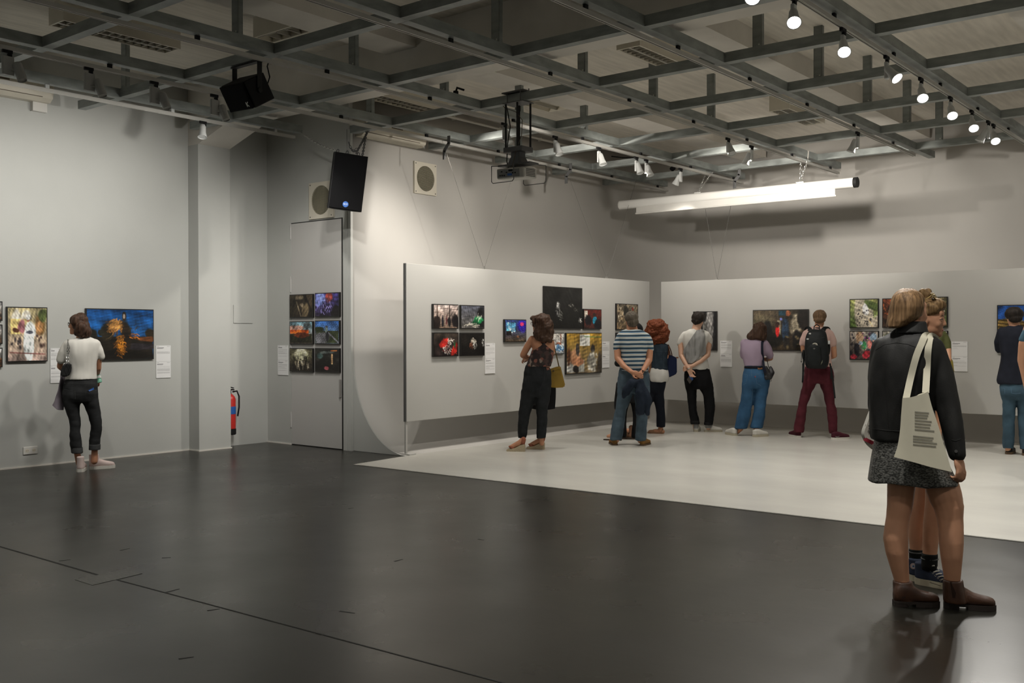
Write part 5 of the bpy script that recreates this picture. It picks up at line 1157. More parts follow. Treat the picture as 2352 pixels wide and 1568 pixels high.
for zs in ([(185, 760), (235, 772), (288, 768), (292, 850)], [(385, 768), (430, 782), (490, 768)], [(180, 700), (330, 712), (488, 700)]): seam(F, 'stitching', cf, tr, zs, .002, F.root)
# her things
t = thing('shoulder_bag', 'small black quilted bag on a chain over the shoulder of the white T-shirt', 'bag', F.z(205, 580, -.1))
bm = B(); bm_prism(bm, [F.z(x, y, -.16) for x, y in ((154, 600), (176, 535), (212, 516), (252, 520), (260, 548), (250, 612), (226, 642), (160, 644))], F.vd*.07); bmesh.ops.bevel(bm, geom=list(bm.edges), offset=.012, segments=3, affect='EDGES'); bb = obj('bag_body', bm, mat('black_leather', (.014, .014, .014), .4, var=.2, bump=.3, bscale=60), t, True)
bm = B()
for a_, b_ in (((176, 548), (214, 636)), ((206, 530), (242, 618)), ((250, 535), (206, 632)), ((216, 525), (166, 628))): bm_tube(bm, [F.z(*a_, -.161), F.z(*b_, -.161)], .002, 5)
obj('quilting', bm, M['black'], bb)
for dx in (0, 16):
    o = chain('chain_strap', None, [surf(F, tee, 226+dx*.6, 300, .006), surf(F, tee, 222+dx, 360, .007), surf(F, tee, 218+dx, 440, .007), F.z(214+dx, 530, -.14)], t, .024, .003, M['steel'])
cloth_sheet('jacket', cloth('lilac_grey_cloth', (.20, .175, .20)), None, [[F.z(165, 600, .0), F.z(180, 605, .05), F.z(205, 615, .1)], [F.z(150, 700, -.02), F.z(170, 710, .03), F.z(195, 715, .1)], [F.z(118, 820, -.03), F.z(150, 830, .0), F.z(185, 820, .08)], [F.z(84, 905, -.02), F.z(125, 945, -.03), F.z(180, 950, .04)]], .012, 7, (.006, 24, 3))
tag(bpy.context.scene.objects['jacket'], 'lilac grey jacket hanging from the arm of the white T-shirt woman', 'jacket'); 
t = thing('water_bottle', 'green plastic water bottle held at the side of the white T-shirt woman', 'bottle', F.z(505, 700, .18)); b0 = F.z(512, 700, .18); ax = (F.z(490, 610, .2)-b0)
pet = mat('green_plastic', (.20, .46, .34), .12, var=.05); bm = B(); bm_tube(bm, [b0+ax*f for f in (0, .03, .30, .34, .4, .75, .95)], [.024, .031, .032, .029, .032, .031, .014], 16); obj('bottle_body', bm, pet, t, True)
bm = B(); bm_tube(bm, [b0+ax*f for f in (.45, .70)], .0328, 16); obj('bottle_label', bm, M['whitepaint'], t, True); bm = B(); bm_cyl(bm, b0+ax*.95, b0+ax*1.08, .014); obj('bottle_cap', bm, pet, t)

# ------------------------------------------------------------------ 2: woman in a floral top
F = Fig('person in a floral camisole and black trousers with folded arms on wedge heels', (1214, 1034), (1140, 704, 4))
TOR = [(268, 365, 455, .05), (285, 325, 515, .075), (310, 318, 526, .095), (350, 322, 526, .11), (400, 326, 526, .115), (450, 318, 525, .118), (500, 296, 512, .112), (545, 276, 498, .112)]
HIP = [(535, 276, 488, .108), (548, 272, 490, .112), (600, 262, 505, .125), (660, 252, 507, .145), (720, 241, 505, .15), (780, 229, 496, .14), (830, 222, 490, .12)]
LL = [(770, 226, 390, .11), (850, 217, 366, .105), (900, 213, 345, .095), (950, 208, 326, .08), (1000, 207, 309, .07), (1100, 204, 296, .06), (1206, 201, 275, .052)]
RL = [(770, 330, 495, .11), (850, 350, 487, .105), (900, 357, 477, .095), (950, 364, 471, .08), (1050, 374, 469, .072), (1150, 373, 461, .062), (1206, 370, 454, .055)]
hd = head_frame(F, F.z(394, 158, .03), -62, 0)
arms = [[(330, 300, 34, 0), (285, 370, 33, .03), (245, 445, 29, .06), (300, 480, 24, .16), (400, 470, 20, .22)], [(505, 330, 30, .0), (512, 420, 28, .05), (480, 480, 24, .15), (330, 465, 19, .18)]]
bd = body(F, M['skin_tan'], TOR+[(y_, l_+20, r_-20, t_-.03) for y_, l_, r_, t_ in HIP[2:-2]], [(420, 300, 60, .0), (408, 250, 44, .01), (398, 210, 40, .02)], hd, arms, [inner(LL, [(242, 1262, 23, 0)]), inner(RL, [(418, 1255, 23, 0)])],
     [(F.z(325, 465, .12), (-F.rt+UP*-.15-F.vd*.25), -F.vd*.3+UP*-.9, 1.0, .9, .1, -1)], hk=.98, shrink=-.004)
flo, nt, b_ = new_mat('floral_print'); tc = nt.nodes.new('ShaderNodeTexCoord'); vo = nt.nodes.new('ShaderNodeTexVoronoi'); vo.inputs['Scale'].default_value = 26; cr = nt.nodes.new('ShaderNodeValToRGB'); cr.color_ramp.interpolation = 'CONSTANT'
nt.links.new(tc.outputs['Object'], vo.inputs['Vector']); sx = nt.nodes.new('ShaderNodeSeparateColor'); nt.links.new(vo.outputs['Color'], sx.inputs[0]); nt.links.new(sx.outputs[0], cr.inputs[0])
for p_, c_ in ((0, (.018, .010, .010)), (.45, (.05, .025, .022)), (.68, (.20, .075, .055)), (.80, (.03, .025, .022)), (.90, (.22, .17, .14))):
    e_ = cr.color_ramp.elements.new(p_) if p_ else cr.color_ramp.elements[0]; e_.color = (*c_, 1)
nt.links.new(cr.outputs[0], b_.inputs['Base Color']); b_.inputs['Roughness'].default_value = .8
top = garment(F, 'camisole', flo, [[(398, 330, 525, .112), (420, 324, 525, .12), (450, 315, 525, .122), (500, 292, 514, .118), (535, 280, 502, .118), (550, 274, 500, .118)]], grow=.004, disp=FOLD(.004, 24, 4))
bl = Blob(); bl.loft(F.rings([(332, 424, 446, .022, -.085), (352, 412, 458, .022, -.092), (380, 375, 490, .022, -.096), (405, 335, 520, .022, -.097)]), F.rt, F.vd); bl.done('back_panel', flo, F.root, .008, 2)
for zs in ([(430, 345), (395, 310), (365, 280)], [(440, 345), (470, 315), (500, 290)]): band(F, 'shoulder_strap', flo, bd, zs, .014)
blk = cloth('soft_black_denim', (0.016, 0.018, 0.020), var=.3); tr = garment(F, 'trousers', blk, [HIP, LL, RL], grow=.002, disp=[FOLD(.004, 26, 11), (.003, 50, 12, (.3, .3, 1))])
bm = B(); p = [surf(F, tr, x, y, .004) for x, y in ((458, 560), (485, 555), (488, 578), (466, 584))]; bm_prism(bm, p, -F.vd*.003); obj('waist_patch', bm, cloth('tan_leather', (.20, .09, .06)), F.root)
for zs in ([(440, 560), (440, 680), (400, 760)], [(300, 560), (288, 640), (300, 700)]): seam(F, 'stitching', cloth('dark_stitch', (.03, .033, .036)), tr, zs, .002, F.root)
bl = Blob(); eball(F, bl, 412, 136, -.01, 84, 76, .105); bl.loft(F.rings([(100, 340, 480, .10, -.01), (150, 346, 504, .10, -.025), (200, 350, 516, .092, -.045), (250, 352, 522, .08, -.06), (295, 368, 522, .06, -.075), (325, 405, 505, .03, -.085)]), F.rt, F.vd); eball(F, bl, 340, 108, .05, 24, 20, .04); eball(F, bl, 378, 300, -.075, 14, 30, .022)
bl.done('hair', M['hair_brown'], F.root, .0065, 3, [(.017, 34, 5, (1, 1, .8)), (.009, 80, 6, (1, 1, .7))])
glasses(F, *hd, .98)
esp = mat('woven_straw', (.42, .35, .24), .8, var=.2, scale=120, bump=.5, bscale=200); tan = cloth('tan_strap', (.28, .10, .06))
for hx, hy in ((264, 1333), (443, 1313)):
    h = on_z(1140+hx/4, 704+hy/4, 0); fd = F.dirv(-82); r_ = Vector((fd.y, -fd.x, 0)); bm = B()
    side = [(0, 0), (.0, .085), (.02, .095), (.06, .082), (.12, .05), (.17, .036), (.215, .036), (.232, .022), (.225, .0), (.14, .0), (.10, .006)]
    bm_prism(bm, [h+fd*x+UP*(y+.001)-r_*.037 for x, y in side], r_*.074); o = obj('wedge_sandal', bm, esp, F.root)
    bl = Blob(); bl.limb([h+fd*.03+UP*.12, h+fd*.02+UP*.155], [.034, .033]); bl.loft([(h+fd*.16+UP*.042, .04, .035), (h+fd*.17+UP*.065, .036, .04), (h+fd*.18+UP*.075, .02, .025)], r_, fd); bl.done('strap', tan if True else esp, o, .006, 2)
    bl = Blob(); bl.limb([h+fd*.035+UP*.15, h+fd*.08+UP*.105, h+fd*.17+UP*.06], [.027, .034, .028]); bl.done('foot', M['skin_tan'], F.root, .006, 3)
t = thing('handbag', 'mustard yellow handbag hanging at the hip of the floral-top woman', 'bag', F.z(565, 745, .12)); must = mat('mustard_suede', (.27, .165, .018), .75, var=.15, scale=8, bump=.2, bscale=150)
bm = B(); pl = [(488, 575), (560, 552), (592, 556), (634, 725), (622, 742), (560, 746), (498, 744)]
bm_prism(bm, [F.z(x, y, .06) for x, y in pl], F.vd*.10); bmesh.ops.bevel(bm, geom=list(bm.edges), offset=.012, segments=3, affect='EDGES'); obj('bag_body', bm, must, t)
bm = B(); bm_prism(bm, [F.z(x, y, .05) for x, y in ((490, 572), (560, 550), (592, 553), (596, 572), (560, 574), (530, 590), (492, 592))], F.vd*.012); obj('flap', bm, must, t)
strap(F, 'shoulder_strap', cloth('olive_strap', (.12, .085, .03)), t, [F.z(520, 305, -.03), F.z(528, 345, .0), F.z(550, 440, .06), F.z(576, 552, .10)], .014, .006)
bm = B(); bm_torus(bm, F.z(576, 548, .10), .012, .003, Matrix.Rotation(math.pi/2, 3, 'X')); bm_box(bm, F.z(524, 590, .045), (.03, .008, .012)); obj('clasp', bm, M['steel'], t)
cloth_sheet('jacket', cloth('black_wool', (.010, .010, .011)), None, [[F.z(395, 660, .26), F.z(470, 690, .22), F.z(545, 700, .22)], [F.z(370, 800, .26), F.z(460, 830, .2), F.z(544, 820, .22)], [F.z(330, 938, .27), F.z(430, 948, .22), F.z(538, 936, .22)]], .03, 7, (.008, 20, 8))
tag(SC.objects['jacket.001'], 'black jacket hanging below the mustard yellow handbag', 'jacket')

# ------------------------------------------------------------------ 3: man in the striped T-shirt
F = Fig('person in a blue striped T-shirt and jeans with hands clasped behind the back', (1444, 1023), (1370, 704, 4))
TEE = [(208, 272, 388, .05), (225, 225, 430, .09), (250, 198, 462, .115), (290, 200, 470, .13), (350, 208, 474, .14), (400, 222, 464, .14), (450, 226, 458, .14), (500, 222, 462, .14), (545, 214, 468, .14), (590, 210, 472, .138)]
HIP = [(570, 215, 468, .125), (590, 210, 472, .13), (640, 203, 486, .14), (690, 198, 490, .145), (740, 198, 490, .14), (790, 200, 480, .12)]
LL = [(735, 198, 345, .11), (800, 194, 332, .105), (860, 184, 308, .095), (940, 169, 275, .085), (1020, 154, 263, .08), (1110, 139, 250, .078), (1222, 126, 236, .08)]
RL = [(735, 335, 490, .11), (800, 345, 490, .105), (860, 352, 488, .095), (940, 362, 474, .085), (1020, 368, 467, .08), (1110, 360, 460, .078), (1228, 352, 456, .08)]
hd = head_frame(F, F.z(322, 130, .0), -22, 0)
wl, wr = F.z(325, 600, -.215), F.z(415, 602, -.20)
arms = [[(222, 290, 34, 0), (194, 400, 34, -.02), (196, 475, 30, -.06), (250, 545, 25, -.14), (325, 600, 19, -.215)], [(458, 290, 34, 0), (487, 400, 34, -.02), (484, 490, 30, -.05), (450, 550, 24, -.13), (415, 602, 19, -.20)]]
body(F, M['skin_tan'], TEE+HIP[2:-2], [(328, 235, 60, .0), (326, 200, 50, .0), (322, 165, 46, .0)], hd, arms, [inner(LL), inner(RL)],
     [(wl, (F.rt*.9+UP*-.38), -F.vd, 1.0, .35, .06, 1), (wr, (F.rt*-.55+UP*-.8), F.vd, 1.0, .5, .08, 1)], hk=.98)
stp, nt, b_ = new_mat('striped_jersey'); tc = nt.nodes.new('ShaderNodeTexCoord'); sp_ = nt.nodes.new('ShaderNodeSeparateXYZ'); nt.links.new(tc.outputs['Object'], sp_.inputs[0])
nz = nt.nodes.new('ShaderNodeTexNoise'); nz.inputs['Scale'].default_value = 3; nt.links.new(tc.outputs['Object'], nz.inputs['Vector'])
m1 = nt.nodes.new('ShaderNodeMath'); m1.operation = 'MULTIPLY_ADD'; m1.inputs[1].default_value = .025; nt.links.new(nz.outputs['Fac'], m1.inputs[0]); nt.links.new(sp_.outputs['Z'], m1.inputs[2])
m2 = nt.nodes.new('ShaderNodeMath'); m2.operation = 'MULTIPLY'; m2.inputs[1].default_value = 1/.0545; nt.links.new(m1.outputs[0], m2.inputs[0]); m3 = nt.nodes.new('ShaderNodeMath'); m3.operation = 'FRACT'; nt.links.new(m2.outputs[0], m3.inputs[0])
cr = nt.nodes.new('ShaderNodeValToRGB'); cr.color_ramp.interpolation = 'CONSTANT'; nt.links.new(m3.outputs[0], cr.inputs[0])
for p_, c_ in ((0, (.50, .50, .46)), (.46, (.045, .14, .24)), (.64, (.008, .012, .022)), (.86, (.10, .22, .32))):
    e_ = cr.color_ramp.elements.new(p_) if p_ else cr.color_ramp.elements[0]; e_.color = (*c_, 1)
nt.links.new(cr.outputs[0], b_.inputs['Base Color']); b_.inputs['Roughness'].default_value = .85
garment(F, 't_shirt', stp, [TEE], [[(224, 285, 44, 0), (200, 350, 40, -.01), (190, 388, 35, -.01)], [(454, 285, 44, 0), (480, 350, 40, -.01), (488, 384, 34, -.01)]], grow=.005, disp=[FOLD(.005, 20, 21), (.003, 50, 22, (.4, .4, 1))])
den = cloth('worn_blue_denim', (.062, .092, .120), var=.3, scale=7); tr = garment(F, 'jeans', den, [HIP, LL, RL], grow=.003, disp=[FOLD(.004, 26, 23), (.004, 45, 24, (.3, .3, 1))])
for zs in ([(205, 650), (210, 730), (260, 750), (300, 735)], [(440, 650), (455, 735), (485, 735)], [(215, 615), (330, 625), (470, 612)]): seam(F, 'stitching', cloth('denim_stitch', (.10, .12, .14)), tr, zs, .002, F.root)
bl = Blob(); eball(F, bl, 322, 100, -.02, 64, 60, .10); eball(F, bl, 334, 140, -.05, 56, 46, .065); eball(F, bl, 330, 172, -.065, 40, 18, .04)
bl.done('hair', M['hair_grey'], F.root, .007, 2, (.003, 90, 5))
bm = B(); wv = (wr-F.z(450, 550, -.13)).normalized(); bm_cyl(bm, wr-wv*.03, wr-wv*.012, .0305, n=18); bm_box(bm, wr-wv*.02-F.vd*.031, (.03, .008, .03)); obj('wristwatch', bm, M['black'], F.root)
sue = cloth('tan_suede', (.22, .115, .035)); dso = mat('brown_sole', (.10, .06, .03), .7)
for hx, hy, yw in ((174, 1278, -12), (415, 1282, 20)):
    h = on_z(1370+hx/4, 704+hy/4, 0); shoe(F, 'shoe', h, F.dirv(yw), .28, sue, dso, .085, .047, .02)
bl = Blob()
for a in ([(390, 680, 26, -.25), (330, 705, 50, -.24), (280, 765, 52, -.23), (250, 825, 20, -.22)], [(400, 690, 34, -.25), (395, 780, 60, -.25), (400, 880, 60, -.24), (395, 955, 48, -.23)], [(415, 700, 32, -.25), (445, 800, 50, -.25), (472, 890, 48, -.24), (478, 985, 26, -.23)], [(435, 760, 34, -.24), (488, 860, 30, -.23), (502, 895, 18, -.23)]): bl.limb(F.pts(a), [r_*.78 for r_ in F.rad(a)])
o = bl.done('jacket', cloth('navy_cotton', (.012, .018, .030), var=.2), None, .01, 3, [FOLD(.010, 22, 31), (.008, 55, 32, (1, 1, .35))]); tag(o, 'navy jacket hanging from the clasped hands of the striped-shirt man', 'jacket')

# ------------------------------------------------------------------ 4: person in black, mostly hidden behind the striped-shirt man
F = Fig('person in black with a black head covering, mostly hidden behind the striped-shirt man', (1437, 1006), (1370, 704, 4))
hd = head_frame(F, F.z(368, 227, .03), 12, 0)
DR = [(270, 330, 420, .06), (300, 275, 440, .10), (350, 255, 445, .12), (450, 240, 440, .12), (560, 225, 440, .13), (700, 200, 445, .15), (850, 176, 440, .16), (880, 180, 430, .15)]
CO = [(700, 190, 300, .14), (850, 172, 272, .12), (935, 166, 258, .11), (945, 168, 250, .10)]
WL = [(860, 190, 310, .12), (950, 205, 285, .11), (1080, 225, 274, .10), (1212, 230, 272, .10)]
WR = [(840, 300, 425, .12), (950, 330, 405, .11), (1080, 332, 392, .10), (1198, 325, 385, .10)]
body(F, M['skin'], DR[1:7], [(370, 300, 50, .0), (368, 260, 42, .01)], hd, [[(260, 330, 30, 0), (235, 470, 26, 0), (240, 560, 22, .1), (300, 570, 18, .2)]], [[(170, 1130, 24, 0), (165, 1195, 22, 0)], [(320, 1110, 24, .05), (325, 1175, 22, .05)]], [(F.z(300, 570, .2), F.rt, -UP, .9)],
     [(F.z(200, 1205, 0), F.dirv(-75)), (F.z(340, 1195, .05), F.dirv(-80))], hk=.92, shrink=-.03)
bk = cloth('black_crepe', (.009, .009, .010)); garment(F, 'wide_trousers', bk, [WL, WR], disp=FOLD(.006, 24, 43)); garment(F, 'long_top', bk, [DR, CO], [[(255, 330, 36, 0), (232, 460, 34, 0), (238, 560, 28, .08)]], disp=FOLD(.008, 20, 41))
bl = Blob(); eball(F, bl, 372, 212, -.01, 54, 66, .105); eball(F, bl, 375, 270, -.02, 66, 40, .10); bl.done('head_scarf', bk, F.root, .008, 4, FOLD(.003, 30, 42))
lea = cloth('dark_leather', (.03, .018, .012))
for x0, y0, yw in ((190, 1232, -80), (330, 1221, -85)):
    h = on_z(1370+(x0+40)/4, 704+y0/4, 0); fd = F.dirv(yw); r_ = Vector((fd.y, -fd.x, 0)); bm = B(); bm_prism(bm, [h+fd*x+r_*y_+UP*.001 for x, y_ in ((0, -.03), (.1, -.035), (.2, -.042), (.25, -.02), (.25, .02), (.2, .042), (.1, .035), (0, .03))], UP*.016); sl = obj('sandal', bm, lea, F.root)
    strap(F, 'toe_strap', lea, sl, [h+fd*.15-r_*.045+UP*.015, h+fd*.14+UP*.065, h+fd*.15+r_*.045+UP*.015], .03, .004, fd)
t = thing('shoulder_bag', 'black shoulder bag peeping out left of the striped-shirt man', 'bag', F.z(190, 550, -.1)); bl = Blob(); eball(F, bl, 196, 520, -.12, 32, 32, .05); eball(F, bl, 215, 525, -.1, 30, 30, .05); bl.done('bag_body', M['black'], t, .008, 3)
strap(F, 'shoulder_strap', M['black'], t, [F.z(205, 495, -.1), F.z(235, 400, -.08), F.z(270, 300, -.06)], .02, .005)

# ------------------------------------------------------------------ 5: woman with red curls
F = Fig('person with big auburn curls in a denim waistcoat over a white shirt', (1500, 996), (1370, 704, 4))
TOR = [(330, 540, 610, .06), (350, 510, 655, .10), (400, 506, 656, .115), (450, 508, 652, .115), (500, 508, 650, .115), (550, 506, 652, .12), (586, 504, 656, .125)]
HIP = [(570, 505, 650, .11), (620, 498, 652, .125), (680, 482, 642, .14), (740, 472, 628, .14), (790, 470, 615, .12)]
RL = [(740, 500, 626, .11), (800, 512, 617, .10), (870, 530, 626, .088), (930, 545, 629, .075), (1000, 552, 629, .07), (1106, 552, 629, .062)]
LL = [(740, 470, 580, .11, 0), (820, 440, 545, .10, .0), (920, 400, 490, .085, .02), (1020, 355, 432, .075, .04), (1148, 312, 378, .065, .06)]
hd = head_frame(F, F.z(552, 200, .03), 5, 0)
body(F, M['skin_tan'], TOR+HIP[2:-2], [(572, 360, 56, .0), (565, 310, 42, .0), (558, 260, 40, .01)], hd, [[(640, 380, 30, 0), (650, 470, 27, .02), (640, 540, 24, .08), (600, 560, 19, .2)], [(520, 380, 30, 0), (500, 480, 26, .02), (505, 570, 20, .1)]],
     [inner(RL, [(588, 1135, 26, 0)]), inner(LL, [(340, 1150, 24, .06)])], [(F.z(600, 560, .2), -F.rt, -UP, .92), (F.z(505, 570, .1), F.vd-UP*.3, -UP, .92)], [(F.z(590, 1160, 0), F.dirv(-75)), (F.z(335, 1165, .06), F.dirv(-75))], hk=.96)
nav = cloth('navy_stretch', (.008, .010, .017)); tr = garment(F, 'trousers', nav, [HIP, RL, LL], grow=.002, disp=FOLD(.004, 30, 51))
garment(F, 'shirt', cloth('white_cotton', (.60, .59, .56), var=.03), [[(560, 508, 648, .118), (584, 500, 656, .130), (600, 494, 660, .138), (640, 489, 663, .148), (672, 488, 658, .15), (690, 496, 648, .148)]], grow=.004, disp=FOLD(.004, 24, 52))
dn = cloth('dark_blue_denim', (.022, .034, .048), var=.3); ve = garment(F, 'waistcoat', dn, [TOR], grow=.006, disp=FOLD(.003, 24, 53))
for zs in ([(515, 410), (580, 416), (650, 410)], [(510, 560), (580, 566), (650, 560)], [(540, 420), (548, 560)], [(620, 420), (612, 560)]): seam(F, 'stitching', cloth('vest_stitch', (.05, .065, .085)), ve, zs, .002, F.root)
bl = Blob(); r_ = random.Random(5)
for zx, zy, rx, rz, dp in ((552, 180, 92, 70, .13), (520, 230, 76, 70, .12), (600, 240, 72, 80, .12), (575, 290, 88, 62, .11), (560, 150, 62, 40, .10)): eball(F, bl, zx, zy, -.02, rx, rz, dp)
for k in range(330):
    a = r_.uniform(0, 6.283); rr = r_.uniform(.55, 1.0); zx = 558+108*rr*math.cos(a); zy = 240+122*rr*math.sin(a); eball(F, bl, zx, zy, -.03-.10*math.sqrt(max(0, 1-rr*rr))+r_.uniform(-.01, .02), r_.uniform(5, 9), r_.uniform(6, 12), .012)
bl.done('hair', M['hair_red'], F.root, .006, 1, [(.010, 70, 4), (.005, 150, 6)])
esp2 = mat('tan_espadrille', (.26, .15, .09), .8, var=.2, scale=80)
for hx, hy, in ((608, 1170), (362, 1184)):
    h = on_z(1370+hx/4, 704+hy/4, 0); fd = F.dirv(-78); r2 = Vector((fd.y, -fd.x, 0)); bm = B(); bm_prism(bm, [h+fd*x+r2*y_+UP*.001 for x, y_ in ((0, -.028), (.1, -.034), (.17, -.04), (.22, -.02), (.22, .02), (.17, .04), (.1, .034), (0, .028))], UP*.022); sl = obj('espadrille', bm, esp2, F.root)
    bl = Blob(); bl.loft([(h+fd*.16+UP*.02, .042, .06), (h+fd*.16+UP*.045, .034, .05), (h+fd*.16+UP*.055, .015, .03)], r2, fd); bl.limb([h+fd*.02+UP*.03, h+fd*.012+UP*.06], [.03, .026]); bl.done('upper', cloth('tan_weave', (.26, .14, .08)), sl, .006, 2)
t = thing('tote_bag', 'navy tote bag on the shoulder of the woman with auburn curls', 'bag', F.z(690, 650, -.02)); tn = cloth('navy_nylon', (.008, .014, .045), .5)
bm = B(); bm_prism(bm, [F.z(x, y, -.02) for x, y in ((640, 440), (658, 432), (738, 470), (740, 612), (722, 626), (665, 652), (652, 640))], F.vd*.12); bmesh.ops.bevel(bm, geom=list(bm.edges), offset=.012, segments=2, affect='EDGES'); obj('bag_body', bm, tn, t)
for dx, dd in ((0, -.03), (14, .06)): strap(F, 'handle', cloth('brown_handle', (.05, .02, .012)), t, [F.z(660+dx*.4, 445, dd), F.z(658+dx*.6, 390, dd-.01), F.z(652+dx*.5, 350, dd-.02), F.z(668+dx, 400, dd), F.z(680+dx, 450, dd)], .014, .005)
bm = B(); bm_box(bm, F.z(742, 468, .03), (.03, .02, .02)); obj('zip_tab', bm, cloth('tan_tab', (.22, .10, .06)), t)
# ------------------------------------------------------------------ 6: man with the grey shawl
F = Fig('person in a white T-shirt with a grey shawl, hands crossed behind the back', (1612, 992), (1530, 704, 4.994))
TEE = [(258, 300, 400, .05), (275, 230, 460, .08), (300, 195, 490, .105), (340, 190, 496, .12), (400, 196, 480, .13), (460, 204, 462, .13), (530, 212, 458, .125), (600, 225, 472, .125), (660, 240, 484, .13), (722, 250, 490, .13)]
HIP = [(695, 222, 486, .115), (720, 213, 494, .122), (780, 211, 514, .14), (850, 214, 530, .145), (900, 220, 540, .135), (945, 226, 540, .115)]
LL = [(880, 220, 362, .11), (940, 229, 352, .105), (1000, 240, 348, .095), (1100, 250, 346, .08), (1200, 261, 353, .074), (1290, 273, 370, .07), (1342, 281, 382, .07)]
RL = [(880, 365, 540, .11), (940, 380, 543, .105), (1000, 424, 547, .095), (1060, 438, 551, .085), (1150, 441, 553, .08), (1250, 440, 541, .075), (1352, 439, 530, .072)]
hd = head_frame(F, F.z(366, 157, .01), 38, -14)
wl, wr = F.z(262, 718, -.19), F.z(300, 680, -.165)
arms = [[(215, 325, 32, 0), (168, 440, 33, -.01), (174, 560, 30, -.05), (215, 640, 25, -.13), (262, 718, 18, -.19)], [(465, 325, 30, 0), (490, 440, 32, -.01), (476, 556, 30, -.05), (400, 625, 25, -.13), (300, 680, 19, -.165)]]
body(F, M['skin_pale'], TEE+HIP[2:-2], [(345, 285, 62, .0), (350, 235, 48, .0), (362, 190, 46, .0)], hd, arms, [inner(LL, [(338, 1400, 30, .05)]), inner(RL, [(482, 1390, 30, 0)])],
     [(wl, (F.rt*.35-UP*.9), F.rt*.5-F.vd*.6, 1.0, .75, .06, -1), (wr, (-F.rt*.85-UP*.3), -F.vd, 1.0, .5, .08, -1)], hk=.98)
garment(F, 'trousers', cloth('black_cotton', (.006, .006, .007)), [HIP, LL, RL], grow=.003, disp=[FOLD(.005, 22, 61), (.003, 50, 62, (.3, .3, 1))])
for rows in ([(1305, 274, 380, .076), (1346, 279, 386, .078)], [(1322, 434, 534, .076), (1356, 434, 534, .078)]): garment(F, 'trouser_cuff', cloth('black_cuff', (.012, .012, .013)), [rows], voxel=.008, smooth=2)
tee = garment(F, 't_shirt', cloth('white_jersey_shirt', (.68, .67, .63), var=.02), [TEE], [[(222, 325, 44, 0), (180, 375, 40, 0), (160, 422, 34, 0)], [(462, 325, 42, 0), (492, 370, 40, 0), (502, 404, 33, 0)]], grow=.006, disp=[FOLD(.006, 18, 63), (.004, 40, 64, (1, 1, .4))])
def dp(zx, zy, l=.026): return surf(F, tee, zx, zy, l)
rowsz = [((352, 268), (385, 262), (412, 262), (440, 274)), ((306, 335), (350, 335), (398, 335), (446, 340)), ((250, 420), (310, 425), (378, 430), (448, 430)), ((208, 495), (280, 515), (370, 520), (449, 535)), ((218, 570), (280, 585), (345, 585), (405, 560)), ((240, 638), (268, 645), (296, 648), (322, 632))]
cloth_sheet('shawl', cloth('grey_shawl', (.29, .29, .285), var=.06), F.root, [[dp(*p) for p in r_] for r_ in rowsz], .012, 8, (.016, 50, 66, (1.4, 1.4, .3)))
bl = Blob(); eball(F, bl, 368, 122, -.01, 78, 68, .108); eball(F, bl, 352, 160, -.045, 62, 42, .065); eball(F, bl, 350, 190, -.055, 40, 16, .035); eball(F, bl, 408, 112, .03, 50, 50, .07)
bl.done('hair', M['hair_dark'], F.root, .007, 2, [(.004, 60, 6, (1, 1, .5)), (.003, 110, 7)])
sk = cloth('grey_sock', (.27, .27, .27))
for rows in ([(1330, 314, 370, .05), (1395, 312, 372, .05)], [(1340, 445, 520, .05), (1392, 448, 520, .05)]): garment(F, 'sock', sk, [rows], voxel=.008, smooth=2)
wl_ = mat('white_leather', (.60, .58, .53), .5, var=.04); cs = mat('cream_sole', (.42, .38, .29), .6)
for hx, hy, yw, L in ((342, 1440, 6, .28), (438, 1438, 78, .27)):
    h = on_z(1530+hx/4.994, 704+hy/4.994, 0); shoe(F, 'shoe', h, F.dirv(yw), L, wl_, cs, .08, .048, .026)
bm = B(); v_ = (wl-F.z(215, 640, -.13)).normalized(); bm_cyl(bm, wl-v_*.012, wl+v_*.008, .028, n=18); obj('bracelet', bm, M['steel'], F.root)
t = thing('phone', 'phone with a blue and dark back held behind the man in the grey shawl', 'phone', F.z(275, 840, -.21))
bm = B(); bm_prism(bm, [F.z(x, y, -.21) for x, y in ((238, 835), (276, 778), (314, 828), (270, 886))], F.vd*.008); obj('phone_body', bm, mat('phone_back', (.06, .05, .045), .25), t)
bm = B(); bm_prism(bm, [F.z(x, y, -.213) for x, y in ((276, 778), (314, 828), (298, 848), (262, 800))], F.vd*.003); obj('blue_panel', bm, M['blue'], t)

# ------------------------------------------------------------------ 7: woman in a lilac top
F = Fig('person in a lilac T-shirt and wide cropped blue jeans', (1716, 1001), (1650, 704, 4.994))
TEE = [(370, 385, 480, .05), (385, 310, 530, .08), (410, 270, 552, .105), (450, 257, 548, .125), (500, 256, 540, .135), (550, 266, 528, .135), (610, 285, 520, .128), (660, 298, 515, .122), (685, 303, 513, .12)]
HIP = [(672, 303, 512, .115), (705, 297, 528, .125), (770, 284, 565, .145), (830, 275, 588, .16), (880, 272, 588, .155), (930, 272, 582, .13)]
LL = [(860, 273, 430, .125), (960, 271, 416, .115), (1050, 261, 406, .10), (1150, 240, 386, .09), (1250, 215, 366, .088), (1330, 199, 346, .09), (1396, 187, 326, .092)]
RL = [(860, 418, 588, .125), (960, 420, 576, .115), (1050, 414, 559, .10), (1150, 409, 541, .09), (1250, 395, 531, .088), (1330, 380, 516, .09), (1388, 367, 505, .092)]
hd = head_frame(F, F.z(476, 284, .03), 42, -12, 8)
arms = [[(312, 430, 32, 0), (296, 520, 33, .07), (330, 590, 30, .16), (450, 600, 24, .22)], [(518, 430, 34, 0), (570, 520, 36, .03), (598, 590, 30, .07), (560, 605, 25, .16), (470, 600, 20, .22)]]
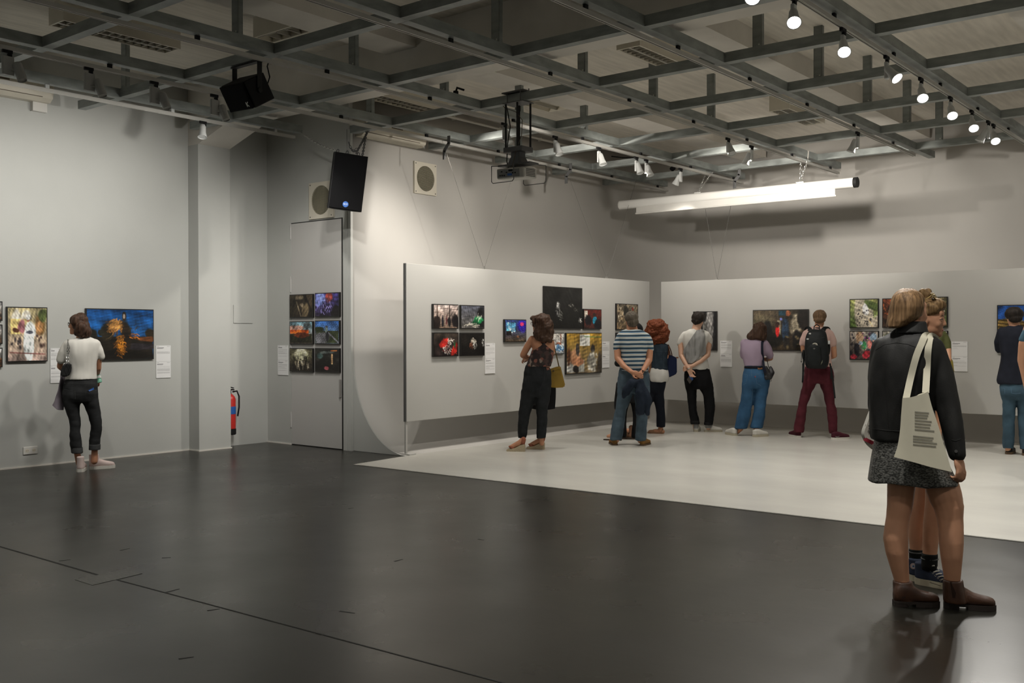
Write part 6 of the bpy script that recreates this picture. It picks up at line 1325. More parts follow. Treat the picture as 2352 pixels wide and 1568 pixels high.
body(F, M['skin_tan'], TEE+HIP[2:-2], [(430, 410, 62, .0), (445, 360, 46, .01), (465, 320, 44, .02)], hd, arms, [inner(LL, [(218, 1430, 30, .03)], .45), inner(RL, [(432, 1430, 30, .03)], .45)], [(F.z(450, 600, .22), F.rt, -UP, .95), (F.z(470, 600, .22), -F.rt, -UP, .95)], hk=.97)
tee = garment(F, 't_shirt', cloth('lilac_jersey', (.36, .28, .37), var=.03), [TEE], [[(300, 425, 52, 0), (292, 500, 46, .04), (300, 560, 40, .10)], [(520, 430, 52, 0), (560, 505, 48, .02), (588, 560, 40, .05)]], grow=.005, disp=FOLD(.005, 20, 71))
den = cloth('mid_blue_denim', (.035, .095, .185), var=.28, scale=6); tr = garment(F, 'jeans', den, [HIP, LL, RL], grow=.003, disp=[FOLD(.004, 22, 72), (.003, 45, 73, (.3, .3, 1))])
garment(F, 'belt', cloth('black_belt', (.010, .010, .014)), [[(680, 302, 513, .128), (692, 301, 516, .132), (706, 299, 522, .133)]], grow=.006, voxel=.008, smooth=2)
st = cloth('pale_stitch', (.10, .17, .25))
for zs in ([(290, 772), (335, 782), (322, 880), (282, 900)], [(425, 772), (500, 765), (530, 765)], [(425, 772), (440, 880), (490, 905)], [(380, 712), (380, 800)], [(395, 945), (380, 1150), (330, 1390)]): seam(F, 'stitching', st, tr, zs, .002, F.root)
bm = B(); bm_prism(bm, [surf(F, tr, x, y, .012) for x, y in ((450, 700), (505, 698), (506, 718), (452, 720))], -F.vd*.003); obj('waist_patch', bm, cloth('tan_patch', (.24, .12, .06)), F.root)
bm = B(); bm_prism(bm, [surf(F, tr, x, y, .004) for x, y in ((418, 795), (426, 795), (426, 810), (418, 810))], -F.vd*.003); obj('red_tab', bm, M['red'], F.root)
bl = Blob(); eball(F, bl, 474, 256, -.01, 80, 76, .105); bl.loft(F.rings([(225, 412, 540, .09, -.01), (260, 382, 552, .105, -.01), (300, 350, 552, .105, -.015), (335, 328, 550, .10, -.02), (362, 334, 545, .085, -.025), (384, 390, 530, .05, -.03)]), F.rt, F.vd)
bl.done('hair', M['hair_brown'], F.root, .0065, 3, [(.012, 40, 17, (1, 1, .6)), (.006, 95, 18, (1, 1, .5))])
for hx, hy, yw, L in ((200, 1484, -30, .265), (404, 1498, 46, .27)):
    h = on_z(1650+hx/4.994, 704+hy/4.994, 0); shoe(F, 'shoe', h, F.dirv(yw), L, wl_, cs, .10, .05, .03)
t = thing('shoulder_bag', 'black crescent shoulder bag at the hip of the woman in the lilac T-shirt', 'bag', F.z(580, 850, -.1)); bl = Blob()
bl.limb(F.pts([(545, 700, 22, -.10), (560, 770, 40, -.10), (580, 800, 42, -.10), (612, 760, 30, -.08), (600, 700, 22, -.06)]), [.028, .05, .052, .04, .026]); eball(F, bl, 548, 810, -.11, 30, 34, .045); bl.done('bag_body', mat('black_bag', (.013, .013, .016), .5, bump=.2, bscale=60), t, .008, 8, (.003, 40, 3))
strap(F, 'shoulder_strap', cloth('navy_strap', (.012, .014, .026)), t, [surf(F, tee, 512, 392, -.01), surf(F, tee, 503, 420, .01), surf(F, tee, 503, 520, .012), surf(F, tee, 512, 610, .014), F.z(522, 690, -.16), F.z(535, 760, -.16)], .034, .008)
strap(F, 'thin_strap', M['black'], t, [F.z(575, 700, -.06), F.z(565, 640, -.04), F.z(552, 580, .0)], .01, .004)
bm = B(); bm_torus(bm, F.z(602, 845, -.1), .012, .003, Matrix.Rotation(math.pi/2, 3, 'X')); obj('ring', bm, M['darksteel'], t)

# ------------------------------------------------------------------ 8: man with the backpack
F = Fig('person in maroon trousers and a pink T-shirt wearing a black backpack', (1880, 1006), (1800, 704, 4.994))
TEE = [(228, 350, 448, .05), (248, 285, 510, .085), (275, 240, 540, .11), (320, 232, 548, .125), (400, 240, 544, .13), (480, 250, 536, .13), (560, 252, 534, .125), (640, 246, 540, .128), (692, 244, 544, .13)]
HIP = [(675, 248, 538, .118), (700, 242, 548, .125), (750, 234, 570, .14), (800, 225, 577, .145), (850, 216, 580, .135), (880, 212, 578, .115)]
LL = [(840, 216, 385, .115), (900, 211, 360, .108), (960, 199, 330, .098), (1040, 185, 296, .085), (1120, 171, 270, .076), (1200, 155, 258, .072), (1300, 135, 245, .068), (1400, 122, 229, .068), (1440, 130, 222, .068)]
RL = [(840, 408, 580, .115), (900, 422, 579, .108), (960, 440, 581, .098), (1040, 461, 586, .085), (1120, 480, 592, .076), (1200, 497, 607, .072), (1300, 508, 612, .068), (1400, 522, 616, .068), (1450, 528, 616, .068)]
hd = head_frame(F, F.z(412, 140, .0), 4, -16)
arms = [[(258, 315, 32, 0), (218, 420, 31, .02), (225, 500, 28, .06), (300, 560, 22, .22)], [(522, 315, 32, 0), (568, 430, 33, .02), (580, 560, 31, .07), (545, 580, 26, .16), (440, 560, 20, .24)]]
body(F, M['skin'], TEE+HIP[2:-2], [(402, 250, 60, .0), (405, 215, 48, .0), (410, 170, 46, .0)], hd, arms, [inner(LL), inner(RL)], [(F.z(300, 560, .22), F.rt, -UP, 1.0), (F.z(440, 560, .24), -F.rt, -UP, 1.0)], hk=1.0)
tee = garment(F, 't_shirt', cloth('pale_pink_jersey', (.58, .40, .36), var=.03), [TEE], [[(258, 315, 44, 0), (226, 380, 40, .01), (214, 424, 32, .02)], [(522, 315, 44, 0), (556, 385, 40, .01), (570, 426, 34, .02)]], grow=.005, disp=FOLD(.005, 20, 81))
mar = cloth('maroon_cotton', (.085, .016, .024), var=.15); tr = garment(F, 'trousers', mar, [HIP, LL, RL], grow=.003, disp=[FOLD(.005, 24, 82), (.004, 48, 83, (.3, .3, 1))])
bl = Blob(); eball(F, bl, 413, 106, -.005, 78, 72, .108); eball(F, bl, 412, 150, -.05, 66, 44, .065); eball(F, bl, 410, 180, -.06, 46, 14, .03)
bl.done('hair', M['hair_light'], F.root, .007, 2, (.003, 90, 9))
sh = cloth('maroon_canvas', (.06, .012, .020))
for hx, hy, yw in ((182, 1505, -28), (556, 1526, 52)):
    h = on_z(1800+hx/4.994, 704+hy/4.994, 0); so = shoe(F, 'shoe', h, F.dirv(yw), .285, sh, ws, .095, .05, .026)
    if hx > 300:
        pts_ = [surf(F, so, x, y, .003) for x, y in ((588, 1484), (610, 1497), (650, 1482), (612, 1491))]; bm = B(); bm_prism(bm, pts_, -F.vd*.002); obj('side_mark', bm, M["grayplastic"], so)
t = thing('backpack', 'large black backpack on the back of the man in maroon trousers', 'backpack', F.z(380, 700, -.2)); bpm = cloth('black_nylon', (.011, .013, .014), .6, var=.2); FR = F.root; F.root = t
bl = Blob(); bl.loft(F.rings([(262, 320, 450, .05, -.19), (290, 280, 480, .08, -.22), (350, 250, 495, .10, -.235), (430, 240, 505, .115, -.25), (520, 235, 515, .12, -.255), (600, 235, 520, .12, -.255), (670, 245, 510, .11, -.25), (708, 275, 480, .08, -.235)]), F.rt, F.vd); mb = bl.done('main_compartment', bpm, t, .009, 4, FOLD(.003, 26, 84))
bl = Blob(); bl.loft(F.rings([(415, 320, 400, .04, -.335), (450, 280, 425, .055, -.345), (520, 262, 440, .062, -.35), (620, 258, 445, .062, -.35), (680, 280, 425, .05, -.34)]), F.rt, F.vd); fp = bl.done('front_pocket', bpm, t, .009, 4, FOLD(.003, 26, 85)); F.root = FR
for s_ in ([(300, 292), (292, 330), (300, 350), (390, 375), (470, 350)], [(285, 470), (330, 425), (380, 430), (430, 470)]): seam(F, 'zip', cloth('zip_grey', (.035, .037, .038)), mb if s_[0][0] == 300 else fp, s_, .004, t)
bm = B(); c_ = surf(F, fp, 360, 432, .004)
pts_ = [surf(F, fp, x, y, .006, -.38) for x, y in ((328, 430), (340, 418), (362, 414), (382, 420), (390, 444), (372, 440), (352, 432))]; bm_prism(bm, pts_, -F.vd*.003); lg = obj('maker_patch', bm, mat('grey_patch', (.42, .40, .33), .6), t)
for a_ in ([(340, 426), (362, 424), (380, 438)], [(348, 430), (364, 430), (376, 438)]):
    bm = B(); bm_tube(bm, [surf(F, fp, x, y, .010, -.383) for x, y in a_], .0018, 6); obj('patch_line', bm, M['black'], lg)
for nm, zs in (('shoulder_strap', [(300, 320), (290, 265), (300, 245)]), ('shoulder_strap', [(440, 320), (470, 280), (480, 258)])): pass
for xs in ((295, 262, 330), (462, 510, 432)):
    strap(F, 'shoulder_strap', bpm, t, [F.z(xs[2], 300, -.16), surf(F, tee, xs[0], 258, .012), surf(F, tee, (xs[0]+xs[1])/2, 252, .0), F.z(xs[1], 262, .02), F.z(xs[1]+(12 if xs[1] > 400 else -12), 320, .09)], .06, .014)
bm = B(); bm_tube(bm, [F.z(345, 275, -.17), F.z(350, 225, -.13), F.z(378, 205, -.12), F.z(408, 222, -.13), F.z(414, 270, -.17)], .008, 8); obj('grab_handle', bm, bpm, t, True)
for zs, dd in (([(232, 600), (226, 720), (218, 850)], -.2), ([(222, 650), (222, 760), (216, 870)], -.19), ([(540, 680), (556, 780), (572, 900), (588, 1050)], -.17), ([(530, 650), (545, 740), (545, 830)], -.19)): strap(F, 'loose_strap', bpm, t, [F.z(x, y, dd) for x, y in zs], .022, .006)
bm = B(); bm_tube(bm, [F.z(222, 500, -.2), F.z(208, 540, -.2), F.z(202, 630, -.2)], .003, 6); bm_sphere(bm, F.z(202, 632, -.2), .008); obj('pull_cord', bm, M['black'], t)
bl = Blob(); eball(F, bl, 514, 480, -.2, 22, 78, .05); eball(F, bl, 228, 550, -.2, 18, 60, .045); bl.done('side_pocket', bpm, t, .009, 3)
for x, y, h_ in ((520, 410, .05), (302, 310, .02), (276, 372, .02)): bm = B(); bm_box(bm, surf(F, mb, x, y, .006, -.28), (.03, .012, h_), None, .003); obj('buckle', bm, M['grayplastic'], t)
bm = B(); bm_prism(bm, [surf(F, fp if x < 440 else mb, x, y, .004) for x, y in ((425, 668), (432, 640), (447, 610), (444, 640))], -F.vd*.002); obj('reflective_tab', bm, mat('tab_grey', (.25, .26, .2), .5), t)
bm = B(); bm_prism(bm, [surf(F, mb, x, y, .004, -.3) for x, y in ((258, 565), (266, 560), (270, 610), (262, 614))], -F.vd*.002); obj('zip_pull', bm, M['grayplastic'], t)
bm = B(); bm_prism(bm, [surf(F, fp, x, y, .004, -.38) for x, y in ((334, 482), (350, 472), (366, 482), (350, 490))], -F.vd*.002); obj('lash_tab', bm, M['darksteel'], t)
bm = B(); bm_box(bm, surf(F, tee, 385, 245, .004), (.06, .004, .018), None); obj('neck_print', bm, M['black'], F.root)

# ------------------------------------------------------------------ 12: man in a navy T-shirt at the right edge
F = Fig('person with dark hair in a navy T-shirt and jeans facing the slatted-wall photo', (2318, 1044), (2250, 690, 4.2353))
TEE = [(238, 292, 390, .05), (255, 250, 425, .09), (285, 205, 470, .11), (330, 182, 492, .13), (400, 186, 486, .135), (480, 196, 474, .13), (540, 208, 466, .125), (610, 203, 468, .125), (700, 185, 475, .13), (780, 168, 482, .135), (812, 182, 480, .135)]
HIP = [(780, 198, 470, .115), (815, 192, 476, .125), (870, 192, 486, .14), (920, 198, 496, .135), (960, 206, 500, .115)]
LL = [(910, 200, 362, .11), (960, 214, 356, .105), (1050, 225, 346, .09), (1150, 229, 339, .076), (1250, 230, 336, .07), (1350, 230, 338, .068), (1438, 228, 326, .07)]
RL = [(910, 358, 500, .11), (960, 366, 502, .105), (1050, 372, 502, .09), (1150, 378, 494, .076), (1300, 384, 490, .07), (1446, 392, 490, .07)]
hd = head_frame(F, F.z(336, 165, .0), -28, 0)
arms = [[(205, 310, 36, 0), (185, 420, 32, .06), (230, 500, 26, .18), (330, 520, 20, .24)], [(470, 310, 36, 0), (492, 430, 32, .05), (470, 520, 26, .15), (380, 530, 20, .24)]]
body(F, M['skin'], TEE+HIP[2:-2], [(340, 262, 56, .0), (340, 220, 44, .0), (338, 185, 42, .0)], hd, arms, [inner(LL, [(282, 1475, 28, .05)]), inner(RL, [(442, 1485, 28, .05)])], [(F.z(330, 520, .24), F.rt, -UP), (F.z(380, 530, .24), -F.rt, -UP)], hk=.98)
garment(F, 't_shirt', cloth('navy_jersey', (.013, .015, .024), var=.15), [TEE], [[(215, 312, 44, 0), (186, 400, 40, .04), (190, 470, 34, .08)], [(462, 312, 44, 0), (490, 400, 40, .04)]], grow=.006, disp=FOLD(.006, 18, 121))
tr = garment(F, 'jeans', cloth('faded_blue_denim', (.040, .075, .105), var=.3, scale=6), [HIP, LL, RL], grow=.003, disp=[FOLD(.004, 24, 122), (.004, 46, 123, (.3, .3, 1))])
for zs in ([(205, 850), (245, 855), (245, 905)], [(305, 850), (308, 900), (350, 908), (400, 900)]): seam(F, 'stitching', st, tr, zs, .002, F.root)
bl = Blob(); eball(F, bl, 336, 130, -.005, 84, 70, .11); eball(F, bl, 348, 175, -.05, 62, 44, .065); eball(F, bl, 325, 96, .01, 66, 34, .09); bl.done('hair', M['hair_dark'], F.root, .007, 2, [(.005, 50, 12, (1, 1, .6))])
glasses(F, *hd, .98, m=M['steel'])
dk = cloth('black_leather_shoe', (.014, .012, .011), .5)
for hx, hy, yw in ((280, 1500, 8), (440, 1513, 18)):
    h = on_z(2250+hx/4.2353, 690+hy/4.2353, 0); shoe(F, 'shoe', h, F.dirv(yw), .29, dk, dso, .09, .05, .028)
# ------------------------------------------------------------------ 13: bare arm at the right edge
F = Fig('person in a teal T-shirt cut off by the right edge, only one bare arm showing', (2420, 1118), (2250, 690, 4.2353))
sx = 150
TEE = [(195, 640, 780, .06), (215, 530, 880, .10), (250, 480, 935, .13), (330, 478, 935, .14), (480, 490, 925, .14), (640, 485, 930, .14), (760, 480, 935, .14)]
HIP = [(740, 482, 930, .13), (800, 475, 940, .145), (900, 470, 945, .14), (980, 475, 940, .12)]
LL = [(930, 472, 695, .115), (1100, 490, 690, .10), (1300, 510, 680, .08), (1500, 520, 670, .075), (1740, 520, 665, .08)]
RL = [(930, 715, 940, .115), (1100, 725, 930, .10), (1300, 740, 910, .08), (1500, 750, 900, .075), (1740, 755, 900, .08)]
hd = head_frame(F, F.z(700, 60, .02), -30, 0)
arms = [[(485, 270, 52, 0), (432, 420, 50, .0), (412, 580, 42, .02), (438, 700, 38, .05), (462, 860, 27, .08)], [(930, 270, 52, 0), (970, 420, 48, 0), (985, 580, 42, .02), (970, 860, 27, .08)]]
body(F, M['skin'], TEE+HIP[1:-2], [(710, 230, 80, 0), (708, 160, 62, .01), (702, 110, 58, .02)], hd, arms, [], [(F.z(462, 860, .08), -UP+F.rt*.05, F.rt, 1.0, .5), (F.z(970, 860, .08), -UP, -F.rt, 1.0, .5)], hk=1.0)
garment(F, 't_shirt', cloth('teal_jersey', (.055, .115, .16)), [TEE], [[(500, 275, 60, 0), (462, 345, 54, 0), (445, 378, 48, 0)], [(920, 275, 60, 0), (950, 340, 54, 0), (965, 380, 48, 0)]], grow=.006, disp=FOLD(.005, 20, 131))
garment(F, 'trousers', cloth('dark_denim', (.02, .03, .05)), [HIP, LL, RL], grow=.003, disp=FOLD(.005, 24, 132))
bl = Blob(); eball(F, bl, 705, 30, -.02, 105, 88, .105); bl.done('hair', M['hair_dark'], F.root, .008, 2, (.004, 60, 13))
for x_ in (592, 830):
    h = F.z(x_, 1800, 0); h.z = 0; shoe(F, 'shoe', (F.base.x+F.rt.x*(x_-710)/F.S, F.base.y+F.rt.y*(x_-710)/F.S), F.dirv(5), .29, dk, dso, .09, .05, .028)

# ------------------------------------------------------------------ 11: person in a green T-shirt beyond the two women in front
F = Fig('person in an olive green T-shirt and yellow skirt, half hidden behind the two women', (2150, 1030), (1960, 650, 6.032))
TEE = [(600, 1010, 1120, .05), (640, 920, 1220, .08), (690, 890, 1270, .11), (780, 890, 1270, .12), (900, 900, 1240, .12), (1020, 920, 1225, .115)]
SK = [(1000, 900, 1300, .115), (1060, 860, 1375, .13), (1200, 820, 1394, .15), (1245, 815, 1390, .155), (1500, 800, 1340, .17), (1700, 800, 1310, .18)]
hd = head_frame(F, F.z(1065, 442, .02), 0, 0)
arms = [[(905, 720, 46, 0), (860, 900, 40, 0), (850, 1050, 34, .05), (920, 1100, 26, .18)], [(1255, 720, 46, 0), (1310, 900, 42, 0), (1322, 1060, 36, -.10), (1290, 1100, 28, -.02), (1200, 1080, 22, .2)]]
body(F, M['skin'], TEE+SK[1:3], [(1065, 640, 70, 0), (1065, 570, 52, 0), (1065, 520, 50, .01)], hd, arms, [[(950, 1650, 50, 0), (945, 1900, 40, 0), (945, 2120, 30, 0)], [(1180, 1650, 50, 0), (1185, 1900, 40, 0), (1190, 2120, 30, 0)]], [(F.z(1200, 1080, .2), -F.rt, -UP, .9, .6)], [(F.z(945, 2150, 0), F.dirv(0)), (F.z(1190, 2150, 0), F.dirv(10))], hk=.98)
garment(F, 't_shirt', cloth('olive_jersey', (.105, .115, .045)), [TEE], [[(925, 720, 56, 0), (880, 830, 54, 0), (862, 930, 46, 0)], [(1240, 720, 56, 0), (1290, 830, 54, 0), (1310, 925, 46, 0)]], grow=.006, disp=FOLD(.005, 20, 111))
garment(F, 'skirt', cloth('mustard_cotton', (.34, .27, .06)), [SK], grow=.003, disp=FOLD(.006, 20, 112))
bl = Blob(); eball(F, bl, 1065, 420, -.03, 100, 110, .10); bl.done('hair', M['hair_dark'], F.root, .008, 2, (.004, 60, 14))
for x_ in (945, 1190):
    h = F.z(x_, 2150, 0); shoe(F, 'shoe', (h.x, h.y), F.dirv(5), .25, dk, dso, .07, .045, .02)
# ------------------------------------------------------------------ 9: woman in the black leather jacket, in front
F = Fig('person with a bob, black leather jacket and grey skirt, back turned, nearest the viewer', (2120, 1392), (0, 0, 1), 'the two women standing in front')
JK = [(752, 2062, 2120, .055), (764, 2046, 2132, .075), (776, 2028, 2148, .10), (795, 2012, 2160, .125), (830, 2003, 2158, .14), (880, 1999, 2146, .145), (940, 1998, 2138, .14), (985, 1999, 2136, .135), (1010, 2003, 2138, .13)]
SKR = [(985, 2010, 2132, .11), (1000, 2011, 2140, .125), (1024, 2007, 2156, .14), (1053, 2001, 2176, .155), (1083, 1996, 2192, .165), (1109, 1992, 2202, .17)]
LL = [(1085, 2072, 31, 0), (1120, 2070, 31, 0), (1160, 2067, 28.5, 0), (1190, 2062, 26, .0), (1212, 2059, 26.5, -.005), (1235, 2057.5, 28, -.01), (1265, 2060, 25.5, -.01), (1300, 2066, 21, 0), (1330, 2071, 17, .01), (1360, 2073, 16, .01)]
RL = [(1070, 2148, 24, 0), (1098, 2158, 33, 0), (1120, 2165, 37, 0), (1141, 2172, 36, 0), (1162, 2179, 32.5, 0), (1190, 2182, 28.5, 0), (1215, 2184.5, 27, -.005), (1245, 2185, 26.5, -.01), (1275, 2185.5, 24, -.01), (1305, 2186.5, 20.5, 0), (1335, 2187.5, 17, .01), (1365, 2189, 16, .01)]
hd = head_frame(F, F.z(2094, 717, .02), 46, 0)
wr = F.z(2200, 1047, -.07)
arms = [[(2146, 800, 19, 0), (2166, 870, 19, 0), (2178, 940, 17, -.02), (2190, 1000, 14, -.05), (2200, 1047, 11, -.07)], [(2022, 805, 19, 0), (2012, 900, 18, .04), (2030, 960, 15, .16), (2075, 985, 11, .26)]]
body(F, M['skin'], JK+SKR[2:4], [(2092, 775, 27, 0), (2094, 745, 22, .0), (2097, 725, 21, .01)], hd, arms, [[(x, y, r, d) for y, x, r, d in L_] for L_ in (LL, RL)],
     [(wr, (-UP+F.rt*.18-F.vd*.15), (-F.rt*.8+F.vd*.6), 1.0, .85, .05, 1), (F.z(2075, 985, .26), F.rt, -UP, .95, .6)], voxel=.006, hk=.93)
lth = mat('black_leather_jacket', (.014, .014, .0135), .62, var=.35, scale=10, bump=.15, bscale=160, spec=.3)
jk = garment(F, 'jacket', lth, [JK], [[(2142, 800, 24, 0), (2160, 860, 25, 0), (2175, 930, 24, -.01), (2187, 990, 20, -.045), (2195, 1032, 16.5, -.065), (2197, 1042, 15.5, -.07)], [(2028, 800, 24, 0), (2020, 870, 23, .02), (2018, 930, 21, .06), (2040, 975, 17, .2)]], grow=.008, voxel=.0085, disp=[FOLD(.005, 18, 91), (.0025, 48, 92, (1, 1, .5))])
bl = Blob(); bl.loft(F.rings([(738, 2068, 2128, .085, .01), (752, 2060, 2130, .09, .0), (766, 2050, 2134, .098, -.005)]), F.rt, F.vd); bl.done('collar', lth, F.root, .008, 2)
for zs in ([(2011, 804), (2031, 791), (2060, 787), (2084, 790), (2112, 800)], [(2003, 984), (2035, 988), (2070, 990), (2100, 989)], [(2036, 795), (2032, 860), (2042, 980)], [(2100, 800), (2108, 870), (2104, 985)], [(2186, 1010), (2195, 1012), (2206, 1008)]): seam(F, 'jacket_seam', lth, jk, zs, .0018, F.root)
bm = B(); p = surf(F, jk, 2196, 1036, .002); bm_cyl(bm, p, p-F.vd*.004, .008, n=14); obj('cuff_button', bm, M['darksteel'], F.root)
skm, nt, b_ = new_mat('silver_grey_jacquard'); tc = nt.nodes.new('ShaderNodeTexCoord'); mp = nt.nodes.new('ShaderNodeMapping'); mp.inputs['Scale'].default_value = (1, 1, 2.2); nt.links.new(tc.outputs['Object'], mp.inputs[0])
n_ = nt.nodes.new('ShaderNodeTexNoise'); n_.inputs['Scale'].default_value = 85; n_.inputs['Detail'].default_value = 3; nt.links.new(mp.outputs[0], n_.inputs['Vector']); cr = nt.nodes.new('ShaderNodeValToRGB'); cr.color_ramp.elements[0].position = .42; cr.color_ramp.elements[1].position = .62
cr.color_ramp.elements[0].color = (.022, .022, .020, 1); cr.color_ramp.elements[1].color = (.20, .20, .185, 1); nt.links.new(n_.outputs['Fac'], cr.inputs[0]); nt.links.new(cr.outputs[0], b_.inputs['Base Color']); b_.inputs['Roughness'].default_value = .45; b_.inputs['Metallic'].default_value = .25
bp = nt.nodes.new('ShaderNodeBump'); bp.inputs['Strength'].default_value = .6; bp.inputs['Distance'].default_value = .004; nt.links.new(n_.outputs['Fac'], bp.inputs['Height']); nt.links.new(bp.outputs[0], b_.inputs['Normal'])
garment(F, 'skirt', skm, [SKR], grow=.003, disp=[(.010, 13, 93, (1.4, 1.4, .12))])
K8 = 6.032; F.ox, F.oy, F.k = 1960, 650, K8; F.S *= K8
bl = Blob(); bl.loft(F.rings([(82, 690, 815, .055, .01), (98, 625, 875, .082, .01), (130, 585, 915, .100, .005), (180, 545, 945, .112, .0), (250, 515, 970, .118, -.005), (330, 500, 982, .118, -.01), (400, 488, 970, .115, -.01), (460, 478, 945, .11, -.015)]), F.rt, F.vd)
bl.loft(F.rings([(440, 480, 945, .105, -.015), (490, 472, 905, .10, -.025), (530, 466, 850, .095, -.03), (565, 464, 790, .085, -.035), (598, 466, 730, .075, -.045), (616, 470, 665, .062, -.05), (622, 474, 655, .058, -.05)]), F.rt, F.vd); eball(F, bl, 496, 570, -.03, 34, 52, .045); eball(F, bl, 860, 240, .03, 120, 130, .09); eball(F, bl, 760, 190, .02, 190, 100, .10)
hr = bl.done('hair', M['hair_bob'], F.root, .0065, 5, [(.0035, 42, 94, (1, 1, .12)), (.002, 110, 95, (1, 1, .1))])
rr = random.Random(3)
for k in range(3):
    x0 = rr.uniform(650, 900); bm = B(); bm_tube(bm, [F.z(x0-80, 100+rr.uniform(0, 30), -.02), F.z(x0, 66+rr.uniform(0, 14), -.02), F.z(x0+90, 100+rr.uniform(0, 40), -.02)], .0008, 5); obj('loose_strand', bm, M['hair_bob'], F.root, True)
F.S /= K8; F.ox, F.oy, F.k = 0, 0, 1
brl = mat('brown_leather', (.058, .024, .012), .45, var=.25, scale=14, bump=.2, bscale=90)
bso = mat('dark_boot_sole', (.02, .013, .010), .6)
def boot(heel, f, L, ax, top_rows, lab):
    f = Vector(f).normalized(); h = Vector((heel.x, heel.y, 0)); r = Vector((f.y, -f.x, 0)); k = L/.27; bl = Blob()
    bl.loft([(h+f*x*k+UP*(.022+hh/2), ww, hh/2) for x, ww, hh in ((0, .018, .05), (.01, .030, .085), (.04, .038, .105), (.08, .040, .105), (.115, .041, .088), (.15, .044, .068), (.19, .046, .056), (.225, .042, .050), (.252, .030, .042), (.265, .014, .026))], r, UP, 24, 2.4)
    bl.loft(top_rows, F.rt, F.vd, 22); o = bl.done('ankle_boot', brl, F.root, .006, 5, [(.0015, 40, 97)], lab)
    bm = B(); out = [(0, .022), (.02, .035), (.06, .037), (.12, .036), (.17, .044), (.21, .044), (.25, .030), (.268, .010)]
    bm_prism(bm, [h+f*x*k+r*w_+UP*.016 for x, w_ in out]+[h+f*x*k-r*w_+UP*.016 for x, w_ in out[::-1]], UP*.014); hp = out[:3]+[(.075, .03)]
    bm_prism(bm, [h+f*x*k+r*w_+UP*.001 for x, w_ in hp]+[h+f*x*k-r*w_+UP*.001 for x, w_ in hp[::-1]], UP*.018); fp_ = out[3:]
    bm_prism(bm, [h+f*x*k+r*w_+UP*.001 for x, w_ in fp_]+[h+f*x*k-r*w_+UP*.001 for x, w_ in fp_[::-1]], UP*.016); obj('boot_sole', bm, bso, o)
    return o
ra = F.rings([(1333, 2050, 2096, .060, .008), (1352, 2051, 2099, .062, .008), (1380, 2052, 2104, .064, .012)]); rb = F.rings([(1330, 2165, 2212, .060, .008), (1352, 2165, 2216, .062, .008), (1382, 2165, 2222, .064, .012)])
bA = boot(on_z(2052, 1390, 0), F.dirv(72), .245, None, ra, 'ankle boot partly in shade'); bB = boot(on_z(2168, 1394, 0), F.dirv(82), .26, None, rb, 'ankle boot pointing right')
for b_o, xs in ((bA, (2062, 2090)), (bB, (2178, 2204))):
    bm = B(); bm_prism(bm, [surf(F, b_o, x, y, .002) for x, y in ((xs[0]+4, 1336), (xs[1]-4, 1336), (xs[1]-10, 1372), (xs[0]+10, 1372))], -F.vd*.002); obj('elastic_gusset', bm, cloth('dark_elastic', (.025, .012, .008)), b_o)
# cream tote on her shoulder
t = thing('tote_bag', 'cream cotton tote bag hanging from the shoulder of the leather-jacket woman', 'bag', F.z(2120, 1080, -.2)); cr_m = cloth('cream_cotton', (.56, .53, .42), var=.04, scale=8, bump=.05)
G = [[(2077, 914), (2094, 912), (2112, 906), (2127, 900)], [(2074, 950), (2094, 950), (2116, 946), (2138, 935)], [(2071, 990), (2096, 992), (2124, 990), (2154, 980)], [(2065, 1025), (2096, 1032), (2130, 1036), (2170, 1035)], [(2056, 1050), (2096, 1060), (2136, 1072), (2184, 1084)]]
dB = lambda i, j: -.225-.03*math.sin(math.pi*j/3)-.012*i*.5
tb = cloth_sheet('bag_body', cr_m, t, [[F.z(x, y, dB(i, j)) for j, (x, y) in enumerate(r_)] for i, r_ in enumerate(G)], .035, 8, (.010, 11, 96, (1, 1, .5)))
for zs in ([(2081, 916), (2091, 870), (2104, 820), (2116, 790), (2126, 770), (2134, 768)], [(2126, 902), (2129, 850), (2132, 800), (2138, 772), (2146, 771)]):
    strap(F, 'handle', cr_m, t, [F.z(zs[0][0], zs[0][1], -.23)]+[surf(F, jk, x, y, .010, -.16) for x, y in zs[1:-1]]+[F.z(zs[-1][0]+6, zs[-1][1]+8, .04)], .034, .004)
gm = cloth('faded_print', (.30, .285, .235))
for k, y in enumerate((945, 951, 957, 964, 971, 978, 985, 1001, 1007, 1013, 1020)):
    x0, x1 = 2101-(k > 6)*4, 2134+k*2.0-(k % 3)*4; bm = B(); pa = [surf(F, tb, x0+(x1-x0)*q_/6, y+(x0+(x1-x0)*q_/6-2100)*.10, .002) for q_ in range(7)]
    vs = [[bm.verts.new(p_+UP*dz) for p_ in pa] for dz in (.0028, -.0028)]
    for q_ in range(6): bm.faces.new((vs[0][q_], vs[0][q_+1], vs[1][q_+1], vs[1][q_]))
    r_ = bmesh.ops.extrude_face_region(bm, geom=list(bm.faces)); bmesh.ops.translate(bm, verts=[v for v in r_['geom'] if isinstance(v, bmesh.types.BMVert)], vec=-F.vd*.0012); obj('printed_line', bm, gm, t)

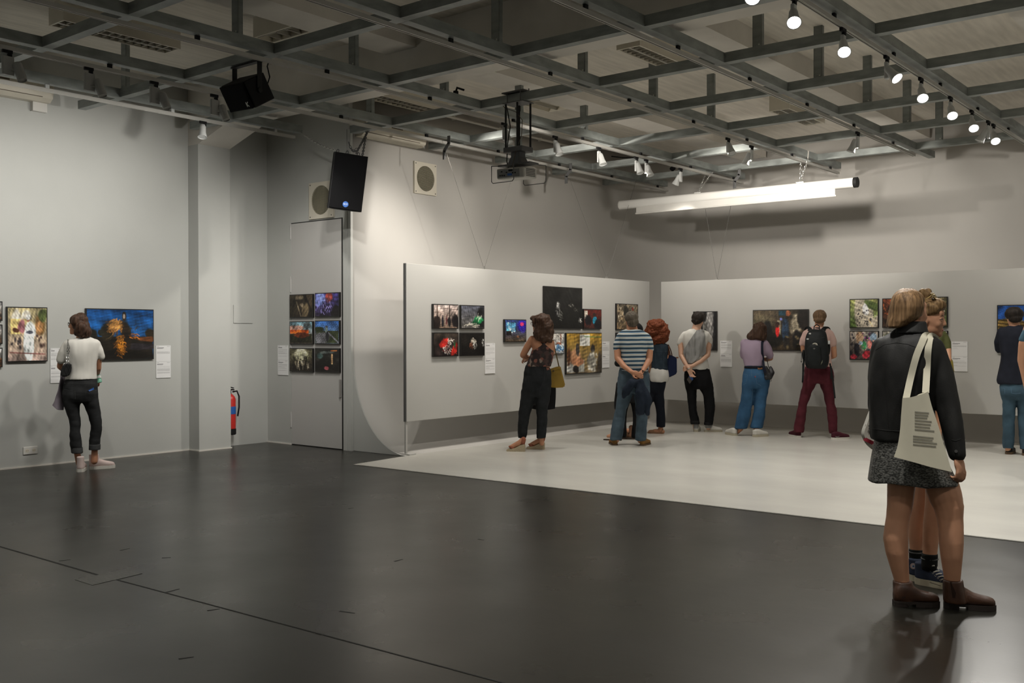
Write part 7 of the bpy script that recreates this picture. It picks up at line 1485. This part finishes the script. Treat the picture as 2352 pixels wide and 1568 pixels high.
# ------------------------------------------------------------------ 10: her companion in profile
F = Fig('person in profile with tied-up hair and sunglasses, close behind the leather jacket', (2118, 1340), (1960, 650, 6.032), 'the two women standing in front')
hd = head_frame(F, F.z(1046, 497, .0), 98, -4, -2)
TOR = [(745, 930, 1070, .06), (790, 860, 1120, .10), (850, 800, 1140, .14), (1000, 790, 1150, .16), (1200, 800, 1130, .15), (1450, 800, 1120, .14), (1700, 790, 1110, .145)]
SH = [(1650, 790, 1110, .14), (1750, 780, 1120, .15), (1900, 770, 1120, .155), (2200, 740, 1140, .165), (2560, 730, 1120, .17)]
z7 = lambda x, y: ((1900+x/3.409-1960)*6.032, (980+y/3.409-650)*6.032)
def leg(rows): return [(*z7(x, y), r_*6.032/3.409, d_) for x, y, r_, d_ in rows]
Lf = leg([(755, 440, 84, .12), (742, 560, 84, .12), (722, 640, 78, .12), (704, 740, 68, .12), (700, 830, 64, .12), (697, 930, 52, .12), (692, 1040, 46, .12)])
Ln = leg([(860, 440, 86, -.04), (855, 560, 82, -.04), (838, 650, 72, -.04), (822, 750, 66, -.04), (812, 850, 62, -.04), (806, 950, 56, -.04), (800, 1070, 50, -.04)])
arms = [[(940, 860, 62, -.14), (910, 1200, 52, -.14), (960, 1480, 42, -.12), (1080, 1500, 32, .0)], [(960, 860, 62, .14), (930, 1200, 52, .14), (980, 1480, 42, .12), (1090, 1500, 32, .0)]]
body(F, M['skin'], TOR+SH[1:3], [(985, 800, 100, .0), (1000, 720, 92, .0), (1025, 600, 90, .0)], hd, arms, [Lf, Ln], [(F.z(1080, 1500, .0), F.vd, -UP, .9, .7), (F.z(1090, 1500, .02), -F.vd, -UP, .9, .7)], voxel=.0045, hk=.95, smooth=14)
garment(F, 'top', cloth('dark_grey_jersey', (.03, .03, .032)), [TOR], [[(945, 860, 70, -.14), (915, 1150, 60, -.14)], [(960, 860, 70, .14), (930, 1150, 60, .14)]], grow=.004, disp=FOLD(.004, 24, 101))
garment(F, 'skirt', cloth('black_skirt', (.012, .012, .013)), [SH], grow=.002, disp=FOLD(.006, 18, 102))
eyes(F, *hd, .95); lips(F, *hd, .95)
bl = Blob(); bc_, bq_ = hd
for p_, r_ in (((0, -.018, .050), (.082, .098, .082)), ((0, .040, .088), (.062, .058, .044)), ((0, -.070, .0), (.066, .046, .075)), ((.062, -.035, .010), (.022, .040, .062)), ((-.062, -.035, .010), (.022, .040, .062)), ((.062, .030, .062), (.018, .034, .030)), ((-.062, .030, .062), (.018, .034, .030))): bl.ball(bc_+bq_ @ (Vector(p_)*.95), [v*.95 for v in r_], bq_)
c_, q_ = hd
for p_, r_ in (((0, -.03, .145), .036), ((.012, -.045, .160), .028), ((-.014, -.02, .162), .026), ((0, -.055, .14), .028)): bl.ball(c_+q_ @ (Vector(p_)*.95), r_)
bl.done('hair', M['hair_blond'], F.root, .006, 5, [(.004, 60, 103, (.4, 1, 1)), (.002, 130, 104, (.4, 1, 1))])
bm = B(); p0 = F.z(1230, 340, -.03); bm_tube(bm, [p0, F.z(1260, 310, -.02), F.z(1250, 270, .0)], .0015, 5); obj('loose_strand', bm, M['hair_blond'], F.root, True)
glasses(F, c_+q_ @ Vector((0, -.014, .026)), q_ @ Matrix.Rotation(math.radians(40), 3, 'X'), 1.04, .030, .030, M['brass'] if 'brass' in M else mat('gold_wire', (.55, .40, .16), .25, .9), 'sunglasses', mat('smoked_lens', (.03, .022, .015), .08))
sock = cloth('black_rib_sock', (.010, .011, .010)); sg = cloth('grey_sock_stripe', (.12, .12, .115)); nvc = cloth('slate_blue_canvas', (.035, .045, .075), var=.15); rub = mat('cream_rubber', (.55, .51, .38), .5)
def ring7(rows): return [(z7(0, y)[1], z7(l, 0)[0], z7(r_, 0)[0], th, d_) for y, l, r_, th, d_ in rows]
for rows, st_y, d_ in (([(955, 642, 746, .045, .12), (1000, 644, 744, .045, .12), (1062, 646, 744, .045, .12)], 978, .12), ([(990, 742, 864, .05, -.04), (1040, 742, 862, .05, -.04), (1090, 738, 860, .05, -.04), (1118, 742, 852, .045, -.03)], 1030, -.04)):
    garment(F, 'sock', sock, [ring7(rows)], grow=.003, voxel=.007, smooth=2)
    l_, r__ = rows[1][1], rows[1][2]; garment(F, 'sock_stripe', sg, [ring7([(st_y-6, l_-1, r__+1, .046, d_), (st_y+6, l_-1, r__+1, .046, d_)])], grow=.0075, voxel=.005, smooth=1)
def z7p(x, y): return (1900+x/3.409, 980+y/3.409)
hA = on_z(*z7p(650, 1192), 0); hB = on_z(*z7p(698, 1222), 0)
sA = shoe(F, 'shoe', hA, F.dirv(118), .25, nvc, rub, .13, .046, .03, label='blue high-top shoe with a round star patch'); sB = shoe(F, 'shoe', hB, F.dirv(112), .265, nvc, rub, .13, .048, .032, label='blue high-top shoe with white laces')
SA, SB = sA, sB
pc = surf(F, SA, *z7(674, 1090), .003); bm = B(); nrm = -F.vd; bm_cyl(bm, pc, pc+nrm*.003, .0175, n=24); pt_ = obj('round_patch', bm, M['whitepaint'], SA)
def star(c, R, r, n): return [c+n*0+F.rt*(math.sin(math.pi*k/5)*(R if k % 2 == 0 else r))+UP*(math.cos(math.pi*k/5)*(R if k % 2 == 0 else r)) for k in range(10)]
bm = B(); bm_prism(bm, star(pc+nrm*.0032, .0085, .0035, nrm), nrm*.001); obj('star', bm, M['blue'], pt_)
bm = B(); bm_torus(bm, pc+nrm*.0035, .0145, .0009, Matrix((F.rt, UP, nrm)).transposed(), 1, 1, 24, 5); obj('patch_ring', bm, M['red'], pt_)
lc = mat('white_laces', (.66, .64, .56), .7)
for k in range(6):
    x, y = 792+k*20, 1100+k*19; a_, b_ = surf(F, SB, *z7(x, y), .004, -.1), surf(F, SB, *z7(x+46, y-14+k*2), .004, -.1); bm = B(); bm_tube(bm, [a_, (a_+b_)/2-F.vd*.004+UP*.004, b_], .0035, 6); obj('lace', bm, lc, SB, True)
    bm = B(); bm_torus(bm, surf(F, SB, *z7(x-4, y+6), .002, -.1), .0045, .0015, Matrix((F.rt, UP, nrm)).transposed(), 1, 1, 12, 5); obj('eyelet', bm, M['steel'], SB)
bm = B(); p_ = surf(F, SB, *z7(822, 1095), .004, -.1); bm_tube(bm, [p_, p_+F.rt*.03-UP*.03-F.vd*.01, p_+F.rt*.04-UP*.08-F.vd*.012], .003, 6); bm_tube(bm, [p_, p_+F.rt*.02+UP*.012-F.vd*.012, p_+F.rt*.035-UP*.01-F.vd*.012, p_], .003, 6); obj('lace_bow', bm, lc, SB, True)
seam(F, 'toe_line', M['seamline'], SB, [z7(705, 1190), z7(760, 1200), z7(820, 1222), z7(890, 1245)], .0018, SB)
# printed tote on the far side
F.ox, F.oy, F.k, F.S = 0, 0, 1, F.S/6.032
t = thing('tote_bag', 'white printed tote bag with a red stripe peeping out left of the leather jacket', 'bag', F.z(2000, 1020, -.12))
tb2 = cloth_sheet('bag_body', cloth('white_canvas', (.58, .56, .50), var=.03), t, [[F.z(2000, 942, -.06), F.z(2020, 940, -.03), F.z(2040, 940, .0)], [F.z(1990, 968, -.07), F.z(2014, 968, -.03), F.z(2040, 968, .0)], [F.z(1981, 995, -.08), F.z(2010, 998, -.03), F.z(2040, 1000, .0)], [F.z(1988, 1012, -.07), F.z(2012, 1024, -.03), F.z(2040, 1030, .0)], [F.z(2004, 1027, -.06), F.z(2020, 1034, -.03), F.z(2042, 1036, .0)]], .03, 7, (.004, 14, 105))
strap(F, 'handle', cr_m, t, [F.z(2012, 944, -.03), F.z(2045, 890, -.06), F.z(2085, 825, -.12), F.z(2112, 794, -.165), F.z(2120, 797, -.12)], .028, .004)
fc = (F.rt*1+F.vd*.12).normalized()
for tx, x, y in (('ut', 1999.5, 966), ('arge', 1997, 979), ('ein?', 1996, 991)):
    p_ = surf(F, tb2, x, y, .004, -.1); text_obj('printed_word', tx, p_, F.rt*.96-UP*.28, UP*.96+F.rt*.28, .030, M['black'], t, .0015)
st_r = [surf(F, tb2, 1984.5+k*3.2, 1007+k*1.6, .008, -.1) for k in range(8)]; strap(F, 'red_stripe', mat('red_print', (.30, .02, .04), .7), t, st_r, .022, .002)
